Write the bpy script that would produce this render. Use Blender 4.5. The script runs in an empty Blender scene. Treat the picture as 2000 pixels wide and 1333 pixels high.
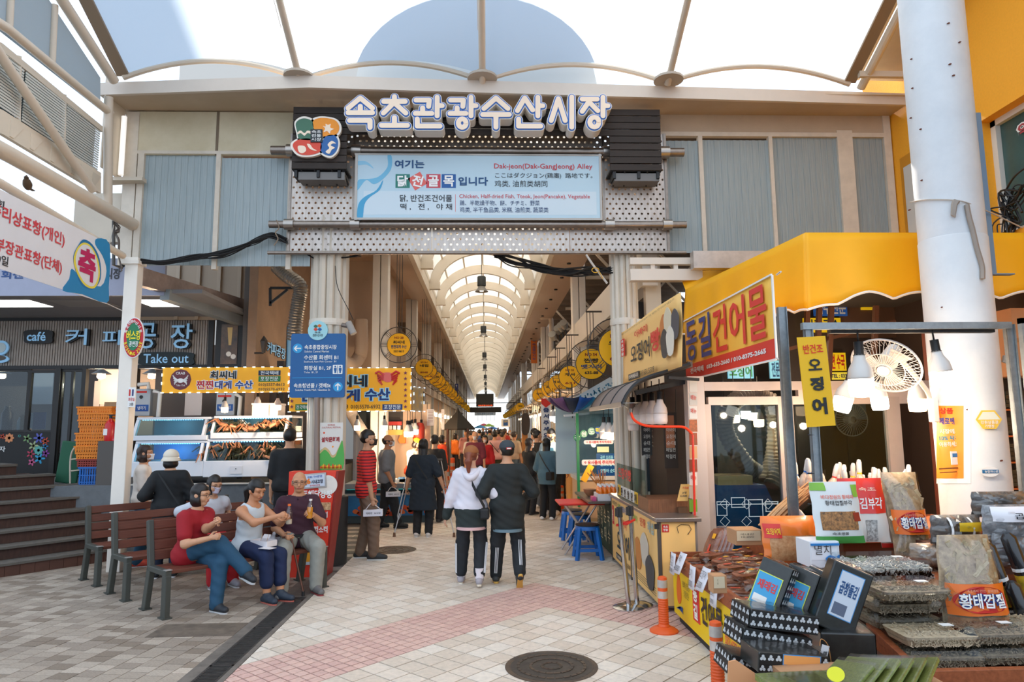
import bpy,math,random
import numpy as np
from mathutils import Vector as V,Matrix,Quaternion
random.seed(7)
S=bpy.context.scene;COL=S.collection
# ---------------------------------------------------------------- camera
F=1333.0;CW,CH=2000,1333
CAMZ=1.8
YAW,PITCH,ROLL=math.atan(50/1343),math.atan(167.5/1334),math.radians(0.55)
cd=bpy.data.cameras.new('camera');cam=bpy.data.objects.new('camera',cd);COL.objects.link(cam)
cd.sensor_width=36;cd.lens=36*F/CW;cd.clip_start=.05;cd.clip_end=600
RC=Matrix.Rotation(-YAW,3,'Z')@ Matrix.Rotation(math.pi/2+PITCH,3,'X')@ Matrix.Rotation(-ROLL,3,'Z')
cam.matrix_world=Matrix.Translation((0,0,CAMZ))@ RC.to_4x4();S.camera=cam
CP=V((0,0,CAMZ))
# ---------------------------------------------------------------- sky, sun, exposure
W=bpy.data.worlds.new('sky');S.world=W;W.use_nodes=True
bg=W.node_tree.nodes['Background'];bg.inputs[0].default_value=(.70,.83,1,1);bg.inputs[1].default_value=1.5
sd=bpy.data.lights.new('sun','SUN');sd.energy=11.0;sd.color=(1,.9,.78);sd.angle=math.radians(.6)
sun=bpy.data.objects.new('sun',sd);COL.objects.link(sun);sun.location=(0,40,40)
SUNDIR=V((.02,-.78,-.66)).normalized();sun.rotation_euler=SUNDIR.to_track_quat('-Z','Y').to_euler()
S.view_settings.view_transform='Standard';S.view_settings.look='None';S.view_settings.gamma=1
S.view_settings.exposure=0.25;S.view_settings.use_curve_mapping=False
S.cycles.use_denoising=True;S.cycles.max_bounces=8;S.cycles.transparent_max_bounces=12;S.cycles.caustics_reflective=False;S.cycles.caustics_refractive=False
S.cycles.sample_clamp_indirect=8
# ---------------------------------------------------------------- rays
def ray(u,v):return (RC @ V(((u-CW/2)/F,-(v-CH/2)/F,-1))).normalized()
def G(u,v,z=0):
 d=ray(u,v);return CP +d*((z-CAMZ)/d.z)
def PY(u,v,Y):
 d=ray(u,v);return CP +d*(Y/d.y)
def PX(u,v,X):
 d=ray(u,v);return CP +d*(X/d.x)
def proj(p):
 q=RC.transposed()@ (V(p)-CP);return (CW/2 -F*q.x/q.z,CH/2 +F*q.y/q.z)
# ---------------------------------------------------------------- materials
def lin(c):
 if isinstance(c,str):c=[int(c[i:i+2],16)for i in (0,2,4)]
 return tuple(((x/255+.055)/1.055)**2.4 if x>10 else x/255/12.92 for x in c)+(1,)
MC={}
def mat(c,rough=.6,metal=0,emit=0,var=0,scale=8,alpha=1,trans=0,bump=0,kind=None,c2=None,spec=None,stretch=None,coat=0):
 """procedural material: colour c (sRGB hex), optionally mottled by noise between c and c2"""
 key=(c,rough,metal,emit,var,scale,alpha,trans,bump,kind,c2,spec,stretch,coat)
 if key in MC:return MC[key]
 m=bpy.data.materials.new((kind or 'paint')+'_'+str(c));m.use_nodes=True;MC[key]=m
 N=m.node_tree.nodes;L=m.node_tree.links;B=N['Principled BSDF']
 col=lin(c);B.inputs['Base Color'].default_value=col;B.inputs['Roughness'].default_value=rough;B.inputs['Metallic'].default_value=metal
 if spec is not None:B.inputs['Specular IOR Level'].default_value=spec
 if coat:B.inputs['Coat Weight'].default_value=coat
 if alpha<1:B.inputs['Alpha'].default_value=alpha
 if trans:B.inputs['Transmission Weight'].default_value=trans
 if emit:B.inputs['Emission Color'].default_value=col;B.inputs['Emission Strength'].default_value=emit
 if var or c2 or bump:
  tc=N.new('ShaderNodeTexCoord');mp=N.new('ShaderNodeMapping');L.new(tc.outputs['Object'],mp.inputs[0])
  if stretch:mp.inputs['Scale'].default_value=stretch
  nz=N.new('ShaderNodeTexNoise');nz.inputs['Scale'].default_value=scale;nz.inputs['Detail'].default_value=6;nz.inputs['Roughness'].default_value=.65
  L.new(mp.outputs[0],nz.inputs['Vector'])
  if var or c2:
   r=N.new('ShaderNodeValToRGB');r.color_ramp.elements[0].position=.32;r.color_ramp.elements[1].position=.68
   a=lin(c2)if c2 else tuple(x*(1-var)for x in col[:3])+(1,)
   b=col if c2 else tuple(min(1,x*(1+var*.6))for x in col[:3])+(1,)
   r.color_ramp.elements[0].color=a;r.color_ramp.elements[1].color=b
   L.new(nz.outputs[0],r.inputs[0])
   oi=N.new('ShaderNodeObjectInfo');hs=N.new('ShaderNodeHueSaturation')
   mr=N.new('ShaderNodeMapRange');mr.inputs[3].default_value=.9;mr.inputs[4].default_value=1.1
   L.new(oi.outputs['Random'],mr.inputs[0]);L.new(mr.outputs[0],hs.inputs['Value']);L.new(r.outputs[0],hs.inputs['Color']);L.new(hs.outputs[0],B.inputs['Base Color'])
  if bump:
   bp=N.new('ShaderNodeBump');bp.inputs['Strength'].default_value=bump;bp.inputs['Distance'].default_value=.01
   L.new(nz.outputs[0],bp.inputs['Height']);L.new(bp.outputs[0],B.inputs['Normal'])
 return m
def fabricglass(c,t=.5,name='membrane'):
 m=bpy.data.materials.new(name);m.use_nodes=True;N=m.node_tree.nodes;L=m.node_tree.links;N.clear()
 o=N.new('ShaderNodeOutputMaterial');a=N.new('ShaderNodeBsdfDiffuse');b=N.new('ShaderNodeBsdfTranslucent');x=N.new('ShaderNodeMixShader')
 a.inputs[0].default_value=lin(c);b.inputs[0].default_value=lin(c);x.inputs[0].default_value=t
 L.new(a.outputs[0],x.inputs[1]);L.new(b.outputs[0],x.inputs[2]);L.new(x.outputs[0],o.inputs[0]);return m
def glassy(c='E8F2F4',a=.12,rough=.03,name='glass'):
 """thin pane: mostly lets through, reflects by fresnel"""
 key=(name,c,a,rough)
 if key in MC:return MC[key]
 m=bpy.data.materials.new(name);MC[key]=m;m.use_nodes=True;N=m.node_tree.nodes;L=m.node_tree.links;N.clear()
 o=N.new('ShaderNodeOutputMaterial');t=N.new('ShaderNodeBsdfTransparent');g=N.new('ShaderNodeBsdfGlossy');x=N.new('ShaderNodeMixShader')
 t.inputs[0].default_value=lin(c);g.inputs['Roughness'].default_value=rough;a=a*.3
 fw=N.new('ShaderNodeLayerWeight');fw.inputs[0].default_value=.5;fr=N.new('ShaderNodeMath');fr.operation='POWER';fr.inputs[1].default_value=5;L.new(fw.outputs['Facing'],fr.inputs[0]);ma=N.new('ShaderNodeMath');ma.operation='MULTIPLY_ADD';ma.inputs[1].default_value=.5;ma.inputs[2].default_value=a;ma.use_clamp=True
 L.new(fr.outputs[0],ma.inputs[0]);L.new(ma.outputs[0],x.inputs[0]);L.new(t.outputs[0],x.inputs[1]);L.new(g.outputs[0],x.inputs[2]);L.new(x.outputs[0],o.inputs[0]);return m
# ---------------------------------------------------------------- objects
def wm(o):return (wm(o.parent)@ o.matrix_parent_inverse if o.parent else Matrix())@ o.matrix_basis
def tag(o,label=None,cat=None,group=None,kind=None):
 if label:o['label']=label
 if cat:o['category']=cat
 if group:o['group']=group
 if kind:o['kind']=kind
 return o
def thing(name,label,cat,loc=(0,0,0),rz=0,group=None):
 o=bpy.data.objects.new(name,None);COL.objects.link(o);o.location=loc;o.rotation_euler=(0,0,rz);o.empty_display_size=.1
 return tag(o,label,cat,group)
def struct(name,label=None,cat=None,loc=(0,0,0)):
 return tag(thing(name,label,cat,loc),kind='structure')
def link(name,me,parent=None,local=False):
 o=bpy.data.objects.new(name,me);COL.objects.link(o)
 if parent:
  o.parent=parent
  if not local:o.matrix_parent_inverse=wm(parent).inverted()
 return o
def dup(root,loc=None,rz=None,label=None,group=None,parent=None,mats=None,basis=None):
 r=root.copy();COL.objects.link(r)
 if parent is not None:r.parent=parent
 if basis is not None:r.matrix_basis=basis
 if loc is not None:r.location=loc
 if rz is not None:r.rotation_euler=(0,0,rz)
 if label:r['label']=label
 if group:r['group']=group
 def rec(a,b):
  for ch in a.children:
   c=ch.copy();COL.objects.link(c);pi_=ch.matrix_parent_inverse.copy();c.parent=b;c.matrix_parent_inverse=pi_
   if mats and ch.name.split('.')[0] in mats:
    for sl,mm in zip(c.material_slots,mats[ch.name.split('.')[0]]):sl.link='OBJECT';sl.material=mm
   rec(ch,c)
 rec(root,r);return r
def basis_of(d,up=V((0,0,1))):
 d=V(d).normalized();x=d.cross(up)
 if x.length<1e-4:x=d.cross(V((1,0,0)))
 x.normalize();return x,d.cross(x).normalized()if False else x.cross(d).normalized(),d
class M:
 def __init__(s,T=None):s.v=[];s.f=[];s.mi=[];s.k=0;s.T=T
 def add(s,vs,fs):
  n=len(s.v)
  s.v+=[tuple(s.T @ V(p))if s.T is not None else tuple(p)for p in vs]
  s.f+=[tuple(i+n for i in f)for f in fs];s.mi+=[s.k]*len(fs);return s
 def hexa(s,P):  # 8 corners: bottom 4 ccw then top 4
  return s.add(P,[(3,2,1,0),(4,5,6,7),(0,1,5,4),(1,2,6,5),(2,3,7,6),(3,0,4,7)])
 def box(s,c,d,R=None):
  c=V(c);h=V(d)/2;P=[]
  for z in (-1,1):
   for x,y in ((-1,-1),(1,-1),(1,1),(-1,1)):
    q=V((x*h.x,y*h.y,z*h.z));P.append(c+(R @ q if R is not None else q))
  return s.hexa(P)
 def bb(s,lo,hi):return s.box([(a+b)/2 for a,b in zip(lo,hi)],[abs(b-a)for a,b in zip(lo,hi)])
 def beam(s,a,b,w,h,up=(0,0,1)):
  a,b=V(a),V(b);x,y,d=basis_of(b-a,V(up));P=[]
  for q in (a,b):
   for i,j in ((-1,-1),(1,-1),(1,1),(-1,1)):P.append(q+x*(i*w/2)+y*(j*h/2))
  return s.hexa(P)
 def tube(s,pts,r,n=8,cap=True,rs=None,closed=False):
  pts=[V(p)for p in pts];m=len(pts);vs=[];fs=[]
  px=None
  for i,p in enumerate(pts):
   if closed:d=pts[(i+1)% m]-pts[i-1]
   else:d=(pts[min(i+1,m-1)]-pts[max(i-1,0)])
   if d.length<1e-9:d=V((0,0,1))
   d.normalize()
   if px is None:x,y,_=basis_of(d)
   else:
    x=px-d*px.dot(d);x.normalize();y=x.cross(d)*-1
   px=x;y=d.cross(x)
   rr=rs[i] if rs else r
   vs+=[p+x*(rr*math.cos(2*math.pi*k/n))+y*(rr*math.sin(2*math.pi*k/n))for k in range(n)]
  for i in range(m if closed else m-1):
   j=(i+1)% m
   for k in range(n):l=(k+1)% n;fs.append((i*n+k,i*n+l,j*n+l,j*n+k))
  if cap and not closed:fs.append(tuple(range(n-1,-1,-1)));fs.append(tuple(range((m-1)*n,m*n)))
  return s.add(vs,fs)
 def cyl(s,a,b,r,n=14,r2=None):return s.tube([a,b],r,n,rs=[r,r if r2 is None else r2])
 def lathe(s,prof,c=(0,0,0),n=20,ax=(0,0,1)):
  c=V(c);x,y,d=basis_of(V(ax),V((0,0,1))if abs(V(ax).normalized().z)<.9 else V((0,1,0)));vs=[];fs=[]
  y=d.cross(x)
  for r,z in prof:vs+=[c+d*z+x*(r*math.cos(2*math.pi*k/n))+y*(r*math.sin(2*math.pi*k/n))for k in range(n)]
  for i in range(len(prof)-1):
   for k in range(n):l=(k+1)% n;fs.append((i*n+k,i*n+l,(i+1)*n+l,(i+1)*n+k))
  if prof[0][0]>1e-5:fs.append(tuple(range(n-1,-1,-1)))
  if prof[-1][0]>1e-5:fs.append(tuple(range((len(prof)-1)*n,len(prof)*n)))
  return s.add(vs,fs)
 def prism(s,poly,O,ex,ey,d0=0,d1=.01):
  O,ex,ey=V(O),V(ex),V(ey);nn=ex.cross(ey).normalized();n=len(poly)
  vs=[O+ex*p[0]+ey*p[1]+nn*d0 for p in poly]+[O+ex*p[0]+ey*p[1]+nn*d1 for p in poly]
  fs=[tuple(range(n-1,-1,-1)),tuple(range(n,2*n))]+[(i,(i+1)% n,n+(i+1)% n,n+i)for i in range(n)]
  return s.add(vs,fs)
 def grid(s,fn,nu,nv):
  vs=[fn(i/nu,j/nv)for j in range(nv+1)for i in range(nu+1)]
  return s.add(vs,[(j*(nu+1)+i,j*(nu+1)+i+1,(j+1)*(nu+1)+i+1,(j+1)*(nu+1)+i)for j in range(nv)for i in range(nu)])
 def mesh(s,name,mats):
  me=bpy.data.meshes.new(name);me.from_pydata(s.v,[],s.f)
  for m in (mats if isinstance(mats,(list,tuple))else [mats]):me.materials.append(m)
  if any(s.mi):me.polygons.foreach_set('material_index',s.mi)
  return me
 def build(s,name,mats,parent=None,smooth=False,bevel=0,thick=0,local=False,label=None,kind=None):
  me=s.mesh(name,mats)
  if smooth:
   me.polygons.foreach_set('use_smooth',[True]*len(me.polygons));me.update()
   try:me.set_sharp_from_angle(angle=math.radians(40 if smooth is True else smooth))
   except Exception:pass
  o=link(name,me,parent,local)
  if thick:md=o.modifiers.new('thickness','SOLIDIFY');md.thickness=thick;md.offset=0
  if bevel:md=o.modifiers.new('edge','BEVEL');md.width=bevel;md.segments=2;md.limit_method='ANGLE';md.angle_limit=.7
  if label:o['label']=label
  if kind:o['kind']=kind
  return o
# ---------------------------------------------------------------- lettering
TMP=bpy.data.scenes.new('tmp');TC={};FC=bpy.data.curves.new('t','FONT');FO=bpy.data.objects.new('t',FC);TMP.collection.objects.link(FO)
def textmesh(body,bold=0,ext=0,align='LEFT',spacing=1.0,res=2):
 key=(body,bold,ext,spacing,res)
 if key in TC:return TC[key]
 c=FC;c.body=body;c.size=1;c.offset=bold;c.extrude=ext;c.resolution_u=res;c.align_x='CENTER' if '\n' in body else 'LEFT';c.space_character=spacing;c.space_line=1.1
 FO.update_tag();TMP.view_layers[0].update();me=bpy.data.meshes.new_from_object(FO.evaluated_get(TMP.view_layers[0].depsgraph))
 n=len(me.vertices);co=np.empty(n*3,'f');me.vertices.foreach_get('co',co);co=co.reshape(-1,3)
 fs=[tuple(p.vertices)for p in me.polygons]
 bpy.data.meshes.remove(me)
 TC[key]=(co,fs);return TC[key]
def text(body,O,ex,ey,w,h,m,parent=None,name='lettering',bold=.012,depth=0,lift=.003,fit=True,tilt=0,spacing=1.0,warp=None):
 """fills the box centred on O, w wide and h high, spanned by ex/ey"""
 co,fs=textmesh(body,bold,.05 if depth else 0,spacing=spacing)
 if not len(co):return None
 lo,hi=co.min(0),co.max(0);ex,ey=V(ex),V(ey);nn=ex.cross(ey).normalized();O=V(O)
 sx=w/(hi[0]-lo[0]);sy=h/(hi[1]-lo[1])
 if not fit:sx=sy=min(sx,sy)
 a=(co[:,0]-(lo[0]+hi[0])/2)*sx;b=(co[:,1]-(lo[1]+hi[1])/2)*sy
 if tilt:a,b=a*math.cos(tilt)-b*math.sin(tilt),a*math.sin(tilt)+b*math.cos(tilt)
 c=((co[:,2]/.1+.5)*depth if depth else co[:,2]*0)+lift
 X=np.array(O)+np.outer(a,ex)+np.outer(b,ey)+np.outer(c,nn)
 if warp:X=np.array([warp(p)for p in X])
 if bold>.015 and not depth:  # thickened strokes overlap: give every face a hair of its own depth
  ix=np.concatenate([np.array(f)for f in fs]);X=X[ix]+np.outer(np.repeat(np.arange(len(fs))% 17,[len(f)for f in fs])*2.5e-5,nn);k=0;f2_=[]
  for f in fs:f2_.append(tuple(range(k,k+len(f))));k+=len(f)
  fs=f2_
 me=bpy.data.meshes.new(name);me.from_pydata(X.tolist(),[],fs);me.materials.append(m)
 return link(name,me,parent)
class Fr:
 n_=0
 """a plane in the scene; boxes on it are given by the corners they show at, turned into metres on the plane"""
 def __init__(s,Y=None,X=None,P=None,ex=None,ey=None):
  if Y is not None:s.P=V((0,Y,0));s.ex=V((1,0,0));s.ey=V((0,0,1))
  elif X is not None and X<0:s.P=V((X,0,0));s.ex=V((0,1,0));s.ey=V((0,0,1))
  elif X is not None:s.P=V((X,0,0));s.ex=V((0,-1,0));s.ey=V((0,0,1))
  if P is not None:s.P=V(P);s.ex=V(ex).normalized();s.ey=V(ey).normalized()
  s.n=s.ex.cross(s.ey).normalized()
 def at(s,u,v):d=ray(u,v);return CP+d*((s.P-CP).dot(s.n)/d.dot(s.n))
 def st(s,u,v):q=s.at(u,v)-s.P;return q.dot(s.ex),q.dot(s.ey)
 def rect(s,u0,v0,u1,v1):
  a,b,c,d=s.st(u0,(v0+v1)/2)[0],s.st(u1,(v0+v1)/2)[0],s.st((u0+u1)/2,v1)[1],s.st((u0+u1)/2,v0)[1]
  return min(a,b),min(c,d),max(a,b),max(c,d)
 def pt(s,a,b,d=0):return s.P+s.ex*a+s.ey*b+s.n*d
 def box(s,m,u0,v0,u1,v1,d0=0,d1=.02):
  a,b,c,e=s.rect(u0,v0,u1,v1);Fr.n_+=1;j=(Fr.n_ % 8)*.0003;d0 -=j;d1+=j
  m.hexa([s.pt(a,b,d0),s.pt(c,b,d0),s.pt(c,b,d1),s.pt(a,b,d1),s.pt(a,e,d0),s.pt(c,e,d0),s.pt(c,e,d1),s.pt(a,e,d1)]);return m
 def sbox(s,m,a,b,c,e,d0=0,d1=.02):
  m.hexa([s.pt(a,b,d0),s.pt(c,b,d0),s.pt(c,b,d1),s.pt(a,b,d1),s.pt(a,e,d0),s.pt(c,e,d0),s.pt(c,e,d1),s.pt(a,e,d1)]);return m
 def plate(s,name,u0,v0,u1,v1,mm,parent=None,d0=0,d1=.02,bevel=0):
  return s.box(M(),u0,v0,u1,v1,d0,d1).build(name,mm,parent,bevel=bevel)
 def text(s,body,u0,v0,u1,v1,m,parent=None,d=.022,**k):
  a,b,c,e=s.rect(u0,v0,u1,v1)
  return text(body,s.pt((a+c)/2,(b+e)/2,d),s.ex,s.ey,c-a,e-b,m,parent,**k)
 def poly(s,name,pts,mm,parent=None,d0=0,d1=.01,bevel=0):
  return M().prism([s.st(*p)for p in pts],s.P,s.ex,s.ey,d0,d1).build(name,mm,parent,bevel=bevel)
 def disc(s,name,u,v,r,mm,parent=None,d0=0,d1=.01,n=28,ry=None):
  a,b=s.st(u,v);return M().prism([(a+r*math.cos(2*math.pi*k/n),b+(ry or r)*math.sin(2*math.pi*k/n))for k in range(n)],s.P,s.ex,s.ey,d0,d1).build(name,mm,parent)
 def ring(s,name,u,v,r,w,mm,parent=None,d0=0,d1=.01,n=28,ry=None):
  a,b=s.st(u,v);ry=ry or r;vs=[];fs=[]
  for k in range(n):
   c_,s_=math.cos(2*math.pi*k/n),math.sin(2*math.pi*k/n)
   for q,d in ((0,d0),(0,d1),(w,d1),(w,d0)):vs.append(s.pt(a+(r-q)*c_,b+(ry-q)*s_,d))
  for k in range(n):
   l=(k+1)% n
   for q in range(4):fs.append((k*4+q,l*4+q,l*4+(q+1)% 4,k*4+(q+1)% 4))
  return M().add(vs,fs).build(name,mm,parent)
def arcpts(c,r,a0,a1,n,ex=V((1,0,0)),ey=V((0,0,1)),ry=None):
 return [V(c)+ex*(r*math.cos(a0+(a1-a0)*i/n))+ey*((ry or r)*math.sin(a0+(a1-a0)*i/n))for i in range(n+1)]
def blob(pts,n=6):  # closed Catmull-Rom through 2-D points
 out=[];m=len(pts)
 for i in range(m):
  p0,p1,p2,p3=[np.array(pts[(i+j-1)% m],float)for j in range(4)]
  for k in range(n):
   t=k/n;out.append(tuple(.5*((2*p1)+(-p0+p2)*t+(2*p0-5*p1+4*p2-p3)*t*t+(-p0+3*p1-3*p2+p3)*t**3)))
 return out
def curve(pts,n=6):  # open Catmull-Rom in 3-D
 P=[V(p)for p in pts];P=[P[0]*2-P[1]]+P+[P[-1]*2-P[-2]];out=[]
 for i in range(1,len(P)-2):
  for k in range(n):
   t=k/n;out.append(.5*((2*P[i])+(-P[i-1]+P[i+1])*t+(2*P[i-1]-5*P[i]+4*P[i+1]-P[i+2])*t*t+(-P[i-1]+3*P[i]-3*P[i+1]+P[i+2])*t**3))
 out.append(P[-2]);return out
def zr(a):return Matrix.Rotation(a,3,'Z')
CREAM=mat('D6C9B6',.55,var=.06,scale=2);WHITEP=mat('E6DED2',.5,var=.04,scale=3);STEEL=mat('9A8E84',.35,metal=.85,var=.15,scale=14)
CHROME=mat('C8C8C8',.15,metal=1);GALV=mat('8F979B',.45,metal=.7,var=.15,scale=20);BLACK=mat('15171A',.5);WHITE=mat('EDEDEA',.5);DARK=mat('222426',.6)
YELLOW=mat('F5B800',.55);RED=mat('C8281E',.5);BLUE=mat('14509A',.5);NAVY=mat('1E2F6E',.5);ORANGE=mat('E8571E',.5);GREEN=mat('2E8B3D',.5)
# ================================================================= paving
SUB=mat('4A443E',.9,var=.3,scale=6)
gnd=tag(M().bb((-30,-12,-.3),(30,130,-.012)).build('floor',SUB),kind='structure')
def clip(poly,f):
 out=[];n=len(poly)
 for i in range(n):
  a,b=poly[i],poly[(i+1)% n];fa,fb=f(a),f(b)
  if fa>=0:out.append(a)
  if (fa>=0)!=(fb>=0):t=fa/(fa-fb);out.append((a[0]+(b[0]-a[0])*t,a[1]+(b[1]-a[1])*t))
 return out
def slab(m,poly,z0,z1):
 n=len(poly)
 if n<3:return
 m.add([(x,y,z0)for x,y in poly]+[(x,y,z1)for x,y in poly],[tuple(range(n,2*n))]+[(i,(i+1)% n,n+(i+1)% n,n+i)for i in range(n)])
XD0,XD1=-2.24,-1.90
def area(poly):return abs(sum(poly[i-1][0]*p[1]-p[0]*poly[i-1][1] for i,p in enumerate(poly)))/2
def lay(cells,pname,mats,base,limit):
 """cells: list of (polygon, material); the nearest whole ones are pieces of their own, the rest is one mesh"""
 cells=[c for c in cells if area(c[0])>2e-4]
 def key(c):x=sum(p[0] for p in c[0])/len(c[0]);y=sum(p[1] for p in c[0])/len(c[0]);return (abs(x/y-(-.4 if pname[0]=='p' and 'paver' in pname else .12))>.75,y)
 cells.sort(key=key);rest=M();proto={}
 rnd=random.Random(3)
 for i,(poly,k)in enumerate(cells):
  z=rnd.uniform(-.0012,.0012)
  if i<limit:
   cx=sum(p[0] for p in poly)/len(poly);cy=sum(p[1] for p in poly)/len(poly)
   sig=(k,)+tuple((round(p[0]-cx,4),round(p[1]-cy,4))for p in poly)
   if sig not in proto:
    m=M();slab(m,[(p[0]-cx,p[1]-cy)for p in poly],-.012,0);proto[sig]=m.mesh(pname,mats[k])
   o=link(pname,proto[sig],gnd);o.location=(cx,cy,z)
  else:rest.k=k;slab(rest,poly,-.012,z)
 tag(rest.build(base,mats,gnd),kind='stuff')
def grid_cells(org,d,w,h,gap,n0,n1,m0,m1,keep,clips,stag=0,sub=None):
 d=V(d).normalized();e=V((-d.y,d.x));out=[]
 for i in range(n0,n1):
  for j in range(m0,m1):
   o=V(org)+d*(i*w+(stag*w*(j % 2)))+e*(j*h)if not stag else V(org)+d*((i+.5*(j % 2))*w)+e*(j*h)
   c=o+d*(w/2)+e*(h/2);k=keep(c)
   if k is None:continue
   parts=[(o,w,h)]
   if k=='p':parts=[(o+d*(w/2*a)+e*(h/2*b),w/2,h/2)for a in (0,1)for b in (0,1)]
   for (q,ww,hh)in parts:
    p=[q+d*gap+e*gap,q+d*(ww-gap)+e*gap,q+d*(ww-gap)+e*(hh-gap),q+d*gap+e*(hh-gap)];poly=[(a.x,a.y)for a in p]
    for f in clips:poly=clip(poly,f)if len(poly)>2 else poly
    if len(poly)>2:out.append((poly,k))
 return out
# light square tiles laid diagonally in the lane, with a rose chevron band of half-size tiles
TA=math.radians(43);td=(math.sin(TA),math.cos(TA));ts=.19
apex=G(1065,1186);B0=V((apex.x,apex.y));tde=V((-td[1],td[0]))
def keep(c):
 if c.y<3.6 or c.y>26 or c.x<XD1-.2 or c.x>6.5 or abs(c.x/c.y)>1.3:return None
 q=c-B0;a=q.dot(V(td));b=q.dot(tde)   # a: along up-right, b: along up-left
 if (0<b<4*ts*.999 and a<4*ts*.999)or (0<a<4*ts*.999 and b<4*ts*.999):
  if a<4*ts and b<4*ts and (a>0 or b>0):return 'p'
 return random.Random(int(c.x*999)+int(c.y*7777)).choice((0,1,2))
cl=[lambda p:p[0]-XD1,lambda p:6.4-p[0]]
cells=grid_cells(B0,td,ts,ts,.0048,-60,160,-60,160,keep,cl)
rr=random.Random(5);cells=[(p,(rr.choice((3,4))if k=='p' else k))for p,k in cells]
TM=[mat(c,.62,var=.14,scale=22,bump=.12)for c in ('D8CABA','CFC0AF','DDD2C4','CDA79C','D4B0A3')]
lay(cells,'paving_tile',TM,'far_paving_tile',300)
# grey-brown pavers of the square on the left
ka=math.radians(8.5);kd=(math.cos(ka),-math.sin(ka)*0+.02)
kd=V((math.sin(ka),math.cos(ka)))
def keep2(c):
 if c.y<3.6 or c.y>12 or c.x>XD0+.2 or c.x<-8:return None
 return random.Random(int(c.x*977)+int(c.y*5471)).choice((0,1,2,0,1,3))
cells=grid_cells((-2.3,3.6),kd,.125,.17,.003,-10,90,-6,50,keep2,[lambda p:XD0-p[0]],stag=.5)
PM=[mat(c,.8,var=.22,scale=60,bump=.25)for c in ('AC9D8D','9E8F80','B8A999','8C7C6C')]
lay(cells,'paver',PM,'far_paver',300)
# drain channel
dr=thing('drain_channel','dark iron slotted drain running between brown pavers and light tiles','drain',(-2.03,5,0))
m=M();m.bb((XD0,3.6,-.02),(XD0+.1,9.0,.001));m.bb((XD1-.05,3.6,-.02),(XD1-.005,9.0,.0012));m.build('kerb_stone',mat('6A625A',.8,var=.3,scale=8),dr)
m=M()
for i in range(138):
 y=3.62+i*.03
 if i % 33==32:m.bb((XD0+.1,y,-.02),(XD1-.05,y+.03,.001))
 else:m.bb((XD0+.12,y,-.02),(XD1-.07,y+.014,.0005))
m.bb((XD0+.1,3.6,-.02),(XD0+.12,7.7,.001));m.bb((XD1-.07,3.6,-.02),(XD1-.05,7.7,.001))
tag(m.build('grate',mat('4D4A47',.5,metal=.5,var=.3,scale=20),dr),kind='stuff')
m=M();m.bb((XD0+.1,7.72,-.02),(XD1-.05,9,.0012));m.build('cover_plate',mat('57504A',.7,var=.3,scale=10),dr)
sp=tag(M().bb((-3.0,6.35,-.012),(-2.24,6.75,.003)).build('cover_plate',mat('6C5F52',.8,var=.4,scale=7)),'square rusty utility cover set in the pavers before the front bench','cover')
mt=tag(M().bb((-2.75,4.2,0),(-1.93,4.93,.012)).build('rubber_mat',mat('26302F',.9,var=.2,scale=30)),'dark rubber mat lying over the drain at the frame edge','mat')
m=M()
for k in range(9):m.bb((-3.2,9.1+.45*k,-.012),(XD1-.0,9.1+.45*k+.2,.001))
m.build('paving_stripe',mat('8A8078',.8,var=.2,scale=20),gnd)
m=M()
for k in range(9):m.bb((-3.2,9.32+.45*k,-.012),(XD1-.0,9.32+.45*k+.2,.001))
m.build('paving_stripe',mat('4A4644',.8,var=.2,scale=20),gnd)
def manhole(u,v,r,label):
 c=G(u,v);t=thing('manhole_cover',label,'manhole',(c.x,c.y,0));iron=mat('4C4540',.6,metal=.4,c2='6E5B49',scale=9,bump=.4)
 M().lathe([(0,.002),(r,.002),(r,.005),(r-.03,.006),(r-.035,.003)],n=48).build('rim',iron,t,local=True)
 m=M().lathe([(0,.004),(r-.04,.004),(r-.04,-.01)],n=40);m.build('lid',mat('575049',.6,metal=.3,c2='3E3833',scale=14),t,local=True)
 m=M()
 for q in (.2,.45,.72):
  rr_=r*q;n=int(12*q*2.4)+6
  for k in range(n):
   a=2*math.pi*k/n;m.box((rr_*math.cos(a),rr_*math.sin(a),.006),(.05,.022,.006),zr(a+math.pi/2))
 tag(m.build('tread',iron,t,local=True),kind='stuff')
 return t
manhole(1077,1303,.35,'round iron manhole cover in the light tiles nearest the camera');manhole(768,1075,.34,'round iron manhole cover beside the man in the striped red shirt')
# ================================================================= facade over the market entrance
YF=9.4
fa=struct('wall_facade',loc=(0,YF,4));fr=Fr(Y=YF)
PANEL=mat('A6B0B0',.45,c2='8E9CA0',scale=3,stretch=(30,1,.6),kind='polycarbonate');CREAMW=mat('D9CDB0',.6,c2='C9BB9A',scale=2.5)
fr.box(M(),268,222,575,305,.0,.05).build('panel',CREAMW,fa)
fr.box(M(),1290,226,1728,264,.0,.05).build('panel',mat('B9A68F',.6,var=.08,scale=3),fa)
for u in (268,425):
 m=M();fr.box(m,u,222,u+5,305,.05,.056);m.build('sealant',mat('7A6A58',.9),fa)
for (a,b,c,d)in ((280,302,421,519),(429,310,566,521),(1296,276,1366,495),(1373,275,1505,492),(1510,266,1638,482),(1667,262,1728,470),(560,498,606,521)):
 m=M();r=fr.rect(a,b,c,d);n=int((r[2]-r[0])/.045)
 for i in range(n):
  x0=r[0]+(r[2]-r[0])*i/n;x1=r[0]+(r[2]-r[0])*(i+1)/n;fr.sbox(m,x0,r[1],x1,r[3],0,.012 if i % 2 else .018)
 m.build('panel',PANEL,fa)
m=M()
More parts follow.
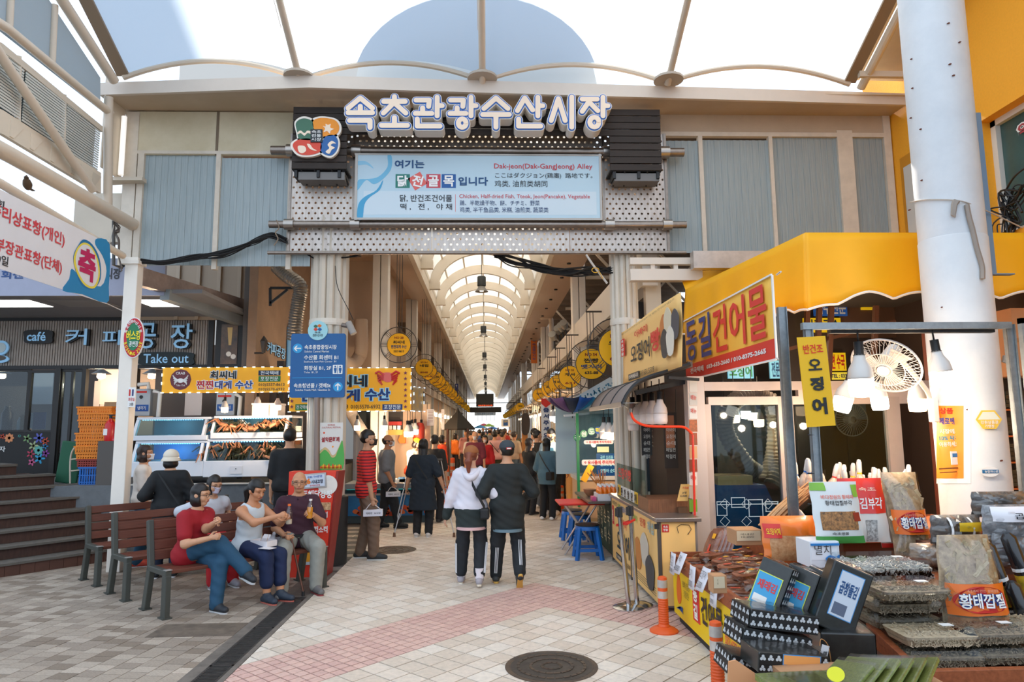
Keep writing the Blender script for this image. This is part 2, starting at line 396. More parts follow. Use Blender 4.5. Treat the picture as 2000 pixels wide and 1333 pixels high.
for (a,b,c,d)in ((243,222,268,520),(268,300,280,520),(421,302,430,528),(563,312,572,528),(1366,268,1374,495),(1504,262,1511,492),(1638,258,1668,480),(268,298,570,304),(1290,262,1728,270),(1728,226,1742,470)):fr.box(m,a,b,c,d,-.02,.06)
m.build('frame',mat('CFC4B4',.5,var=.1,scale=5),fa)
# left white post
m=M();a=PY(238,520,YF-.1);b=PY(214,1088,YF-.1)
m.bb((PY(235,655,9.18).x,9.18,0),(PY(261,655,9.18).x,9.34,PY(240,510,YF).z));pst=tag(m.build('column',WHITEP,bevel=.01),kind='structure')
M().box((PY(248,655,9.2).x,9.26,PY(250,520,YF).z),(.24,.22,.05)).build('joint_plate',WHITEP,pst)
# fascia canopy
fs=struct('trim_fascia',loc=(0,8.8,6));zt=PY(603,147,8.6).z;zb=PY(603,171,8.6).z
xs=[PY(198,180,8.9).x,PY(603,160,8.6).x,PY(1768,180,8.95).x];ys=[8.85,8.6,8.95]
m=M()
for i in (0,1):m.hexa([(xs[i],ys[i],zb),(xs[i+1],ys[i+1],zb),(xs[i+1],ys[i+1]+.05,zb),(xs[i],ys[i]+.05,zb),(xs[i],ys[i],zt),(xs[i+1],ys[i+1],zt),(xs[i+1],ys[i+1]+.05,zt),(xs[i],ys[i]+.05,zt)])
m.build('fascia_board',mat('D9CCBE',.5,var=.05,scale=2),fs)
for i in (0,1):
 m=M();zw=PY(800,222,YF).z
 m.hexa([(xs[i],ys[i]+.03,zb),(xs[i+1],ys[i+1]+.03,zb),(xs[i+1],YF+.1,zw),(xs[i],YF+.1,zw),(xs[i],ys[i]+.03,zb+.03),(xs[i+1],ys[i+1]+.03,zb+.03),(xs[i+1],YF+.1,zw+.03),(xs[i],YF+.1,zw+.03)])
 m.build('soffit',mat('C9B7A2',.55,c2='BBA88F',scale=1.2),fs)
m=M();m.hexa([(xs[0],8.9,zt-.05),(xs[2],8.9,zt-.05),(xs[2],9.7,zt-.05),(xs[0],9.7,zt-.05),(xs[0],8.9,zt-.03),(xs[2],8.9,zt-.03),(xs[2],9.7,zt-.03),(xs[0],9.7,zt-.03)]);m.build('top_board',CREAM,fs)
m=M().bb((xs[0],YF+.12,zw-.1),(xs[2],YF+.2,zt));m.build('back_board',CREAM,fs)
# ================================================================= fabric roof over the square
rf=struct('roof_membrane',loc=(0,6,8));MEM=fabricglass('C0CCD8',.6)
SL=math.tan(math.radians(27.6));nodes=[PY(245,150,8.8).x,PY(590,143,8.8).x,PY(942,150,8.8).x,PY(1300,156,8.8).x,PY(1655,155,8.8).x]
def roofz(x,y):  # edge scallops between nodes at the fascia
 return zt+(8.8-y)*SL
def rp(s,t):
 x=nodes[0]+(nodes[-1]-nodes[0])*s;k=min(3,int(s*4));q=s*4-k
 sag=.25*4*q*(1-q);y=8.75-t*6.5;e=max(0,1-t*3.2);return (x,y+0,roofz(x,y)+.03+sag*(e*.75+.25))
M().grid(rp,64,30).build('membrane',MEM,rf,smooth=True)
TUBE=mat('D8C8B4',.45,var=.04,scale=4)
for i in range(4):
 m=M();pts=[]
 for k in range(17):
  q=k/16;x=nodes[i]+(nodes[i+1]-nodes[i])*q;pts.append((x,8.75,zt+.02+.25*4*q*(1-q)))
 m.tube(pts,.035,8);m.build('edge_hoop',TUBE,rf,smooth=True)
for i in (1,2,3):
 m=M();x=nodes[i];m.tube([(x,8.72,zt-.02),(x,2.2,roofz(x,2.2)-.02)],.045,12);m.tube([(x-.05,8.0,roofz(x,8.0)-.12),(x-.05,2.2,roofz(x,2.2)-.12)],.004,5)
 m.build('roof_tube',TUBE,rf,smooth=True)
 m=M();m.lathe([(0,0),(.2,0),(.2,.03),(.17,.05),(.06,.1),(0,.1)],(x,8.66,zt+.0),20)
 for k in range(10):m.lathe([(.012,.03),(.012,.055),(0,.055)],(x+.16*math.cos(k*.628),8.66+.16*math.sin(k*.628),zt),6)
 m.build('node_plate',mat('B9AC9C',.5),rf)
m=M()
for sgn,x in ((-1,nodes[0]),(1,nodes[-1])):
 m.beam((x,8.75,zt+.05),(x,2.2,roofz(x,2.2)+.05),.16,.03)
m.build('edge_plate',mat('8E7C68',.6),rf)
# unseen vault end and building block, placed and shaped to shade the fabric roof
XL,XR=-1.72,1.47;XM=(XL+XR)/2
vb=struct('wall_shade_block',loc=(-6.5,13,0));m=M().bb((-14,30,0),(-4.45,36,34));m.build('block',mat('C9C2B8',.8),vb)
# ================================================================= arcade
ar=struct('ceiling',loc=(0,20,5.8));ZS=5.8
RIB=mat('E9DFCF',.5,var=.03,scale=2)
for sgn,x in ((-1,XL),(1,XR)):
 m=M();m.bb((x-.0 if sgn>0 else x-.12,9.6,ZS),(x+.12 if sgn>0 else x,100,ZS+.45));m.build('ridge_beam',RIB,ar)
ribs=None
for k in range(32):
 y=12.3+2.7*k
 if ribs is None:
  m=M();R1=1.62;n=22
  P=[(R1*math.cos(math.pi*i/n),1.3*math.sin(math.pi*i/n))for i in range(n+1)];Q=[((R1-.3)*math.cos(math.pi*i/n),(1.3-.3)*math.sin(math.pi*i/n))for i in range(n+1)]
  for i in range(n):
   a,b,c,d=P[i],P[i+1],Q[i+1],Q[i]
   m.hexa([(a[0],-.07,a[1]),(b[0],-.07,b[1]),(b[0],.07,b[1]),(a[0],.07,a[1]),(d[0],-.07,d[1]),(c[0],-.07,c[1]),(c[0],.07,c[1]),(d[0],.07,d[1])])
  for s in (-1,1):m.bb((s*1.28 if s>0 else -1.62,-.09,-.1),(s*1.62 if s>0 else -1.28,.09,.12))
  ribs=m.build('arch_rib',RIB,None);ribs.parent=ar;ribs.location=V((XM,y,ZS+.25))-ar.location;ar_l=ribs.location
 else:
  o=ribs.copy();COL.objects.link(o);o.location=V((XM,y,ZS+.25))-ar.location
SKY=fabricglass('D8D2C6',.5,'skylight');proto=None
for k in range(33):
 y=12.3+2.7*(k-1)+.1
 if proto is None:
  m=M();n=12
  m.grid(lambda s,t:(1.60*math.cos(math.pi*s),t*2.72,1.32*math.sin(math.pi*s)),n,1);proto=m.build('skylight_panel',SKY,None,smooth=True);proto.parent=ar;proto.location=V((XM,y,ZS+.28))-ar.location
 else:o=proto.copy();COL.objects.link(o);o.location=V((XM,y,ZS+.28))-ar.location
m=M()
for a in (.22,.37,.5,.63,.78):x,z=1.58*math.cos(math.pi*a),1.3*math.sin(math.pi*a);m.beam((XM+x,9.7,ZS+.27+z),(XM+x,98,ZS+.27+z),.05,.05)
m.build('purlin',RIB,ar)
ge=M();n=24;ge.prism([(1.75*math.cos(math.pi*i/n),1.9*math.sin(math.pi*i/n))for i in range(n+1)],(XM,9.3,zt-.02),(1,0,0),(0,0,1),0,.05);ge.build('vault_shade_gable',mat('C5CCCF',.6),ar)  # unseen end, raised so its rounded shadow falls on the membrane
ge=M().grid(lambda s,t:(XM+1.72*math.cos(math.pi*s),9.3+t*.55,zt-.02+1.86*math.sin(math.pi*s)),20,1);ge.build('vault_shade_hood',mat('C5CCCF',.6),ar,thick=.02)
# side soffits
def planks(name,x0,x1,y0,y1,z,wd,c,par):
 m=M();n=int((y1-y0)/wd)
 for i in range(n):m.bb((x0,y0+i*wd+.006,z),(x1,y0+(i+1)*wd,z+.02))
 o=m.build(name,c,par);o['kind']='stuff';return o
planks('soffit_plank',-5.4,XL-.12,9.75,26,ZS-.0,.12,mat('B89C84',.6,var=.1,scale=2),ar)
M().bb((-5.5,9.6,ZS+.03),(XL-.1,100,ZS+.1)).build('soffit',mat('6B5A4B',.7),ar)
M().bb((-3.1,26,ZS),(XL-.12,100,ZS+.02)).build('soffit_panel',mat('CBB49C',.5),ar)
M().bb((XL-.62,9.75,ZS-.035),(XL-.12,100,ZS-.01)).build('soffit_panel',mat('C7AE98',.45,var=.05,scale=1),ar)
M().bb((XR+.12,9.75,ZS-.03),(XR+.95,100,ZS+.0)).build('soffit_panel',mat('BFA48D',.45,var=.05,scale=1),ar)
for k in range(26):M().cyl((XR+.55,11.5+1.6*k,ZS-.06),(XR+.55,11.5+1.6*k,ZS-.03),.05,10).build('downlight',DARK,ar)
# right side dark shed roof with trusses
m=M()
for i in range(34):m.bb((XR+.9,9.9+i*1.2,ZS+.6),(7,10.0+i*1.2,ZS+.75))
m.bb((XR+.9,9.7,ZS+.8),(7,60,ZS+.85));m.build('shed_roof',mat('6A5A4A',.8),ar)
m=M()
for i in range(9):
 y=12+i*4.5
 for j in range(3):m.beam((XR+1+j*1.6,y,ZS+.55),(XR+1.8+j*1.6,y,ZS-.35),.06,.06);m.beam((XR+1.8+j*1.6,y,ZS-.35),(XR+2.6+j*1.6,y,ZS+.55),.06,.06)
 m.beam((XR+1,y,ZS-.35),(7,y,ZS-.35),.08,.08)
m.build('truss',mat('BBA88F',.6),ar)
# columns
XCL,XCR=-2.35,2.35
cp=None
for sx,ysl in ((XCL,[15.1,21.3,26.5,32.5,40,47,54,61,68,75]),(XCR,[17.2,27.2,33,43,52,61,70])):
 for y in ysl:
  if cp is None:
   m=M();m.bb((-.17,-.17,0),(-.01,.17,ZS+.4));m.bb((.01,-.17,0),(.17,.17,ZS+.4));m.bb((-.17,-.16,2.6),(.17,.18,2.62));cp=m.build('column',WHITEP,bevel=.008);cp['kind']='structure';cp.location=(sx,y,0)
  else:o=cp.copy();COL.objects.link(o);o.location=(sx,y,0)
# right longitudinal white beam at z 4.4
h0=PX(1198,546,XCR-.1);h1=PX(1198,600,XCR-.1)
m=M();m.bb((XCR-.12,9.5,PX(1198,610,XCR-.12).z),(XCR+.1,80,PX(1198,546,XCR-.12).z));tag(m.build('beam',mat('E3D9CC',.5,var=.03,scale=1)),kind='structure')
# left side wall of the arcade (behind stalls)
m=M().bb((-3.6,19,0),(-3.5,100,ZS));tag(m.build('wall_left',mat('C3A98E',.7,var=.1,scale=1)),kind='structure')
m=M().bb((-3.5,16.2,2.6),(-2.5,19,ZS));tag(m.build('wall_partition',mat('BDA48C',.7)),kind='structure')
m=M().bb((6.5,12,0),(6.6,100,ZS));tag(m.build('wall_right',mat('6A6058',.8)),kind='structure')
m=M().bb((-3.5,100,0),(6.6,100.2,9));tag(m.build('wall_end',mat('EDE7DE',.7)),kind='structure')
# fluted pillars of the entrance
def fluted(u0,u1,vtop,name='pillar'):
 a=PY(u0,600,9.45);b=PY(u1,600,9.45);xc=(a.x+b.x)/2;r=(b.x-a.x)/2
 t=tag(thing(name,None,None,(xc,9.55,0)),kind='structure');m=M()
 for k in range(12):
  an=2*math.pi*(k+.5)/12;m.cyl((r*.86*math.cos(an),r*.86*math.sin(an),0),(r*.86*math.cos(an),r*.86*math.sin(an),4.75),r*.235,8)
 m.cyl((0,0,0),(0,0,4.75),r*.8,16);m.build('fluting',mat('D9CDBB',.5,var=.06,scale=3),t,smooth=True,local=True)
 z=PY(640,634,9.3).z;M().lathe([(r*.9,0),(r*1.12,0),(r*1.14,.03),(r*1.12,.09),(r*.9,.09)],(0,0,z),32).build('collar',mat('DDD2C2',.5),t,local=True);return t
fluted(606,674,0);fluted(1197,1247,0)
# ================================================================= market gate sign
gate=thing('market_gate','stainless perforated gate sign spanning the market entrance with big blue and white lettering','gate sign',(-.1,9.3,4.2))
PERF=mat('CDC3BA',.38,metal=.55,c2='B5A89D',scale=4,stretch=(6,1,1))
def perforated(fr_,u0,v0,u1,v1,d=0,par=None,name='perforated_panel',cw=.087,ch=.073,r=.017):
 x0,z0,x1,z1=fr_.rect(u0,v0,u1,v1);nx=max(1,round((x1-x0)/cw));nz=max(1,round((z1-z0)/ch));cw=(x1-x0)/nx;ch=(z1-z0)/nz;vs=[];fs=[]
 for j in range(nz):
  off=.5 if j % 2 else 0
  for i in range(nx-(1 if off else 0)):
   cx=x0+(i+.5+off)*cw;cz=z0+(j+.5)*ch;b=len(vs)
   sq=[(.5,0),(.5,.5),(0,.5),(-.5,.5),(-.5,0),(-.5,-.5),(0,-.5),(.5,-.5)]
   vs+=[fr_.pt(cx+p*cw,cz+q*ch,d)for p,q in sq]
   for dd in (d,d-.006):vs+=[fr_.pt(cx+r*math.cos(k*math.pi/4),cz+r*math.sin(k*math.pi/4),dd)for k in range(8)]
   for k in range(8):l=(k+1)% 8;fs.append((b+k,b+l,b+8+l,b+8+k));fs.append((b+8+k,b+8+l,b+16+l,b+16+k))
  if off:
   for e0,e1 in ((x0,x0+cw/2),(x1-cw/2,x1)):
    b=len(vs);vs+=[fr_.pt(e0,z0+j*ch,d),fr_.pt(e1,z0+j*ch,d),fr_.pt(e1,z0+(j+1)*ch,d),fr_.pt(e0,z0+(j+1)*ch,d)];fs.append((b,b+1,b+2,b+3))
 return M().add(vs,fs).build(name,PERF,par)
f2=Fr(Y=9.3)
for b in ((568,262,692,432),(1178,262,1300,432),(692,262,1178,292),(566,432,843,493),(844,432,1112,493),(1113,432,1302,493)):perforated(f2,*b,par=gate)
m=M()
for a in ((565,262,569,497),(1299,262,1304,497),(689,300,694,440),(1176,300,1181,440)):f2.box(m,*a,.0,.02)
m.build('edge_bar',STEEL,gate,kind='stuff')
f3=Fr(Y=9.2)
def pipe(u0,u1,v,r,Y=9.2,nm='steel_pipe'):
 a,b=PY(u0,v,Y),PY(u1,v,Y);z=(a.z+b.z)/2;m=M();m.cyl((a.x,Y,z),(b.x,Y,z),r,18);m.build(nm,STEEL,gate,smooth=True);return z
z1=pipe(530,1335,296,.062);z2=pipe(526,1340,439,.05);pipe(523,1340,494,.026,9.25)
for u in (555,684,1180,1293):
 x=PY(u+10,439,9.2).x
 for z,r in ((z1,.085),(z2,.075)):M().cyl((x-.065,9.2,z),(x+.065,9.2,z),r,20).build('pipe_clamp',mat('B0A8A0',.3,metal=.9),gate,smooth=True)
# slatted dark wood board
WOODD=mat('3C322B',.75,c2='2A2320',scale=5,stretch=(1,8,30))
f4=Fr(Y=8.97);x0,zb0,x1,zt0=f4.rect(572,212,1290,333);lx=f4.rect(572,212,678,333)[2];rx=f4.rect(1190,212,1290,333)[0];n=9;hh=(zt0-zb0)/n
for j in range(n):
 zz0=zt0-(j+1)*hh+.006;zz1=zt0-j*hh-.006;rnd=random.Random(j)
 segs=[(x0,-1.0),(-.99,.75),(.76,x1)] if j<4 else [(x0,lx),(rx,x1)]
 for a,b in segs:M().bb((a,8.95+rnd.uniform(-.004,.004),zz0),(b,8.975,zz1)).build('board_slat',WOODD,gate)
m=M()
for a in (x0+.05,x0+.35,lx-.1,rx+.06,rx+.4,x1-.05):m.bb((a-.02,8.975,zb0-.1),(a+.02,9.2,zt0))
for a in (x0+.12,x0+.3,lx-.2,lx-.05,rx+.05,rx+.2,x1-.2,x1-.05):m.beam((a,8.96,zb0+.02),(a+.03,9.2,zb0-.13),.02,.03)
m.bb((x0,8.975,zb0-.0),(lx,9.3,zb0+.03));m.bb((rx,8.975,zb0),(x1,9.3,zb0+.03));m.build('bracket',DARK,gate,kind='stuff')
m=M();m.bb((x0+.08,9.0,zb0-.13),(lx-.03,9.24,zb0-.02));m.bb((rx+.06,9.0,zb0-.13),(x1-.03,9.24,zb0-.02));m.build('bracket_plate',mat('6E6A66',.4,metal=.6),gate,kind='stuff')
LW,LBL,LC=mat('EFE6DA',.4),mat('0F62B8',.4),mat('F6DFC6',.35)
f5=Fr(Y=8.93)
GA=[[(7.7,.8),(7.7,6.1)],[(7.7,3.2),(9.3,3.2)]];GO=[[(1,1.6),(5.2,1.6),(5.0,3.4)],[(3.1,3.8),(3.1,5.2)],[(.8,5.4),(6,5.4)]];NI=[[(1.4,7),(1.4,9),(8.6,9)]]
LB=[(675,738,[[(1,3.9),(5,1),(9,3.9)],[(5,3.4),(5,5)],[(1,5.2),(9,5.2)],[(1.5,7.4),(8.2,7.4),(8.2,9.4)]],None),(740,805,[[(5,.6),(5,1.4)],[(1.6,2),(8.4,2)],[(5,2.2),(1.5,5.3)],[(5.2,2.6),(8.6,5.3)],[(5,6.6),(5,8.6)],[(.9,8.8),(9.1,8.8)]],None),
(806,871,GO+GA+NI,None),(873,936,GO+GA,(4.8,8.2,1.25)),(936,1001,[[(1.2,4),(5,1),(8.8,4)],[(.8,5.7),(9.2,5.7)],[(5,5.8),(5,9.3)]],None),(1002,1065,[[(1,4.6),(3.4,1),(6,4.4)]]+GA+NI,None),
(1068,1123,[[(1,7.4),(3.7,1.2),(6.3,7.4)],[(8.8,.7),(8.8,9.3)]],None),(1127,1191,[[(1,1.3),(5.8,1.3)],[(3.6,1.5),(1,4.8)],[(3.5,2.4),(6,4.6)]]+GA,(4.9,7.9,1.45))]
f5a=f5;f5=Fr(Y=8.78)
def strokes(a,b,st_,ci,rad,d0,d1,nm,mm,par):
 m=M();g=lambda p:f5.st(a+2+(b-a-4)*p[0]/10,192+68*p[1]/10);r=rad*8.93/F
 def seg(p,q):
  p,q=np.array(p),np.array(q);an=math.atan2(*(q-p)[::-1]);i_=len(m.f)/20*.0004;P=[(q[0]+r*math.cos(an-math.pi/2+math.pi*k/8),q[1]+r*math.sin(an-math.pi/2+math.pi*k/8))for k in range(9)]+[(p[0]+r*math.cos(an+math.pi/2+math.pi*k/8),p[1]+r*math.sin(an+math.pi/2+math.pi*k/8))for k in range(9)];m.prism(P,f5.P,f5.ex,f5.ey,d0,d1+i_)
 for s_ in st_:
  for p,q in zip(s_,s_[1:]):seg(g(p),g(q))
 if ci:C_=[g((ci[0]+ci[2]*math.cos(k*math.pi/8),ci[1]+ci[2]*.95*math.sin(k*math.pi/8)))for k in range(16)];[seg(C_[k-1],C_[k])for k in range(16)]
 return m.build(nm,mm,par)
for a,b,st_,ci in LB:
 t=strokes(a,b,st_,ci,8.6,-.12,.09,'letter',LW,gate);strokes(a,b,st_,ci,7.0,.09,.099,'outline',LBL,t);strokes(a,b,st_,ci,5.0,.09,.108,'letter_face',LC,t)
f5=f5a
# round emblem with four painted lobes
em=tag(thing('emblem',None,None,f5.pt(*f5.st(619,270))),None);em.parent=gate;em.matrix_parent_inverse=wm(gate).inverted()
lobes=[([(583,262),(580,245),(590,236),(603,236),(613,243),(614,262),(611,276),(597,277),(586,274)],'3B6B52'),
  ([(613,250),(616,238),(632,234),(655,238),(664,250),(660,264),(645,269),(625,268)],'F0920E'),
  ([(574,288),(582,278),(600,274),(620,278),(630,286),(626,300),(605,306),(585,303)],'D8442A'),
  ([(630,282),(640,269),(655,268),(662,280),(659,297),(648,307),(635,304),(628,296)],'1B5C9E')]
for pts,c in lobes:
 cx=sum(p[0] for p in pts)/len(pts);cy=sum(p[1] for p in pts)/len(pts)
 big=blob([(cx+(p[0]-cx)*1.17,cy+(p[1]-cy)*1.2)for p in pts],5);f5.poly('emblem_backing',big,mat('F2E9DC',.4),gate,.0,.05)
 f5.poly('emblem_lobe',blob(pts,5),mat(c,.45),gate,.05,.058)
M_=f5.poly('emblem_centre',[(609,257),(632,257),(632,282),(609,282)],mat('20282C',.5),gate,.06,.07)
f5.text('속초\n전통\n시장',611,259,630,280,WHITE,gate,d=.072,bold=.01)
f5.poly('emblem_wave',blob([(584,262),(590,259),(597,264),(603,259),(612,262),(612,266),(603,264),(597,269),(590,264),(584,266)],4),LC,gate,.058,.062)
f5.poly('emblem_fish',blob([(602,285),(608,286),(613,293),(621,298),(613,297),(606,293)],4),LC,gate,.058,.062)
f5.poly('emblem_apple',blob([(584,290),(590,288),(598,290),(600,298),(593,303),(586,300)],4),LC,gate,.058,.062)
f5.poly('emblem_flower',blob([(638,246),(643,248),(648,246),(647,253),(654,256),(648,259),(646,265),(641,260),(634,262),(637,255),(633,250),(638,251)],3),LC,gate,.058,.062)
f5.poly('emblem_wave',blob([(638,300),(645,293),(642,286),(650,279),(658,284),(652,284),(648,288),(656,292),(650,296),(645,304)],4),LC,gate,.058,.062)
bpy.data.objects.remove(em)
# ---- light-box board
f6=Fr(Y=9.12);m=M();f6.box(m,697,303,1172,427,-.1,0);bd=m.build('board',[mat('B9D3E0',.35)],gate)
m=M();f6.box(m,693,301,698,430,-.12,.006);f6.box(m,1171,301,1175,430,-.12,.006);f6.box(m,693,301,1175,304,-.12,.006);f6.box(m,693,426,1175,430,-.12,.006);m.build('board_frame',mat('A9A29A',.4,metal=.6),gate)
m=M();f6.box(m,710,374,1165,420,0,.002);m.build('board_field',mat('CBDBE4',.4),bd)
f6.poly('board_swirl',blob([(698,372),(715,352),(730,360),(748,350),(764,330),(765,306),(757,304),(757,326),(740,345),(720,350),(700,352)],4),mat('6DB6D8',.4),bd,.001,.003)
f6.poly('board_swirl',blob([(698,427),(700,400),(712,385),(735,372),(748,352),(742,371),(722,386),(712,400),(708,427)],4),mat('3E9DC8',.4),bd,.002,.004)
f6.poly('board_swirl',blob([(698,316),(712,315),(722,320),(730,330),(716,322),(698,323)],4),mat('8CC6E2',.4),bd,.001,.003)
BT=mat('154A7C',.5);RT=mat('C93A42',.5);KT=mat('20262C',.5);WT=mat('F4F4F2',.5);NB=mat('25406E',.5)
f6.text('여기는',771,313,829,329,BT,bd,d=.004,bold=.03)
for c,a,col,tl in (('닭',772,'1E7A6C',0),('전',801,'E0655E',.25),('골',832,'C94450',0),('목',862,'14579C',0)):
 s_,t_=f6.st(a+14.5,354);h=.098;k=[]
 for dx,dy in ((-1,-1),(1,-1),(1,1),(-1,1)):k.append((s_+h*(dx*math.cos(tl*2.2)-dy*math.sin(tl*2.2)),t_+h*(dx*math.sin(tl*2.2)+dy*math.cos(tl*2.2))))
 M().prism(k,f6.P,f6.ex,f6.ey,0,.004).build('board_square',mat(col,.5),bd)
 f6.text(c,a+4,343,a+25,365,WT,bd,d=.006,bold=.03,tilt=-tl)
f6.text('입니다',895,346,953,363,BT,bd,d=.004,bold=.03)
f6.text('Dak-jeon(Dak-GangJeong) Alley',965,320,1157,333,RT,bd,d=.004,bold=.008)
f6.text('ここはダクジョン(鶏廛)  路地です。',967,338,1157,350,KT,bd,d=.004,bold=.0)
f6.text('鸡类, 油煎类胡同',966,353,1069,366,KT,bd,d=.004,bold=.0)
f6.text('닭, 반건조건어물',781,381,883,395,KT,bd,d=.004,bold=.01);f6.text('떡 ,   전 ,   야 채',782,398,883,411,KT,bd,d=.004,bold=.01)
f6.text('Chicken, Half-dried Fish, Tteok, Jeon(Pancake), Vegetable',897,380,1152,390,RT,bd,d=.004,bold=.002)
f6.text('鶏、半乾燥干物、餅、チヂミ、野菜',898,392,1054,402,NB,bd,d=.004,bold=.0);f6.text('鸡类, 半干鱼品类, 米糕, 油煎类, 蔬菜类',898,405,1071,416,NB,bd,d=.004,bold=.0)
m=M();f6.box(m,889,380,890,414,0,.003);m.build('board_rule',mat('D88A8A'),bd)
# cable bundles along the gate
def cables(name,paths,label,r=.012,spread=.03,n=10,c='1B1B1C',seed=1):
 rn=random.Random(seed);m=M()
 for k in range(n):
  off=[V((rn.gauss(0,spread*.3),rn.gauss(0,spread*.5),rn.gauss(0,spread)))for _ in paths]
  m.tube(curve([V(p)+o for p,o in zip(paths,off)],6),r*rn.uniform(.6,1.2),5)
 return tag(m.build(name,mat(c,.5),smooth=True),label,'cables')
Yc=9.25
cables('cable_bundle',[PY(u,v,Yc)for u,v in ((238,520),(262,512),(320,513),(380,503),(440,495),(500,472),(530,461),(560,473))],'black cable bundle sagging across the blue panels from the white post',r=.011,spread=.022,n=12)
cables('cable_bundle',[PY(u,v,9.5)for u,v in ((965,497),(1000,510),(1060,525),(1110,532),(1160,531),(1197,527))],'black cable bundle hanging under the gate by the round pillar',r=.013,spread=.035,n=14,seed=3)
cables('cable',[PY(u,v,9.38)for u,v in ((600,497),(620,507),(650,500),(665,512),(650,520),(648,505),(675,503),(705,498))],'thin black cables looped atop the fluted pillar',r=.006,spread=.012,n=5,seed=4)
cables('cable',[PY(u,v,9.3)for u,v in ((655,520),(660,560),(680,605),(690,625))],'single black cable hanging down the fluted pillar to the camera',r=.006,spread=.004,n=1,seed=5)
tag(M().tube(curve([PY(u,v,9.15)for u,v in ((540,430),(545,445),(538,455),(543,467),(535,480))],4),.008,5).build('rope',mat('8C7B68',.9)),'frayed brown rope knotted round the end of the lower pipe','rope')
tag(M().tube(curve([PY(u,v,9.15)for u,v in ((1145,498),(1160,520),(1186,554))],4),.016,8).build('conduit',mat('C9C4BC',.4,metal=.4),smooth=True),'thin slanting steel conduit tied with yellow string under the gate','pipe')
c=PY(1163,528,9.12);tag(M().tube([c+V((.05*math.cos(a),0,.035*math.sin(a)))for a in [k*.6 for k in range(11)]]+[c+V((.1,0,-.12))],.006,5).build('string',mat('E0A81E',.6)),'yellow string looped round the slanting conduit','string')
# security camera
c=PY(683,635,9.3);t=thing('security_camera','grey security camera bracketed beside the fluted pillar collar','camera',c)
M().cyl(c+V((-.1,0,.0)),c+V((.02,-.05,-.03)),.03).build('bracket',STEEL,t,smooth=True);M().cyl(c+V((-.0,-.1,.02)),c+V((.08,-.12,-.14)),.045,14).build('body',mat('9C948C',.4),t,smooth=True)
# ================================================================= left side building of trusses and louvres
LX=-5.0;lb=struct('wall_left',loc=(LX,5,5));fl=Fr(X=LX)
def ftube(fr_,pts,r,par,name='tube',mm=TUBE,n=12,d=0):
 M().tube([fr_.pt(*fr_.st(*p),d)for p in pts],r,n).build(name,mm,par,smooth=True)
fl.poly('glazing',[(-300,-190),(96,0),(196,152),(196,214),(0,60),(-300,-150)],fabricglass('C4CCD0',.55,'glazing'),lb,-.012,0)
for a,b in (((104,10),(98,132)),((20,-60),(14,62))):ftube(fl,(a,b),.035,lb,'mullion',d=.02)
ftube(fl,((-60,-260),(104,0),(208,158)),.062,lb,d=.1);ftube(fl,((-300,-130),(0,56),(204,222)),.05,lb,d=.08)
fl.poly('cladding',[(-300,-80),(0,85),(196,247),(196,258),(0,100),(-300,-62)],CREAM,lb,-.02,.03)
fl.poly('cladding',[(-300,100),(0,215),(193,338),(193,378),(0,262),(-300,140)],CREAM,lb,-.02,.03)
LOUV=mat('D4D6D0',.4,var=.1,scale=3)
def yz(u,v):q=fl.st(u,v);return q
for (ua,ub)in ((-110,33),(42,122),(128,192)):
 ya,yb=yz(ua,200)[0],yz(ub,260)[0];zt_=yz(120,190)[1];zb_=yz(120,290)[1];m=M();n=19
 for j in range(n):
  z=zb_+(zt_-zb_)*(j+.5)/n;m.box((LX+.02,(ya+yb)/2,z),(.008,abs(yb-ya),(zt_-zb_)/n*.62),Matrix.Rotation(math.radians(14),3,'Y'))
 tag(m.build('louvre',LOUV,lb),kind='stuff')
 m=M().bb((LX-.06,min(ya,yb),zb_),(LX-.04,max(ya,yb),zt_));m.build('louvre_back',mat('5E6B6C',.7),lb)
for u,v0,v1 in ((37,110,240),(125,185,300)):ftube(fl,((u,v0),(u-2,v1)),.03,lb,'louvre_frame',CREAM,4)
ftube(fl,((-200,200),(0,305),(246,441)),.085,lb,d=.12,name='chord_tube');ftube(fl,((-80,20),(0,142),(162,372)),.05,lb,d=.12,name='brace_tube')
ftube(fl,((200,190),(198,402)),.055,lb,'post_tube',d=.08);ftube(Fr(X=-4.75),((-200,262),(0,358),(240,500)),.045,lb,'rail_tube')
for k in range(5):
 u=40+k*38;v=250+k*24;q=fl.pt(*fl.st(u,v));M().prism([(0,0),(.2,0),(.2,-.18),(.14,-.18)],q,(0,-1,0),(0,0,1),-.04,.045).build('gusset',CREAM,lb)
m=M();q=PY(238,210,9.35);m.bb((LX-.1,8.85,PY(240,350,9.3).z),(PY(236,300,9.3).x,9.35,q.z+.2));m.build('corner_panel',CREAM,lb)
a,b=PY(243,228,9.2),PY(241,342,9.2);tag(M().cyl(a,V((a.x,a.y,b.z)),.035,12).build('light_tube',mat('F2EFEA',.3,emit=.6),smooth=True),'bare white tube light fixed upright in the corner beside the post','lamp')
M().prism([(0,0),(.5,0),(.5,.12),(0,.2)],PY(205,352,9.2),(1,0,0),(0,1,0),0,.05).build('ledge',CREAM,lb)
M().bb((PY(207,400,9.5).x-.4,9.45,PY(240,475,9.5).z),(PY(240,400,9.5).x,9.6,PY(240,380,9.5).z)).build('ledge',CREAM,lb)
cables('cable_bundle',[PY(u,v,9.1)for u,v in ((230,420),(226,435),(233,448),(225,455),(231,470),(232,500),(238,525))],'tangled grey cord hanging from the big tube beside the post',r=.009,spread=.02,n=6,c='6B6058',seed=8)
tag(M().tube([PY(222,432,9.0),PY(222,518,9.0),PY(238,523,9.17)],.022,8).build('downpipe',mat('4A4744',.5),smooth=True),'thin dark pipe between big tube and white post','pipe')
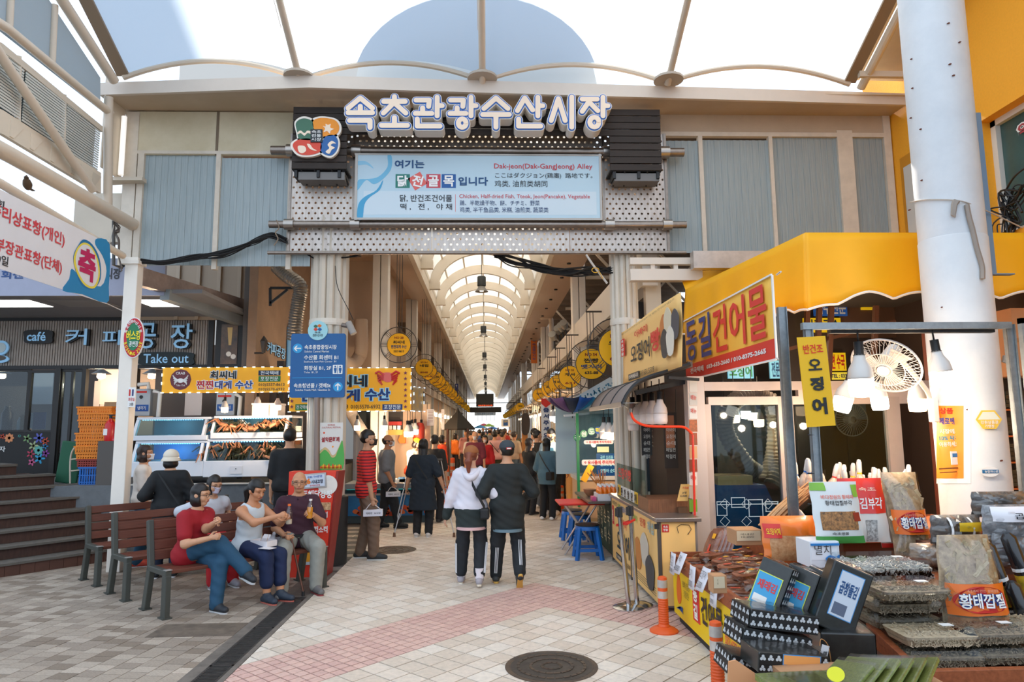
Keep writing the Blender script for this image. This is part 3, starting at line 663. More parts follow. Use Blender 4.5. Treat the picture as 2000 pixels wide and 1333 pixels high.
# bird on the rail
c=Fr(X=-4.75).at(53,370);t=thing('sparrow','small brown sparrow perched on the rail above the white banner','bird',c)
M().lathe([(0,-.07),(.03,-.05),(.045,0),(.035,.05),(.02,.08),(0,.1)],c+V((0,0,.05)),10,(.3,-.8,.5)).build('body',mat('5A4632',.8),t,smooth=True);M().lathe([(0,-.03),(.025,0),(0,.03)],c+V((.03,-.07,.1)),8).build('head',mat('4A3828',.8),t,smooth=True);M().box(c+V((-.02,.08,.03)),(.03,.1,.01)).build('tail',mat('4A3828'),t)
# banner
ba=thing('banner','white banner with red lettering and a blue wave end hung from the rail','banner',Fr(X=-4.7).at(100,500));fb=Fr(X=-4.7)
BW=mat('E4E2E4',.6,var=.03,scale=3)
fb.poly('cloth',[(-260,240),(214,477),(208,594),(-260,440)],BW,ba,-.004,0)
fb.poly('wave_print',blob([(214,478),(212,560),(208,592),(160,575),(122,568),(135,545),(140,525),(160,545),(196,560),(208,530),(200,500),(186,478),(190,466)],3),mat('2388BE',.5),ba,.001,.003)
fb.poly('wave_print',blob([(152,480),(163,468),(180,478),(194,506),(196,545),(180,566),(158,556),(146,525),(143,500)],4),mat('1F74A8',.5),ba,.003,.004)
fb.poly('oval_print',blob([(150,485),(163,474),(178,482),(191,508),(194,540),(184,563),(165,558),(150,535),(143,508)],4),mat('F2DC4A',.5),ba,.004,.005)
fb.poly('oval_print',blob([(152,488),(163,478),(177,485),(188,509),(191,538),(182,559),(166,554),(153,533),(147,508)],4),BW,ba,.005,.006)
BR=mat('D8434A',.5)
fb.text('축',151,486,186,549,mat('C2185B',.5),ba,d=.007,bold=.04);fb.text('총리상표창(개인)',-22,423,128,456,BR,ba,d=.002,bold=.02);fb.text('중소벤처기업부장관표창(단체)',-150,459,124,492,BR,ba,d=.002,bold=.02)
fb.text('총회',-30,385,8,403,KT,ba,d=.002);fb.text('10일',-14,497,16,517,KT,ba,d=.002)
tag(M().tube([fb.at(214,476),PY(222,440,8.9)],.006,5).build('string',mat('B8B0A4')),'short cord tying the upper banner corner','string')
tag(M().tube([fb.at(208,593),PY(240,608,9.3)],.006,5).build('string',mat('D8D4CC')),'short cord tying the lower banner corner to the post','string')
# ================================================================= yellow building on the right
RX=PY(1742,350,9.4).x+.02;rb=struct('wall_yellow',loc=(RX,6,4));fy=Fr(X=RX)
YW=mat('F2A624',.75,var=.05,scale=40,bump=.25)
yw0,z0,_,_=0,0,0,0
def yzr(u,v):q=fy.at(u,v);return q.y,q.z
(ya,za),(yb,zb_)=yzr(1911,240),yzr(2120,250);zbot=yzr(1950,462)[1]
yN=1.5;zc=9.5
m=M()
m.bb((RX,ya,0),(RX+.25,10,zc));m.bb((RX,yN,za),(RX+.25,ya,zc));m.bb((RX,yN,0),(RX+.25,ya,zbot));m.build('plaster',YW,rb)
m=M();m.bb((RX+.2,yN,zbot),(RX+.22,ya,za));m.build('pane',mat('42605C',.25,c2='35504E',scale=2),rb)
m=M()
for y in (ya-.03,ya-.75,ya-1.5):m.bb((RX+.14,y-.05,zbot),(RX+.2,y+.03,za))
m.bb((RX+.14,yN,za-.07),(RX+.2,ya,za));m.bb((RX+.14,yN,zbot),(RX+.2,ya,zbot+.07));m.build('window_frame',mat('DAD6CC',.5),rb)
fyw=Fr(X=RX+.19)
for u,v in ((1934,268),(2004,250)):
 fyw.text('약',u-19,v-17,u+19,v+17,WHITE,rb,d=.004,bold=.09);fyw.text('약',u-15,v-14,u+15,v+14,mat('A83E44'),rb,d=.008,bold=.03)
# recess with small window left of the big column
m=M();a=PY(1745,300,9.35);m.bb((RX-.01,7.9,PY(1760,470,9).z),(RX-.0,9.2,PY(1760,300,9).z));m.build('recess',mat('D08A18',.75),rb)
fy.box(M(),1776,320,1792,460,.02,.05).build('window_frame',mat('CFCBC4',.5),rb)
# slope roof over it
sr=tag(M().add([(PY(1665,155,9.0).x,9.0,PY(1665,155,9.0).z),(RX+1,9.0,PY(1700,158,9.0).z),(RX+1,2,PY(1700,158,9.0).z+3.7),(nodes[-1]+.1,2,roofz(0,2))],[(0,1,2,3)]).build('roof_side',mat('B8A992',.6,var=.05),thick=.04),kind='structure')
m=M()
for k in range(6):y=8.6-k*1.1;m.beam((nodes[-1]+.05,y,roofz(0,y)-.02),(RX+.6,y,roofz(0,y)-.02),.06,.08)
m.tube([(nodes[-1]+.18,8.8,zt),(nodes[-1]+.18,2,roofz(0,2)-.02)],.06,12);m.build('roof_beam',CREAM,sr)
cables('cable_bundle',[PX(u,v,RX-.08)for u,v in ((1962,470),(1958,440),(1975,420),(1960,400),(1985,385),(2010,370))],'tangle of black cables bunched before the yellow wall window',r=.012,spread=.12,n=12,seed=12)
# ================================================================= steps and platform on the left
TRD=mat('5F5A53',.8,var=.25,scale=12,stretch=(1,1,6));RSR=mat('4A3026',.7,c2='3A251D',scale=6,stretch=(6,6,1));RSP=mat('57372B',.7,var=.15,scale=6)
p0,p1=G(0,1129),G(210,1097);sdir=(p1-p0).normalized();nb=V((-sdir.y,sdir.x,0));RH,TD=.163,.30
st=thing('staircase','wide brown timber steps climbing to the coffee shop platform','steps',(p0.x,p0.y,0))
def stair_end(o,z,ut):
 t=0
 while proj(o+sdir*t+V((0,0,z)))[0]<ut and t<8:t+=.02
 return t
for k in range(8):
 o=p0+nb*(k*TD);z1_=(k+1)*RH;te=stair_end(o,z1_,[228,222,219,218,217,185,108,31][k]);a=o-sdir*2.6;b=o+sdir*te
 m=M();q=nb*1.2
 m.hexa([V((*(a+nb*.02).xy,z1_-RH)),V((*(b+nb*.02).xy,z1_-RH)),V((*(b+q).xy,z1_-RH)),V((*(a+q).xy,z1_-RH)),V((*(a+nb*.02).xy,z1_-.03)),V((*(b+nb*.02).xy,z1_-.03)),V((*(b+q).xy,z1_-.03)),V((*(a+q).xy,z1_-.03))])
 m.build('riser',RSR,st)
 m=M()
 for j in range(2):
  c0=nb*(-.02+j*.165);c1=nb*(.14+j*.165);m.hexa([V((*(x+y).xy,z1_-.03))for x,y in ((a,c0),(b,c0),(b,c1),(a,c1))]+[V((*(x+y).xy,z1_))for x,y in ((a,c0),(b,c0),(b,c1),(a,c1))])
 m.build('tread',TRD,st)
 if k==7:M().hexa([V((*(x+y).xy,z1_-.04))for x,y in ((a,nb*0),(b,nb*0),(b,q),(a,q))]+[V((*(x+y).xy,z1_-.001))for x,y in ((a,nb*0),(b,nb*0),(b,q),(a,q))]).build('tread',TRD,st)
L=stair_end(p0,RH,228)+2.6;n=24
for i in range(n):
 a=p0-sdir*2.6+sdir*(L*i/n+.004);b=p0-sdir*2.6+sdir*(L*(i+1)/n);M().hexa([V((*x.xy,0))for x in (a,b,b+nb*.02,a+nb*.02)]+[V((*x.xy,RH-.03))for x in (a,b,b+nb*.02,a+nb*.02)]).build('plank',RSP,st)
PZ=.97
pf=tag(M().bb((-13,10.75,0),(-3.25,19,PZ)).build('floor_platform',mat('6C7073',.8,var=.25,scale=3)),kind='structure')
tag(M().bb((-4.2,10.5,0),(-2.75,10.75,.55)).build('trim_plinth',mat('5F6365',.8,var=.2,scale=5)),kind='structure')
M().bb((-5.4,10.7,PZ),(-3.22,10.78,PZ+.02)).build('edge_strip',mat('BDBAB2'),pf)
# ================================================================= coffee shop
YC=12.5;cf=struct('wall_shopfront',loc=(-7,YC,2));fc=Fr(Y=YC)
m=M();r=fc.rect(-150,627,412,716);n=112
for i in range(n):x0=r[0]+(r[2]-r[0])*i/n;m.bb((x0,YC-.05,r[1]),(x0+(r[2]-r[0])/n*.72,YC-.03,r[3]))
m.build('slat',mat('9A9189',.6,var=.1,scale=8),cf,kind='stuff');fc.plate('sign_back',-150,627,412,716,mat('3D3632'),cf,-.03,0.03)
for b in ((-150,620,420,628),(-150,715,420,722),(410,620,420,722)):fc.plate('sign_frame',*b,BLACK,cf,.03,.09)
CB=mat('8FC4EC',.4,emit=.15)
fd=Fr(Y=YC-.1)
def letter3(f,ch,a,b,c,d,par,mm=CB,name='letter',dep=.05,bold=.008):
 t=f.text(ch,a+3,b+1,c+3,d+1,BLACK,par,d=-.02,bold=bold+.01,depth=dep,lift=0,name=name);f.text(ch,a,b,c,d,mm,t,d=dep,bold=bold,depth=.006,lift=0,name='letter_face');return t
for ch,a,b,c,d in (('커',131,643,173,675),('피',203,646,238,675),('공',272,632,307,682),('장',336,633,378,682)):letter3(fd,ch,a,b,c,d,cf)
fd.poly('name_board',blob([(50,647),(76,645),(103,647),(104,660),(102,670),(76,672),(51,670),(49,659)],3),BLACK,cf,-.02,.03);fd.text('café',55,649,92,667,CB,cf,d=.034,bold=.02)
fd.poly('name_board',blob([(277,690),(326,688),(376,690),(379,701),(376,713),(326,715),(276,713),(273,701)],3),mat('1B2A30'),cf,-.02,.03);fd.text('Take out',282,692,370,710,CB,cf,d=.034,bold=.012)
fd.disc('cup_logo',4,680,.13,CB,cf,.0,.03);fd.disc('cup_logo',4,680,.09,mat('C6D8DC'),cf,.03,.04);fd.disc('cup_logo',0,702,.17,CB,cf,0,.025,ry=.07);fd.disc('cup_logo',-2,700,.14,mat('5A5652'),cf,.025,.035,ry=.05)
# soffit and fascia above the shop
zc_=fc.rect(0,622,400,640)[3]
tag(M().bb((-13,10.2,zc_),(-4.25,YC+.1,zc_+.06)).build('ceiling_shop',mat('8A898B',.7,var=.05)),kind='structure')
for a,b,e in ((-60,72,7.5),(105,208,0),(272,336,7.5)):
 q0,q1=PY(a,603,10.9),PY(b,603,10.9);t=thing('ceiling_light','square %s light panel in the shop soffit, %s' % (('glowing' if e else 'unlit'),('next to the white post' if a==272 else 'farthest from the white post' if e else 'between the two glowing ones')),'ceiling light',(q0.x+.3,10.9,zc_))
 M().bb((q0.x,10.7,zc_-.008),(q1.x,11.3,zc_-.001)).build('diffuser',mat('FFFDF6',.4,emit=3.5)if e else mat('9C9A98'),t)
m=M();f10=Fr(Y=10.15);m=f10.box(M(),-150,505,322,578,-.05,0);fbn=m.build('fascia_board',mat('A9ADC2',.5,var=.04),cf)
f10.text('회센',3,528,46,545,mat('2A4E86'),fbn,d=.004,bold=.03);f10.text('시장',206,524,236,546,mat('3A3A40'),fbn,d=.004,bold=.03)
m=M().beam(PY(272,541,9.7),PY(484,603,12.3),.12,.26);tag(m.build('beam',mat('A8948A',.35,metal=.6,var=.25,scale=5)),kind='structure')
m=M().beam(PY(322,576,10.15),PY(470,628,12.3),.15,.16);tag(m.build('beam',mat('8F9698',.5)),kind='structure')
cw=struct('wall_ribbed',loc=(-5,12.3,4));fw=Fr(Y=12.35);fw.plate('sheet',270,500,486,625,mat('B3A08A',.6),cw,-.05,0)
for u in (345,385,425,465):fw.plate('rib',u,500,u+7,625,mat('BBA993',.6),cw,0,.05)
tag(M().bb((PY(480,600,12).x,11.9,0),(PY(498,600,12).x,12.1,4.9)).build('column',mat('5A534E',.6)),kind='structure')
sw=tag(M().bb((-4.1,11.75,PZ),(-3.95,19,5.8)).build('wall_side',mat('9C8068',.85,var=.15,scale=2,bump=.2)),kind='structure')
fs2=Fr(X=-3.93);
for i,ch in enumerate('커피공장'):letter3(fs2,ch,520+i*9,668+i*4,528+i*9,690+i*4,sw,dep=.02)
tag(fs2.plate('window_blue',560,640,578,760,mat('6FA6D2',.3,emit=.15)),kind='structure')
q=fs2.at(497,690);t=thing('wall_lantern','black wall lantern bracketed beside the small coffee lettering','lamp',q)
M().cyl(q,q+V((.15,0,0)),.015).build('bracket',BLACK,t);M().lathe([(.03,0),(.06,.2),(.07,.2),(0,.3)],q+V((.15,0,0)),6).build('lantern',mat('3A3530',.4),t)
# picture box
pb=thing('picture_box','black framed coffee cup picture box at the corner of the shop sign','picture',fd.at(450,670));f13=Fr(Y=12.3)
f13.plate('frame',421,625,478,720,BLACK,pb,-.1,0);f13.plate('picture',432,634,464,712,mat('2A1C14',.3,c2='6A4A2A',scale=4),pb,0,.01);f13.disc('cup_print',447,692,.045,mat('E8E2D8'),pb,.01,.014);f13.disc('cup_print',456,697,.045,mat('E8E2D8'),pb,.01,.014);f13.poly('machine_print',[(445,640),(455,640),(452,675),(447,675)],mat('C9A45A',.3),pb,.01,.013)
# shop interior shell and glazed fronts
ins=struct('wall_interior',loc=(-8,15,2));m=M();m.bb((-13,16.4,PZ),(-3.7,16.5,3.8));m.build('back',mat('4A403A',.8),ins)
for (a,b,c,d,col)in ((192,722,232,790,'E4C8BA'),(192,790,232,930,'C8B4AA'),(180,745,192,930,'B8B0AC'),(270,722,420,930,'8A7A6E')):Fr(Y=13.6).plate('interior_panel',a,b,c,d,mat(col,.7),ins)
FRM=mat('22201F',.5)
for i,(a,b,c,d)in enumerate(((-150,722,60,845),(58,724,112,845),(116,722,164,930))):
 w=struct('window_%d' % (i+1),loc=fc.at((a+c)/2,(b+d)/2))
 for e in ((a,b,c,b+5),(a,d-4,c,d),(a,b,a+4,d),(c-5,b,c,d)):fc.plate('frame',*e,FRM,w,.0,.06)
 if i==2:fc.plate('frame',136,722,141,930,FRM,w,0,.05)
 fc.plate('pane',a+4,b+5,c-5,d-4,glassy('B9C6CC',.16),w,.02,.028)
fc.plate('post',160,720,168,932,FRM,cf,0,.1);fc.plate('post',108,720,118,932,FRM,cf,-.02,.1);fc.plate('post',262,720,268,932,FRM,cf,0,.1)
Fr(Y=14.5).plate('interior_panel',66,728,104,790,mat('D6DCE2',.5),ins);Fr(Y=13.9).plate('interior_panel',-60,755,60,842,mat('55504C',.6),ins)  # pale panel stands in for the white reflection in the window
fp=thing('flower_panel','black panel painted with bright flowers under the shop window','panel',fc.at(40,875));fc.plate('board',-150,845,104,945,mat('191718',.6),fp,.0,.05)
rn=random.Random(4)
def flower(u,v,r,c,n=6,w=.5):
 P=[];s_,t_=fc.st(u,v)
 for k in range(n*6):
  a=2*math.pi*k/(n*6);q=r*(1-w*.5+w*.5*math.cos(a*n));P.append((s_+q*math.cos(a),t_+q*math.sin(a)))
 M().prism(P,fc.P,fc.ex,fc.ey,.05,.054).build('flower_print',mat(c,.6),fp)
for u,v,r,c,n,w in ((9,853,.05,'D84A2A',5,.8),(22,856,.085,'D88A5A',8,.25),(57,857,.08,'7AA06A',5,.8),(80,856,.1,'5A62B8',6,.7),(92,862,.075,'D8482A',6,.8),(69,871,.09,'A8B88A',5,.85),(79,880,.085,'58A8A0',8,.25),(92,872,.06,'2A80B8',5,.8),(64,887,.08,'C23A5A',5,.85),(81,896,.1,'2A9AC8',5,.8),(93,886,.07,'8A3A98',5,.7),(42,852,.03,'5AB0A8',5,.8),(66,903,.07,'C85A88',5,.6),(-20,870,.1,'E0A040',7,.4)):
 flower(u,v,r,c,n,w);flower(u,v,r*.35,'E8DC9A',5,.3)
fc.text('피자',-10,872,15,883,WHITE,fp,d=.055)
# small things on the shop sill
def lathe_thing(name,label,cat,c,parts,group=None,n=16):
 t=thing(name,label,cat,c,group=group)
 for nm,prof,mm in parts:M().lathe(prof,(0,0,0),n).build(nm,mm,t,smooth=True,local=True)
 return t
def sill(u,v,Y=12.75):p=PY(u,v,Y);return p
M().bb((-13,12.56,0),(-8.4,13.3,sill(30,842).z)).build('interior_counter',mat('3A3532',.5),ins)
z=sill(30,842).z
for u,h,r,col,nm,lb in ((34,.25,.045,'E6E4DE','milk_bottle','white milk bottle on the shop sill'),(8,.45,.09,'4A4644','coffee_machine','dark cylindrical coffee machine at the shop sill')):
 p=sill(u,840);lathe_thing(nm,lb,'bottle' if 'bottle' in nm else 'machine',(p.x,12.8,z),[('body',[(0,0),(r,0),(r,h*.7),(r*.5,h*.9),(r*.5,h*.97)],mat(col,.4)),('cap',[(r*.55,h*.97),(r*.55,h),(0,h)],mat('B8B2AA',.4))])
p=sill(45,840);tag(M().bb((p.x-.06,12.75,z),(p.x+.06,12.9,z+.28)).build('paper_carton',mat('B08A60',.7)),'tan paper carton on the shop sill beside the milk bottle','carton')
p=PY(77,822,12.62);t=thing('notice_folder','blue notice folder leaning inside the shop window','notice',p);M().box(p,(.22,.01,.3)).build('sheet',mat('1F4F9A'),t);M().box(p+V((-.12,.02,.0)),(.1,.01,.28)).build('backing',WHITE,t)
def bulb_light(p,e,c=(1,.75,.5),r=.04):
 l=bpy.data.lights.new('bulb_light','POINT');l.energy=e;l.color=c;l.shadow_soft_size=r;o=bpy.data.objects.new('bulb_light',l);COL.objects.link(o);o.location=p;return o
WARM=mat('FFD9B0',.4,emit=7);COOLW=mat('F4F8FF',.4,emit=7)
BP={}
def led_bulb(p,label,group=None,s=1.0,mm=None,cord=.3,lit=0,tilt=None,capc='C9C6C2',key='a'):
 """hanging LED lamp: p is the socket top"""
 t=thing('led_bulb',label,'lamp',p,group=group);t.scale=(s,s,s);mm=mm or WARM
 if (key,cord,mm.name)not in BP:
  BP[(key,cord,mm.name)]=(M().lathe([(.022,-.0),(.022,-.06),(.028,-.065),(0,-.066)],n=10).mesh('socket',BLACK),M().lathe([(.024,-.062),(.03,-.09),(.052,-.13),(.058,-.17),(.058,-.18)],n=18).mesh('housing',mat(capc,.4)),M().lathe([(.057,-.178),(.056,-.24),(.05,-.262),(0,-.268)],n=18).mesh('diffuser',mm),M().cyl((0,0,0),(0,0,cord),.005,5).mesh('cord',BLACK))
 for me in BP[(key,cord,mm.name)]:
  me.polygons.foreach_set('use_smooth',[True]*len(me.polygons));o=link(me.name,me,t,True)
 if tilt:t.rotation_euler=tilt
 if lit:l=bulb_light(p+V((0,0,-.36*s)),lit)
 return t
for u,n_ in ((198,'in the doorway with the white wall'),(297,'behind the oval busking sign'),(3,'at the shop window edge')):
 p=PY(u,733,13.1);t=thing('shop_lamp','warm lamp under a flat black shade '+n_,'lamp',p);M().lathe([(.02,.12),(.05,.1),(.17,.02),(.16,.015),(0,.05)],(0,0,0),18).build('shade',BLACK,t,local=True);M().lathe([(.07,.03),(.075,-.04),(.05,-.07),(0,-.075)],(0,0,0),14).build('bulb',WARM,t,local=True,smooth=True);M().cyl((0,0,.1),(0,0,.6),.008,6).build('cord',BLACK,t,local=True)
 bulb_light(p+V((0,-.1,-.2)),30)
# crates
def crate_proto(col,label,h=.16,name='plastic_crate'):
 t=thing(name,label,'crate');mm=mat(col,.5);W_,D_=.52,.38;m=M()
 m.bb((-W_/2,-D_/2,0),(W_/2,D_/2,.01));m.bb((-W_/2-.015,-D_/2-.015,h-.025),(W_/2+.015,-D_/2+.01,h));m.bb((-W_/2-.015,D_/2-.01,h-.025),(W_/2+.015,D_/2+.015,h));m.bb((-W_/2-.015,-D_/2,h-.025),(-W_/2+.01,D_/2,h));m.bb((W_/2-.01,-D_/2,h-.025),(W_/2+.015,D_/2,h))
 m.build('rim',mm,t,local=True)
 m=M()
 for s in (-1,1):
  for i in range(14):x=-W_/2+W_*(i+.5)/14;m.bb((x-.009,s*D_/2-.004,0),(x+.009,s*D_/2+.004,h-.02))
  for i in range(10):y=-D_/2+D_*(i+.5)/10;m.bb((s*W_/2-.004,y-.009,0),(s*W_/2+.004,y+.009,h-.02))
  for zz in (.03,h*.5):m.bb((-W_/2,s*D_/2-.005,zz),(W_/2,s*D_/2+.005,zz+.015));m.bb((s*W_/2-.005,-D_/2,zz),(s*W_/2+.005,D_/2,zz+.015))
 m.build('lattice_wall',mm,t,local=True,kind='stuff');M().tube([(W_/2+.01,-.1,h-.03),(W_/2+.04,-.1,h-.07),(W_/2+.04,.1,h-.07),(W_/2+.01,.1,h-.03)],.005,5).build('handle',mat('9A9A98',.4,metal=.8),t,local=True);return t
cx=PY(193,930,11.2).x
blue=crate_proto('1565B8','blue plastic crate at the foot of the orange crate stack',.27);blue.location=(cx+.06,11.2,PZ)
redc=crate_proto('8E2A1E','dark red crate between the blue crate and the orange crates',.12);redc.location=(cx+.02,11.2,PZ+.272)
oc=crate_proto('E8820E','lowest orange crate, resting on the dark red crate',.1);oc.location=(cx,11.2,PZ+.394)
words_=['second','third','fourth','fifth','sixth','seventh','topmost']
for i in range(7):
 dup(oc,(cx+rn.uniform(-.03,.02),11.2+rn.uniform(-.02,.02),PZ+.394+(i+1)*.102),label='orange crate, %s from the bottom of the orange stack' % words_[i] if i<6 else 'topmost orange crate of the stack by the white post',group='orange plastic crates');
oc['group']='orange plastic crates'
# green hand truck
q=G(115,938,PZ);q=V((PY(138,930,11.2).x,11.2,PZ));t=thing('platform_trolley','folded green trolley with a cream tube handle standing on edge','trolley',q)
M().box(q+V((-.1,.12,.33)),(.34,.05,.66),Matrix.Rotation(.12,3,'Y')).build('deck',mat('1F5A40',.7),t,bevel=.02)
m=M();m.tube(curve([q+V(p)for p in ((.22,0,.0),(.17,0,.4),(.13,0,.58),(.03,0,.56),(-.02,0,.4),(.0,0,.0))],5),.014,8);m.cyl(q+V((-.0,0,.2)),q+V((.2,0,.22)),.012);m.cyl(q+V((-.02,0,.38)),q+V((.18,0,.4)),.012);m.build('handle',mat('C9BBA6',.4),t,smooth=True)
# extinguisher
q=V((PY(217,860,11.0).x,10.95,PZ+.0));zq=PY(217,862,10.95).z;t=thing('fire_extinguisher','red fire extinguisher on the crates beside the white post','extinguisher',(q.x,q.y,zq))
M().lathe([(.0,0),(.07,0),(.075,.02),(.075,.26),(.05,.31),(.02,.33),(.02,.35)],n=18).build('cylinder',mat('C4161C',.3),t,smooth=True,local=True);m=M();m.box((0,0,.37),(.03,.03,.05));m.box((.03,0,.4),(.12,.02,.015));m.build('valve',BLACK,t,local=True);M().box((-.03,-.076,.14),(.06,.003,.1)).build('sticker',WHITE,t,local=True);M().tube(curve([(0,0,.36),(.09,0,.34),(.1,0,.2),(.08,0,.08)],5),.01,6).build('hose',BLACK,t,local=True)
M().bb((q.x-.12,10.86,PZ),(q.x+.12,11.02,zq)).build('pedestal',mat('55504C'),pf)
# cardboard boxes in the doorway
for (u0,v0,u1,v1,a,lb)in ((184,786,196,835,.25,'narrow flattened cardboard leaning in the doorway'),(194,785,226,842,-.03,'wide flattened cardboard box with a leaf print leaning in the doorway')):
 fq=Fr(Y=12.2+a*.3);t=thing('cardboard_box',lb,'box',fq.at((u0+u1)/2,v1));z0=PZ;r=fq.rect(u0,v0,u1,v1);M().hexa([(r[0],12.2,z0),(r[2],12.2,z0),(r[2],12.24,z0),(r[0],12.24,z0),(r[0]+a*.5,12.35,r[3]),(r[2]+a*.5,12.35,r[3]),(r[2]+a*.5,12.39,r[3]),(r[0]+a*.5,12.39,r[3])]).build('panel',mat('B08A66',.8,var=.1),t)
# busking sign and toilet notice on the post
bs=thing('busking_sign','oval red and green busking sign fixed to the white post','sign',PY(261,660,9.1));f9=Fr(Y=9.155)
def oval(nm,u,v,wu,hv,mm,d0,d1):r=f9.rect(u-wu,v-hv,u+wu,v+hv);return f9.disc(nm,u,v,(r[2]-r[0])/2,mm,bs,d0,d1,40,(r[3]-r[1])/2)
oval('plate',261,660,20.5,40,WHITE,-.02,0);oval('rim_band',261,660,19,38,mat('C8202E',.5),0,.004);oval('centre',261,658,13,27,mat('1F7A50',.5),.004,.008)
f9.text('버스킹',248,646,275,665,mat('F5DE2A'),bs,d=.012,bold=.03);f9.text('공연장',253,667,271,678,WHITE,bs,d=.012,bold=.02)
def arctext(s,f,u,v,ru,rv,a0,a1,ch,cw_,mm,par,flip=False):
 for i,c in enumerate(s):
  if c==' ':continue
  a=a0+(a1-a0)*i/(len(s)-1);uu=u+ru*math.cos(a);vv=v-rv*math.sin(a);f.text(c,uu-cw_,vv-ch,uu+cw_,vv+ch,mm,par,d=.012,tilt=(a-math.pi/2 if not flip else a+math.pi/2),bold=.02)
arctext('속초관광수산시장',f9,261,660,15.5,32,2.75,.4,3.2,3.0,WHITE,bs);arctext('BUSKING ZONE',f9,261,660,15.8,32,3.5,5.95,3,1.9,mat('F5DE2A'),bs,True)
tn=thing('toilet_notice','small white toilet notice fixed to the white post','notice',PY(257,775,9.13));f9.plate('plate',250,757,264,796,WHITE,tn,-.02,0);f9.plate('man_print',258,761,261,774,NAVY,tn,0,.003);f9.plate('woman_print',252,761,255,774,RED,tn,0,.003);f9.text('화장실',251,777,263,784,RED,tn,d=.004);f9.text('2층',253,787,261,793,KT,tn,d=.004)
# ================================================================= fish tanks and crabs
TW,TG=mat('D6DCE4',.4),glassy('CFE6EA',.1)
def tank(u0,v0,u1,v1,vglass,Y0,label,dep=.75,inner='1D4F7A'):
 f=Fr(Y=Y0);r=f.rect(u0,v0,u1,v1);zg=f.rect(u0,vglass,u1,v1)[3];t=thing('fish_tank',label,'tank',((r[0]+r[2])/2,Y0,r[1]));x0,x1,z0,z1_=r[0],r[2],r[1],r[3];sl=.12
 M().hexa([(x0,Y0,z0),(x1,Y0,z0),(x1,Y0+dep,z0),(x0,Y0+dep,z0),(x0,Y0+.0,zg),(x1,Y0,zg),(x1,Y0+dep,zg),(x0,Y0+dep,zg)]).build('base',TW,t,bevel=.01)
 m=M();m.bb((x0,Y0+sl,z1_-.04),(x1,Y0+dep,z1_));m.build('lid',TW,t,bevel=.008)
 for x in (x0,x1-.09):M().hexa([(x,Y0,zg),(x+.04,Y0,zg),(x+.04,Y0+.07,zg),(x,Y0+.07,zg),(x,Y0+sl,z1_-.04),(x+.04,Y0+sl,z1_-.04),(x+.04,Y0+sl+.06,z1_-.04),(x,Y0+sl+.06,z1_-.04)]).build('corner_post',TW,t)
 M().hexa([(x0+.04,Y0+.02,zg),(x1-.05,Y0+.02,zg),(x1-.05,Y0+.03,zg),(x0+.04,Y0+.03,zg),(x0+.04,Y0+sl+.02,z1_-.04),(x1-.05,Y0+sl+.02,z1_-.04),(x1-.05,Y0+sl+.03,z1_-.04),(x0+.04,Y0+sl+.03,z1_-.04)]).build('front_pane',TG,t)
 M().bb((x1-.012,Y0+.14,zg),(x1-.004,Y0+dep-.05,z1_-.04)).build('side_pane',TG,t)
 M().bb((x0,Y0+dep-.03,zg),(x1,Y0+dep,z1_-.04)).build('back_panel',mat(inner,.5),t)
 M().bb((x0+.02,Y0+.08,zg),(x1-.02,Y0+dep-.04,zg+.006)).build('tank_floor',mat('5A6A70',.5),t)
 m=M()
 for k in range(26):
  x=x0+.1+(x1-x0-.2)*k/26;m.box((x,Y0+sl+.01,z1_-.045),(.02,.01,.008))
 m.build('light_strip',mat('6FC8FF',.4,emit=3),t,kind='stuff');return t,zg
YT=10.85
t1,g1=tank(255,862,397,932,902,YT,'lower empty white fish tank beside the white post',inner='1F6AA8');t2,g2=tank(258,815,405,861,851,YT+.1,'upper empty white fish tank beside the white post',inner='3C6A7A')
t3,g3=tank(397,858,565,932,900,YT,'lower white tank holding the larger heap of brown crabs',inner='4A6670');t4,g4=tank(411,812,566,857,845,YT+.1,'upper white tank holding a few brown crabs',inner='5A6E70')
l=bulb_light(PY(330,880,YT+.4),6,(.4,.7,1));bulb_light(PY(480,875,YT+.4),6,(.7,.85,1));bulb_light(PY(480,825,YT+.45),5,(.8,.9,1));bulb_light(PY(330,825,YT+.45),4,(.6,.85,1))
fT=Fr(Y=YT-.005);fT.plate('door',449,911,473,926,mat('CDD2DA'),t3,0,.008);fT.disc('knob',461,916,.008,DARK,t3,.008,.02,8)
crab=thing('crab','brown snow crab heaped in the white tanks','crab',group='brown crabs in the white tanks');crab.scale=(1.45,1.45,1.6);CRB=mat('B0744A',.5,c2='7E4C30',scale=20)
M().lathe([(0,.0),(.05,.008),(.062,.025),(.045,.045),(0,.05)],n=12).build('shell',CRB,crab,smooth=True,local=True)
for s in (-1,1):
 for k in range(4):a=s*(.35+.42*k);dx,dy=math.sin(a),math.cos(a)*.6-.25;M().tube([(dx*.05,dy*.05,.025),(dx*.11,dy*.1+.0,.07),(dx*.19,dy*.2,.01)],.009,5,rs=[.01,.009,.004]).build('leg',CRB,crab,local=True)
 M().tube([(s*.03,.05,.025),(s*.07,.11,.05),(s*.03,.15,.03)],.012,6,rs=[.009,.013,.012]).build('claw',mat('9A6A4A',.6),crab,local=True)
def put_crabs(t_,zg,spots,first):
 out=first
 for (u,v,lay_)in spots:
  p=PY(u,890,YT+.35);loc=(p.x,YT+rn.uniform(.16,.42),zg+.02+lay_*.065)
  if out:o=crab;o.location=loc;o.rotation_euler=(rn.uniform(-.3,.3),rn.uniform(-.2,.2),rn.uniform(0,6));out=False
  else:o=dup(crab,loc);o.rotation_euler=(rn.uniform(-.3,.3),rn.uniform(-.2,.2),rn.uniform(0,6))
 return out
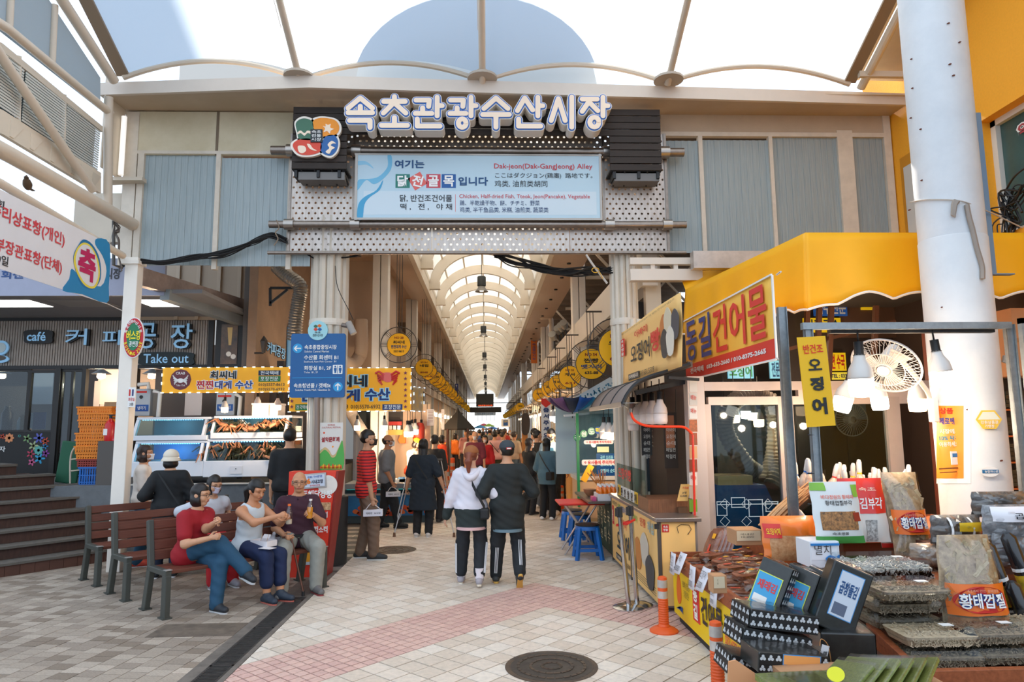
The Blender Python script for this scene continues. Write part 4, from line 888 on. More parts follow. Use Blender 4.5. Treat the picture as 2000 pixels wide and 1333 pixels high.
ff=put_crabs(t3,g3,[(410+i*9.5,0,0)for i in range(15)]+[(414+i*12,0,1)for i in range(10)]+[(445+i*11,0,2)for i in range(4)]+[(520,0,2),(531,0,2)],True)
put_crabs(t4,g4,[(430+i*10,0,0)for i in range(5)]+[(440,0,1),(452,0,1),(486,0,0),(496,0,0),(518,0,0),(528,0,0),(538,0,0),(547,0,0),(530,0,1),(541,0,1)],False)
# water units above the tanks, white boxes, pipes
for i,(a,b,c,d)in enumerate(((263,760,293,813),(422,768,458,812))):
 f=Fr(Y=11.9);t=thing('water_cooler_unit',('grey cooling unit with blue label mounted beside the white post','grey cooling unit with a bulb before it above the crab tanks')[i],'machine',f.at((a+c)/2,d));f.plate('casing',a,b,c,d,mat('AEB6BC',.5),t,-.3,0,bevel=.01);f.plate('label_print',a+2,d-22,c-3,d-9,BLUE,t,0,.004);f.plate('label_print',a+4,b+4,c-6,b+8,RED,t,0,.004);f.disc('dial',(a+c)/2-2,b+16,.03,BLACK,t,0,.01,12);f.text('냉각기',a+6,d-19,c-8,d-12,WHITE,t,d=.006)
for pts,lb in (([(270,752),(290,750),(290,760)],'short white pipe above the grey cooling unit by the post'),([(300,765),(313,768),(309,815)],'bent white pipe dropping to the fish tank by the post'),([(460,770),(470,776),(467,812)],'bent white pipe beside the second cooling unit')):
 tag(M().tube([PY(u,v,11.85)for u,v in pts],.035,10).build('water_pipe',mat('DADAD4',.5),smooth=True),lb,'pipe')
for i,(a,b,c,d,lb)in enumerate(((494,788,527,812,'large white foam box standing on the upper crab tank'),(528,788,545,812,'narrow white foam box standing on the upper crab tank'))):
 f=Fr(Y=11.15);z=t4 and f.rect(411,812,566,857)[3];t=thing('foam_box',lb,'box',f.at((a+c)/2,d));r=f.rect(a,b,c,d);zt4=Fr(Y=YT+.1).rect(411,812,566,857)[3];M().bb((r[0],11.1,zt4),(r[2],11.5,r[3]-.03)).build('box_body',mat('E8D8CC',.7),t,bevel=.008);M().bb((r[0]-.005,11.09,r[3]-.03),(r[2]+.005,11.51,r[3])).build('lid',mat('EEE2D8',.7),t)
M().bb((-3.72,12.2,PZ),(-3.6,12.3,3)).build('post',DARK,cf)
Fr(Y=12.2).plate('interior_panel',362,766,395,812,mat('C9B8AC',.4,metal=.3),ins);Fr(Y=12.6).plate('interior_panel',300,722,600,930,mat('6E625A',.7),ins)
# ================================================================= crab shop signs
YSG=10.3;fg=Fr(Y=YSG);SY=mat('F2A812',.5,emit=.12)
def ledborder(f,a,b,c,d,par):
 m=M();r=f.rect(a,b,c,d);w=r[2]-r[0];h=r[3]-r[1]
 def dash(x,z,hor):
  for j in range(3):m.box(f.pt(x+(j*.015 if hor else 0),z+(0 if hor else j*.015),.02),(.009,.01,.009))
 n=int(w/.125)
 for i in range(n+1):
  for z in (r[1],r[3]):dash(r[0]+w*i/n,z,True)
 n=max(2,int(h/.1))
 for i in range(1,n):
  for x in (r[0],r[2]):dash(x,r[1]+h*i/n,False)
 m.build('led_strip',mat('BFE4FF',.4,emit=5),par,kind='stuff')
def outlined(f,s,a,b,c,d,mm,mo,par,dd,bold=.03,ob=.09):
 f.text(s,a-1.5,b-1.5,c+1.5,d+1.5,mo,par,d=dd,bold=ob);f.text(s,a,b,c,d,mm,par,d=dd+.003,bold=bold)
sa=thing('crab_shop_sign','shorter yellow crab shop sign with maroon round logo above the tanks','sign',fg.at(440,742));fg.plate('panel',317,718,564,767,SY,sa,-.08,0);ledborder(fg,317,718,564,767,sa)
M_D=mat('6A2A34',.5);r_=.15
fg.disc('logo_disc',353,742,.155,M_D,sa,0,.004,12);fg.text('CRAB',344,727,362,732,WHITE,sa,d=.006,bold=.01);fg.text('Take Out',344,751,362,755,WHITE,sa,d=.006,bold=.005)
for k in range(5):
 for s in (-1,1):m=M();a,b=fg.at(353+s*4,744),fg.at(353+s*(15-k),734+k*4.5);mid=fg.at(353+s*12,738+k*3);m.tube([a+V((0,-.008,0)),mid+V((0,-.008,0)),b+V((0,-.008,0))],.008,4);m.build('crab_print',WHITE,sa)
fg.disc('crab_print',353,744,.045,WHITE,sa,.004,.01,14,.035)
outlined(fg,'최씨네',411,725,462,741,mat('22282E'),mat('D8D4CC'),sa,.004);outlined(fg,'찐찐',384,744,417,760,mat('C02A30'),WHITE,sa,.004);outlined(fg,'대게 수산',420,744,494,760,mat('1E3E86'),WHITE,sa,.004)
fg.plate('label_print',505,724,548,734,mat('1C2E48'),sa,0,.004);fg.plate('label_print',505,735,548,746,mat('2A7A3E'),sa,0,.004);fg.text('전국택배',509,725,544,733,WHITE,sa,d=.006);fg.text('포장전문',509,736,544,745,WHITE,sa,d=.006);fg.text('010)5557-8613',505,749,556,756,KT,sa,d=.004,bold=.01);fg.text('010)5570-6932',505,758,556,765,KT,sa,d=.004,bold=.01)
sb=thing('crab_shop_sign','larger yellow crab shop sign with a red crab, half behind the blue direction sign','sign',fg.at(690,760));fh=Fr(Y=YSG-.05);fh.plate('panel',566,720,802,803,SY,sb,-.1,0);ledborder(fh,565,719,803,804,sb)
CYN=mat('A8DCF0',.5)
outlined(fh,'최씨네',630,733,718,757,mat('16222E'),CYN,sb,.004,.04,.12);outlined(fh,'찐찐대게',585,761,703,785,mat('14397A'),CYN,sb,.004,.04,.12);outlined(fh,'수산',713,759,762,783,mat('14397A'),CYN,sb,.004,.04,.12)
fh.text('010)5557-8613',610,791,680,801,KT,sb,d=.004,bold=.01);fh.text('010)5570-6932',685,791,743,801,KT,sb,d=.004,bold=.01)
fh.plate('label_print',577,790,604,802,mat('2A7A3E'),sb,0,.004);fh.text('전국택배',579,792,602,800,WHITE,sb,d=.006);fh.plate('label_print',747,790,786,801,mat('1C3A6E'),sb,0,.004);fh.text('포장전문',750,791,783,800,WHITE,sb,d=.006)
CRD=mat('D83A34',.4)
fh.poly('crab_print',blob([(745,735),(748,729),(760,728),(766,731),(770,737),(765,745),(757,747),(749,744)],4),mat('EE6A60',.4),sb,.004,.01)
for s in (-1,1):
 for k in range(4):
  a,mi_,b=fh.at(757+s*8,737+k*1.5),fh.at(757+s*(21-k),731+k*4.5),fh.at(757+s*(16-k*2),740+k*4);M().tube([x+V((0,-.012,0))for x in (a,mi_,b)],.014,5).build('crab_print',CRD,sb)
 M().tube([fh.at(757+s*7,733)+V((0,-.012,0)),fh.at(757+s*17,726)+V((0,-.012,0)),fh.at(757+s*24,730)+V((0,-.012,0))],.017,5).build('crab_print',CRD,sb)
def star(f,u,v,r,mm,par,d=.004):
 s_,t_=f.st(u,v);M().prism([(s_+(r if k % 2==0 else r*.42)*math.sin(math.pi*k/5),t_+(r if k % 2==0 else r*.42)*math.cos(math.pi*k/5))for k in range(10)],f.P,f.ex,f.ey,d,d+.003).build('star_print',mm,par)
for k in range(7):star(fh,792,729+k*11,.03,mat('7A2A4A'),sb)
for k in range(7):star(fh,570,729+k*11,.03,mat('7A2A4A'),sb)
# ================================================================= blue direction sign
ds=thing('direction_sign','blue direction sign with white arrows fixed to the fluted pillar','sign',PY(620,715,9.1));f91=Fr(Y=9.27);SBL=mat('125A96',.45);SCY=mat('2A9AD4',.45)
def rrect(f,nm,a,b,c,d,rad,mm,par,d0,d1):
 x0,z0,x1,z1_=f.rect(a,b,c,d);P=[]
 for cx_,cz_,a0 in ((x1-rad,z1_-rad,0),(x0+rad,z1_-rad,90),(x0+rad,z0+rad,180),(x1-rad,z0+rad,270)):
  for k in range(6):a_=math.radians(a0+18*k);P.append((cx_+rad*math.cos(a_),cz_+rad*math.sin(a_)))
 return M().prism(P,f.P,f.ex,f.ey,d0,d1).build(nm,mm,par)
rrect(f91,'panel',567,652,674,777,.03,SBL,ds,-.04,0);f91.disc('round_badge',621,646,.133,mat('9FD4DC',.45),ds,-.03,.01,40)
for dx,dy,c in ((-4,-3,'3B6B52'),(3.5,-4,'E0701E'),(-4,3,'D8442A'),(4,3,'1B5C9E')):f91.poly('badge_print',blob([(621+dx-4,641+dy),(621+dx,641+dy-3),(621+dx+4,641+dy),(621+dx,641+dy+3)],4),mat(c),ds,.01,.014)
f91.text('속초',615,648,627,652,KT,ds,d=.014);f91.text('관광수산시장',611,653,631,658,KT,ds,d=.014)
def arrow(f,u,v,r,ang,par):
 f.disc('arrow_disc',u,v,r,SCY,par,0,.004,28);s_,t_=f.st(u,v);P=[(-.045,-.008),(.02,-.008),(0,-.035),(.018,-.035),(.048,0),(.018,.035),(0,.035),(.02,.008),(-.045,.008)];k=r/.062
 M().prism([(s_+k*(x*math.cos(ang)-y*math.sin(ang)),t_+k*(x*math.sin(ang)+y*math.cos(ang)))for x,y in P],f.P,f.ex,f.ey,.004,.008).build('arrow_print',WHITE,par)
arrow(f91,581.5,681,.065,math.pi,ds);arrow(f91,660,756,.065,math.pi/2,ds)
for s,a,b,c,d,bo in (('속초종합중앙시장',595,674,658,683,.02),('Sokcho Central Market',595,685,643,689,.004),('수산물 회센터 B1',594,694,661,703,.02),('Seafood, Raw Fish Center  B1',594,705,657,709,.004),('화장실 B1, 2F',594,715,647,724,.02),('Toilet  B1, 2F',594,726,621,730,.004),('속초청년몰 / 갯배St',574,749,646,758,.02),('Sokcho Youth Mall / Gaetbae St',577,760,645,764,.004)):f91.text(s,a,b,c,d,WHITE,ds,d=.003,bold=bo)
f91.plate('rule_print',571,738,668,739,SCY,ds,0,.003);rrect(f91,'toilet_print',650,713,669,731,.01,WHITE,ds,0,.003)
f91.plate('toilet_print',659,714,660,730,SBL,ds,.003,.005)
for u in (655,664.5):f91.disc('toilet_print',u,716.5,.012,SBL,ds,.003,.005,10);f91.plate('toilet_print',u-2.6,719,u+2.6,724.5,SBL,ds,.003,.005);f91.plate('toilet_print',u-1.6,724,u+1.6,729,SBL,ds,.003,.005)
# base jacket of the pillar, posters
tag(M().lathe([(.26,0),(.262,.88),(.22,.9)],(PY(640,900,9.45).x,9.55,0),28).build('pillar_jacket',mat('1C1D1F',.55),smooth=True),'black jacket wrapped round the foot of the fluted pillar','jacket')
po=thing('poster','cultural festival poster with green hills taped to the fluted pillar','poster',PY(646,870,9.2));f92=Fr(Y=9.27);f92.plate('sheet',624,826,669,918,mat('D8D6CE',.6),po,-.01,0)
f92.poly('hill_print',blob([(624,917),(624,885),(634,876),(643,882),(648,891),(655,889),(661,876),(669,862),(669,917)],4),mat('4FA84A'),po,0,.003);f92.poly('hill_print',blob([(624,885),(634,874),(643,880),(648,889),(655,887),(662,873),(668,860),(666,866),(660,880),(655,892),(648,894),(642,885),(634,879),(626,886)],3),mat('C8B07A'),po,.003,.005)
for i in range(16):u=627+i*2.6;f92.poly('leaf_print',blob([(u-2,915),(u,908+rn.uniform(-3,3)),(u+2,915)],3),mat(('D8481E','E8921E','E8B82A')[i % 3]),po,.005,.007)
f92.text('SEORAK\nCULTURAL FESTIVAL',629,829,666,837,mat('B8443A'),po,d=.003,bold=.005);f92.text('설악문화제',628,854,663,864,mat('9A1F24'),po,d=.003,bold=.04);f92.disc('dot_print',633,846,.013,mat('D8481E'),po,0,.003,12);f92.disc('dot_print',650,873,.012,mat('E8921E'),po,0,.003,12)
pn=thing('notice','yellow notice with a red heading on the fluted pillar under the festival poster','notice',PY(650,930,9.2));f92.plate('sheet',631,918,664,955,mat('F2C20E',.6),pn,-.01,0);f92.plate('heading',631,918,664,926,RED,pn,0,.003);f92.text('교통통제 안내',635,919,661,925,WHITE,pn,d=.005)
for k in range(6):f92.plate('line_print',635,930+k*4,660-(k % 3)*4,931+k*4,mat('A8862A'),pn,0,.003)
tag(M().cyl(PY(619,777,9.27),PY(619,975,9.27),.04,12).build('downpipe',mat('8A7A70',.4,metal=.4),smooth=True),'brown metal downpipe strapped to the fluted pillar','pipe')
# red standing board
RB=mat('DE3A22',.5);q=V((-2.42,8.75,0));rb_=thing('standing_board','red standing menu board for fried chicken beside the benches','sign',q);f87=Fr(Y=8.7)
r=f87.rect(560,922,634,1108);r2=f87.rect(585,922,655,930)
M().hexa([(r[0],8.7,.0),(r[2],8.7,.0),(r[2]+.02,8.98,.0),(r[0],8.98,.0),(r[0],8.74,r[3]),(r2[2],8.74,r[3]),(r2[2]+.05,8.95,r[3]),(r[0],8.95,r[3])]).build('board',RB,rb_)
M().hexa([(r[2]+.005,8.72,.0),(r[2]+.03,8.72,.0),(r[2]+.05,8.98,.0),(r[2]+.02,8.98,.0),(r2[2]+.005,8.74,r[3]),(r2[2]+.03,8.74,r[3]),(r2[2]+.07,8.95,r[3]),(r2[2]+.05,8.95,r[3])]).build('side_panel',mat('8A241C',.5),rb_)
f86=Fr(P=(0,8.695,0),ex=(1,0,0),ey=(0,.03,1))
f86.disc('photo_print',640,948,.12,mat('E4DCD2'),rb_,0,.003);f86.plate('photo_print',608,982,646,997,mat('9A6238',.5,c2='E8C89A',scale=30),rb_,0,.003)
for s,a,b,c,d in (('동해닭강정',590,958,648,974),('닭꼬치',608,1000,640,1012),('소떡소떡',604,1028,640,1042),('가장 맛있는!',632,930,650,938)):f86.text(s,a,b,c,d,WHITE,rb_,d=.004,bold=.03)
f86.plate('drink_print',592,1072,606,1098,mat('F0A828'),rb_,0,.003);f86.plate('field_print',588,1066,628,1100,mat('D4281E'),rb_,-.001,.001);f86.plate('stripe_print',587,1098,628,1104,mat('C8D4E0'),rb_,0,.003)
pl=thing('plaque','silver framed broadcast plaque leaning on top of the red board','plaque',f86.at(615,953));f85=Fr(P=(0,8.66,0),ex=(1,.0,0.07),ey=(-.07,.06,1));f85.plate('frame',594,925,638,954,mat('B0ACA8',.35,metal=.6),pl,0,.02);f85.plate('face',597,928,635,951,mat('C9D2E0'),pl,.02,.024);f85.text('KBS TV방영',602,929,630,934,mat('2A5AA8'),pl,d=.026,bold=.01);f85.text('6',599,935,608,946,mat('E8781E'),pl,d=.026,bold=.06);f85.text('시내고향',609,937,632,945,mat('2A2A44'),pl,d=.026,bold=.03);f85.text('동해닭강정',606,947,626,950,RED,pl,d=.026)
sd_=Fr(P=(r[2]+.045,8.72,0),ex=(.0,1,0),ey=(0.1,0,1))
# ducts
def flex(name,pts,r,mm,label,cat='duct',n=14,corr=.08,parent=None):
 P=curve(pts,14);m=M();Q=[];R_=[]
 for i,p in enumerate(P):Q.append(p);R_.append(r*(1+(corr if i % 2 else -corr)))
 m.tube(Q,r,n,rs=R_);o=m.build(name,mm,parent,smooth=30)
 return tag(o,label,cat)
ALU=mat('9A958E',.35,metal=.8,var=.2,scale=20)
flex('flexible_duct',[PY(540,520,11.4),PY(560,538,11.3),PY(586,560,11.2),PY(583,590,11.2),PY(578,625,11.2),PY(575,665,11.2)],.115,ALU,'silver flexible duct bending down behind the fluted pillar')
flex('exhaust_duct',[PY(705,625,15.5),PY(706,680,15.5),PY(700,700,15.5),PY(688,712,15.3),PY(668,706,15.0)],.15,mat('BFA892',.5),'cream curved exhaust duct beside the second column',corr=.02)
m=M();a=Fr(X=-3.5);m.beam(PY(528,563,11.5),PY(572,563,11.5),.04,.04);m.beam(PY(528,563,11.5),PY(528,598,11.5),.04,.04);m.beam(PY(528,593,11.5),PY(562,566,11.5),.04,.04);tag(m.build('bracket',DARK),'dark triangular bracket carrying the silver duct','bracket')
# ================================================================= benches
BS,BF=mat('6E3A28',.55,c2='5A2E20',scale=5,stretch=(1,12,12)),mat('43453F',.55,var=.1,scale=10)
def bench(label):
 t=thing('bench',label,'bench');Lb=1.72
 for i,y in enumerate((-.2,-.06,.08)):M().bb((-Lb/2,y-.062,.41),(Lb/2,y+.062,.445)).build('seat_slat',BS,t,local=True,bevel=.006)
 for i in range(4):z=.53+i*.1;y=.175+(z-.45)*.22;M().box((0,y,z),(Lb,.028,.088),Matrix.Rotation(-.2,3,'X')).build('back_slat',BS,t,local=True,bevel=.006)
 for x in (-Lb/2,Lb/2):
  m=M();m.beam((x,-.24,.0),(x,-.235,.4),.055,.1,(0,1,0));m.build('front_leg',BF,t,local=True,bevel=.008)
  m=M();m.beam((x,.27,0),(x,.17,.42),.055,.09,(0,1,0));m.beam((x,.17,.4),(x,.27,.88),.055,.07,(0,1,0));m.build('rear_leg',BF,t,local=True,bevel=.008)
  m=M();m.beam((x,-.28,.42),(x,.19,.42),.06,.055);m.build('side_rail',BF,t,local=True,bevel=.008)
  m=M();m.box((x,-.24,.006),(.09,.13,.012));m.build('foot_plate',BF,t,local=True);M().box((x,.27,.006),(.09,.12,.012)).build('foot_plate',BF,t,local=True);M().box((x,-.255,.452),(.062,.07,.005)).build('corner_patch',mat('B8B8B4',.4,metal=.5),t,local=True)
 return t
b1=bench('brown slatted bench nearest the camera where three people sit');b1.rotation_euler=(0,0,math.radians(45));b1.location=(-2.67,7.74,0)
b2=dup(b1,(-3.41,8.46,0),math.radians(45),'middle brown slatted bench behind the woman in the red polo');b3=dup(b1,(-4.12,9.2,0),math.radians(45),'brown slatted bench nearest the steps and the white post')
# ================================================================= round shop signs
RSY,RST=mat('F2B408',.45,emit=.06),mat('4A4440',.4,metal=.6);HR=ZS-.05
rsm={}
def round_sign(x,y,z,r,no,l1,l2,tel,label,group,top,c1='8A1A1A',c2='18181C'):
 t=thing('round_sign',label,'sign',(x,y,z),group=group);R_=r*1.62
 def ringm(rad,w):
  m=M();n=36;vs=[];fs=[]
  for k in range(n):
   a=2*math.pi*k/n
   for q,d in ((rad-w,-.012),(rad,-.012),(rad,.012),(rad-w,.012)):vs.append((q*math.cos(a),d,q*math.sin(a)))
  for k in range(n):
   l=(k+1)% n
   for q in range(4):fs.append((k*4+q,l*4+q,l*4+(q+1)% 4,k*4+(q+1)% 4))
  return m.add(vs,fs)
 key=round(r,3)
 if key not in rsm:
  d=M().prism([(r*math.cos(2*math.pi*k/40),r*math.sin(2*math.pi*k/40))for k in range(40)],(0,0,0),(1,0,0),(0,0,1),-.02,.02).mesh('disc',RSY)
  m=M()
  for k in range(8):
   a=math.pi*k/4
   for o in (-.035,0,.035):ux,uz=math.cos(a),math.sin(a);m.beam((ux*r-uz*o,0,uz*r+ux*o),(ux*R_-uz*o,0,uz*R_+ux*o),.009,.009)
  rsm[key]=(d,ringm(R_,.016).mesh('outer_ring',RST),ringm(r+.012,.02).mesh('disc_rim',RST),m.mesh('spoke',RST))
 for me in rsm[key]:
  o=link(me.name,me,t,True)
  if me.name.startswith('spoke'):o['kind']='stuff'
 m=M()
 for dx in (-.06,0,.06):m.cyl((dx,0,r+.0),(dx,0,top-z),.008,5)
 if x>0:m.beam((-.08,0,top-z),(.26,0,top-z),.03,.03)
 m.build('hanger_rod',RST,t,local=True,kind='stuff')
 P=V((x,y,z))
 for s,dz,w,h,c in ((no,.62,.8,.2,c1),(l1,.22,1.0,.3,c2),(l2,-.18,1.35,.3,'14407A'),(tel,-.58,.9,.2,c2 if l2 else c1)):
  if s:text(s,P+V((0,0,dz*r)),(1,0,0),(0,0,1),w*r,h*r,mat(c),t,bold=.03,lift=.024)
 return t
round_sign(-1.92,14.9,3.6,.25,'NO 28','최씨네','찐찐대게 수산','5557-8613','round yellow shop sign reading NO 28 beside the first square column','round shop signs over the seafood stalls',HR)
yl=[20.9,22.6,25.6,27.2,30.5,32.6,35.6,38.2,41,45,49,57,64,73];ol=['second','third','fourth','fifth','sixth','seventh','eighth','ninth','tenth','eleventh','twelfth','thirteenth','fourteenth','last']
for i,y in enumerate(yl):
 t=('네집','8048','NO 56-1')if i==0 else (('신집','635-41','NO 5'),('김집','633-00','NO 61'))[i % 2]
 round_sign(-1.92,y,3.62,.26,t[2],t[0],None,t[1],('round yellow shop sign reading NO 56-1 with a grey box on it' if i==0 else 'round yellow shop sign, %s from the entrance over the seafood stalls' % ol[i]),'round shop signs over the seafood stalls',HR)
R2=[(10.3,'NO 53','우리집',None,'635-0','NO 53 half hidden behind the squid bread banner'),(13.0,'NO 54','찐빵','맷거리','635-88','NO 54 with purple and blue lettering'),(16.4,'NO 55','게 싸',None,'631','large characters beside the right square column'),(19.2,'','게 싸고',None,'631-77','third small one above the striped umbrella'),(21.7,'','속초',None,'633','small one above the tip of the striped umbrella'),(26,'','양미',None,'631','small one above the vertical queue sign')]
for i,(y,a,b,c,d,lb)in enumerate(R2):round_sign(2.0,y,2.98,.29 if i<2 else .26,a,b,c,d,'round yellow shop sign, '+lb if i>1 else 'round yellow sign reading '+lb,'round shop signs under the white beam',4.0)
for i,y in enumerate((41.6,45,48,51,54,57.5,61,65,70,76)):round_sign(2.0,y,2.98,.26,'','집',None,'','tiny round yellow shop sign, %s of the row receding under the white beam' % ol[i],'round shop signs under the white beam',4.0)
# ================================================================= pendant lamps of the vault
lampt=None
for i,y in enumerate((17,25.6,34.8,41.6,50,58,66,74)):
 lb='dark bell pendant lamp, %s from the entrance under the vault' % (['first','second','third','fourth','fifth','sixth','seventh','eighth'][i])
 if lampt is None:
  lampt=thing('pendant_lamp',lb,'lamp',(XM+.0,y,5.35),group='bell lamps hung along the vault')
  M().lathe([(0,.24),(.1,.24),(.11,.22),(.11,.0),(.09,-.02)],n=16).build('ballast',mat('3A4042',.45),lampt,smooth=True,local=True);M().lathe([(.09,-.02),(.1,-.06),(.17,-.15),(.165,-.155),(.09,-.07)],n=18).build('shade',mat('8A8680',.3,metal=.5),lampt,smooth=True,local=True)
  M().lathe([(.0,-.1),(.05,-.1),(.05,-.14),(0,-.15)],n=10).build('bulb',mat('FFF2DC',.4,emit=2),lampt,local=True);M().cyl((0,0,.24),(0,0,2.0),.008,6).build('cord',BLACK,lampt,local=True)
 else:dup(lampt,(XM,y,5.35),label=lb)
# spot lights and pipes on the right beam
for i,(u,v,y)in enumerate(((1082,662,21),(1092,650,21),(1098,645,20.5),(1104,640,20))):
 p=PY(u,v,y);t=thing('floodlight','small %s floodlight clamped above the white beam' % ['tilted','second grey','third pale','tallest'][i],'lamp',p,group='floodlights on the white beam');M().cyl(p,p+V((-.08,-.2,.12)),.09,12,r2=.12).build('head',mat('A8A49C',.4,metal=.3),t,smooth=True);M().beam(p,p+V((.05,.05,-.35)),.03,.03).build('bracket',DARK,t)
tag(M().tube(curve([PY(1048,606,25),PY(1058,620,25),PY(1074,621,25),PY(1077,640,25),PY(1077,690,25)],5),.09,10).build('drainpipe',mat('D8C8B4',.5),smooth=True),'cream drainpipe bending down beside the second right column','pipe')
os_=thing('hanging_sign','orange vertical guide sign with a blue arrow disc on a right column','sign',PY(1042,685,31.5));fo=Fr(Y=31.5);fo.plate('panel',1037,657,1049,710,mat('D8701E',.5),os_);fo.disc('arrow_disc',1043,663,.1,mat('1A5AA0'),os_,.02,.024);fo.text('↑',1041,660,1045,666,WHITE,os_,d=.026)
for i,ch in enumerate('속초중앙시장'):fo.text(ch,1039.5,671+i*5.6,1046.5,675.5+i*5.6,mat('1A4A90'),os_)
bs_=thing('hanging_sign','small navy guide sign projecting above the receding seafood stalls','sign',PY(892,760,40));Fr(Y=40).plate('panel',889,750,895,775,NAVY,bs_);Fr(Y=40).text('↑',890,752,894,757,WHITE,bs_)
# display board, beam and far end
mo=thing('display_board','black electronic display hung across the arcade','display',PY(947,780,45));fm=Fr(Y=45);fm.plate('screen',930,770,964,789,mat('1E2422',.3),mo,0,.1);fm.plate('ticker',930,789,964,795,mat('2A1614',.4),mo,0,.1);fm.text('속초관광수산시장',934,791,962,794,mat('E8582E',.4,emit=1.5),mo,d=.11);fm.plate('support_bar',895,786.5,1010,788,DARK,mo,-.1,0)
mb=thing('hanging_board','long black board hung below the display','board',PY(947,800,43));Fr(Y=45).plate('board',918,796,979,806,mat('17191A',.5),mb,0,.15);[Fr(Y=45).plate('hanger',u,786,u+1,797,DARK,mb,-.05,.0)for u in (932,960)]
we=thing('banner','pale banner across the far end of the arcade','banner',PY(947,809,80));Fr(Y=80).plate('cloth',927,805,968,812,mat('C8D0D4',.5),we);Fr(Y=80).text('속초 관광수산시장',932,807,963,810.5,mat('3A6A9A'),we)
eg=struct('window_end',loc=PY(947,830,82));Fr(Y=98).plate('pane',900,780,995,860,mat('F2F8FC',.5,emit=1.3),eg);  # glowing pane stands in for daylight beyond the far end
for u in (933,941,949,957,965):Fr(Y=81.5).plate('mullion',u,812,u+.7,823,mat('8A8A86'),eg)
for k,(u,v,c)in enumerate(((938,836,'3A9AD0'),(955,833,'A8C84A'),(962,838,'2E6AB0'),(945,832,'D04A5A'),(950,840,'E8E8E0'))):
 p=PY(u,v,72+k*4.5);t=thing('parasol',('sky blue','lime green','deep blue','pink','white')[k]+' market parasol at the far end of the arcade','parasol',p);M().lathe([(0,.3),(.5,.1),(.75,-.05)],p,10).build('canopy',mat(c,.6),t);M().cyl(p+V((0,0,.3)),V((p.x,p.y,0)),.03,6).build('pole',WHITE,t)
# ================================================================= seafood stalls on the left
sg=['nearest','second','third','fourth','fifth','sixth','seventh']
def goods_box(p,s,c,rz=0,name='package',parent=None):return M().box(p,s,zr(rz)).build(name,mat(c,.5),parent)
TANKB=mat('2A78B0',.5,c2='1C5E94',scale=3)
ts_=thing('tank_counter','blue tank counter with a crab picture behind the queueing men','counter',(-2.2,13.9,0));ft=Fr(Y=13.4)
ft.plate('front_panel',672,966,842,1008,TANKB,ts_,-.02,0);ft.plate('tank_frame',672,945,842,955,mat('8E9296',.4,metal=.4),ts_,-.9,.03)
ft.plate('tank_frame',672,964,842,968,mat('9EA2A6',.4,metal=.3),ts_,0,.02);ft.plate('tank_interior',676,955,838,965,mat('4FC4BC',.4,emit=.5),ts_,-.5,-.05);ft.plate('tank_pane',676,955,838,965,TG,ts_,-.03,-.02)
for u in (705,775,808):ft.plate('tank_bar',u,955,u+3,965,mat('D8E0E0'),ts_,-.02,.01)
ft.plate('toe_kick',672,1008,842,1014,BLACK,ts_,-.05,-.03)
for i in range(26):u=676+rn.uniform(0,160);v=992+rn.uniform(0,14);ft.poly('crab_print',blob([(u-6,v),(u-2,v-5),(u+4,v-4),(u+7,v+2),(u,v+4)],3),mat(('C84A22','D86A34','A83A1C')[i % 3]),ts_,.001,.004)
r=ft.rect(672,945,842,1012);M().bb((r[0],13.42,0),(r[2],14.3,r[3]-.12)).build('cabinet',mat('3A4A50',.6),ts_)
for k,(u,c)in enumerate(((785,'E8ECEC'),(812,'D0D8DC'),(798,'B8C0C4'))):
 p=PY(u,935,13.9);t=thing('seafood_tray',('white tray of sliced fish beside the grey shirted man','pale tray of shellfish behind the crutch user','grey tray between the two fish trays')[k],'tray',(p.x,13.9,r[3]));M().bb((p.x-.16,13.7,r[3]),(p.x+.16,14.1,r[3]+.05)).build('tray',mat(c,.4),t);M().lathe([(.1,0),(.07,.04),(0,.05)],(p.x,13.9,r[3]+.04),10).build('seafood',mat(('4A80B0','E89A78','C8A890')[k]),t)
# stall back wall and its fittings
bw=struct('wall_stall',loc=(-2.5,15.6,0));fb2=Fr(Y=15.8)
fb2.plate('wall_panel',690,800,728,940,mat('46506A',.5,c2='8A8E98',scale=3,stretch=(8,1,.3)),bw,-.05,0);fb2.plate('wall_panel',728,790,772,940,mat('E8D8C4',.5),bw,-.05,0);fb2.plate('wall_panel',772,790,840,940,mat('D8B898',.5),bw,-.05,0)
t=thing('whiteboard','whiteboard in a yellow frame on the stall back wall','whiteboard',fb2.at(740,825));fb2.plate('frame',726,804,754,852,mat('E0A82A'),t,0,.02);fb2.plate('face',728,806,752,850,mat('CFCBD6',.3),t,.02,.024)
t=thing('vent_duct','big dark ribbed vent duct behind the striped shirted man','duct',fb2.at(718,822))
for k in range(12):fb2.disc('duct_rib',716,828,.30-.004*k,mat('3E4644',.6),t,.05+k*.03,.07+k*.03,24)
flex('exhaust_duct',[PY(683,800,14.8),PY(690,815,14.8),PY(703,836,14.6),PY(712,850,14.6)],.12,mat('B8A898',.5),'cream elbow duct curving down beside the ribbed vent',corr=.02)
t=thing('wall_shelf','stall wall shelf with a red box and steel bowls','shelf',fb2.at(770,840));fb2.plate('back',756,805,787,840,mat('4A443E'),t,0,.02);fb2.plate('board',756,840,788,850,mat('E8C060'),t,0,.3);fb2.plate('red_box',760,824,786,831,RED,t,.05,.25)
for u in (765,773,781):fb2.plate('bowl',u-3,832,u+3,840,mat('D8D8D4',.3,metal=.5),t,.05,.2)
t=thing('orange_bag','orange bag hung on the stall back wall above the vendor','bag',fb2.at(787,857));fb2.poly('bag_body',[(780,860),(784,850),(794,849),(793,866),(783,866)],mat('E8821E'),t,.05,.2)
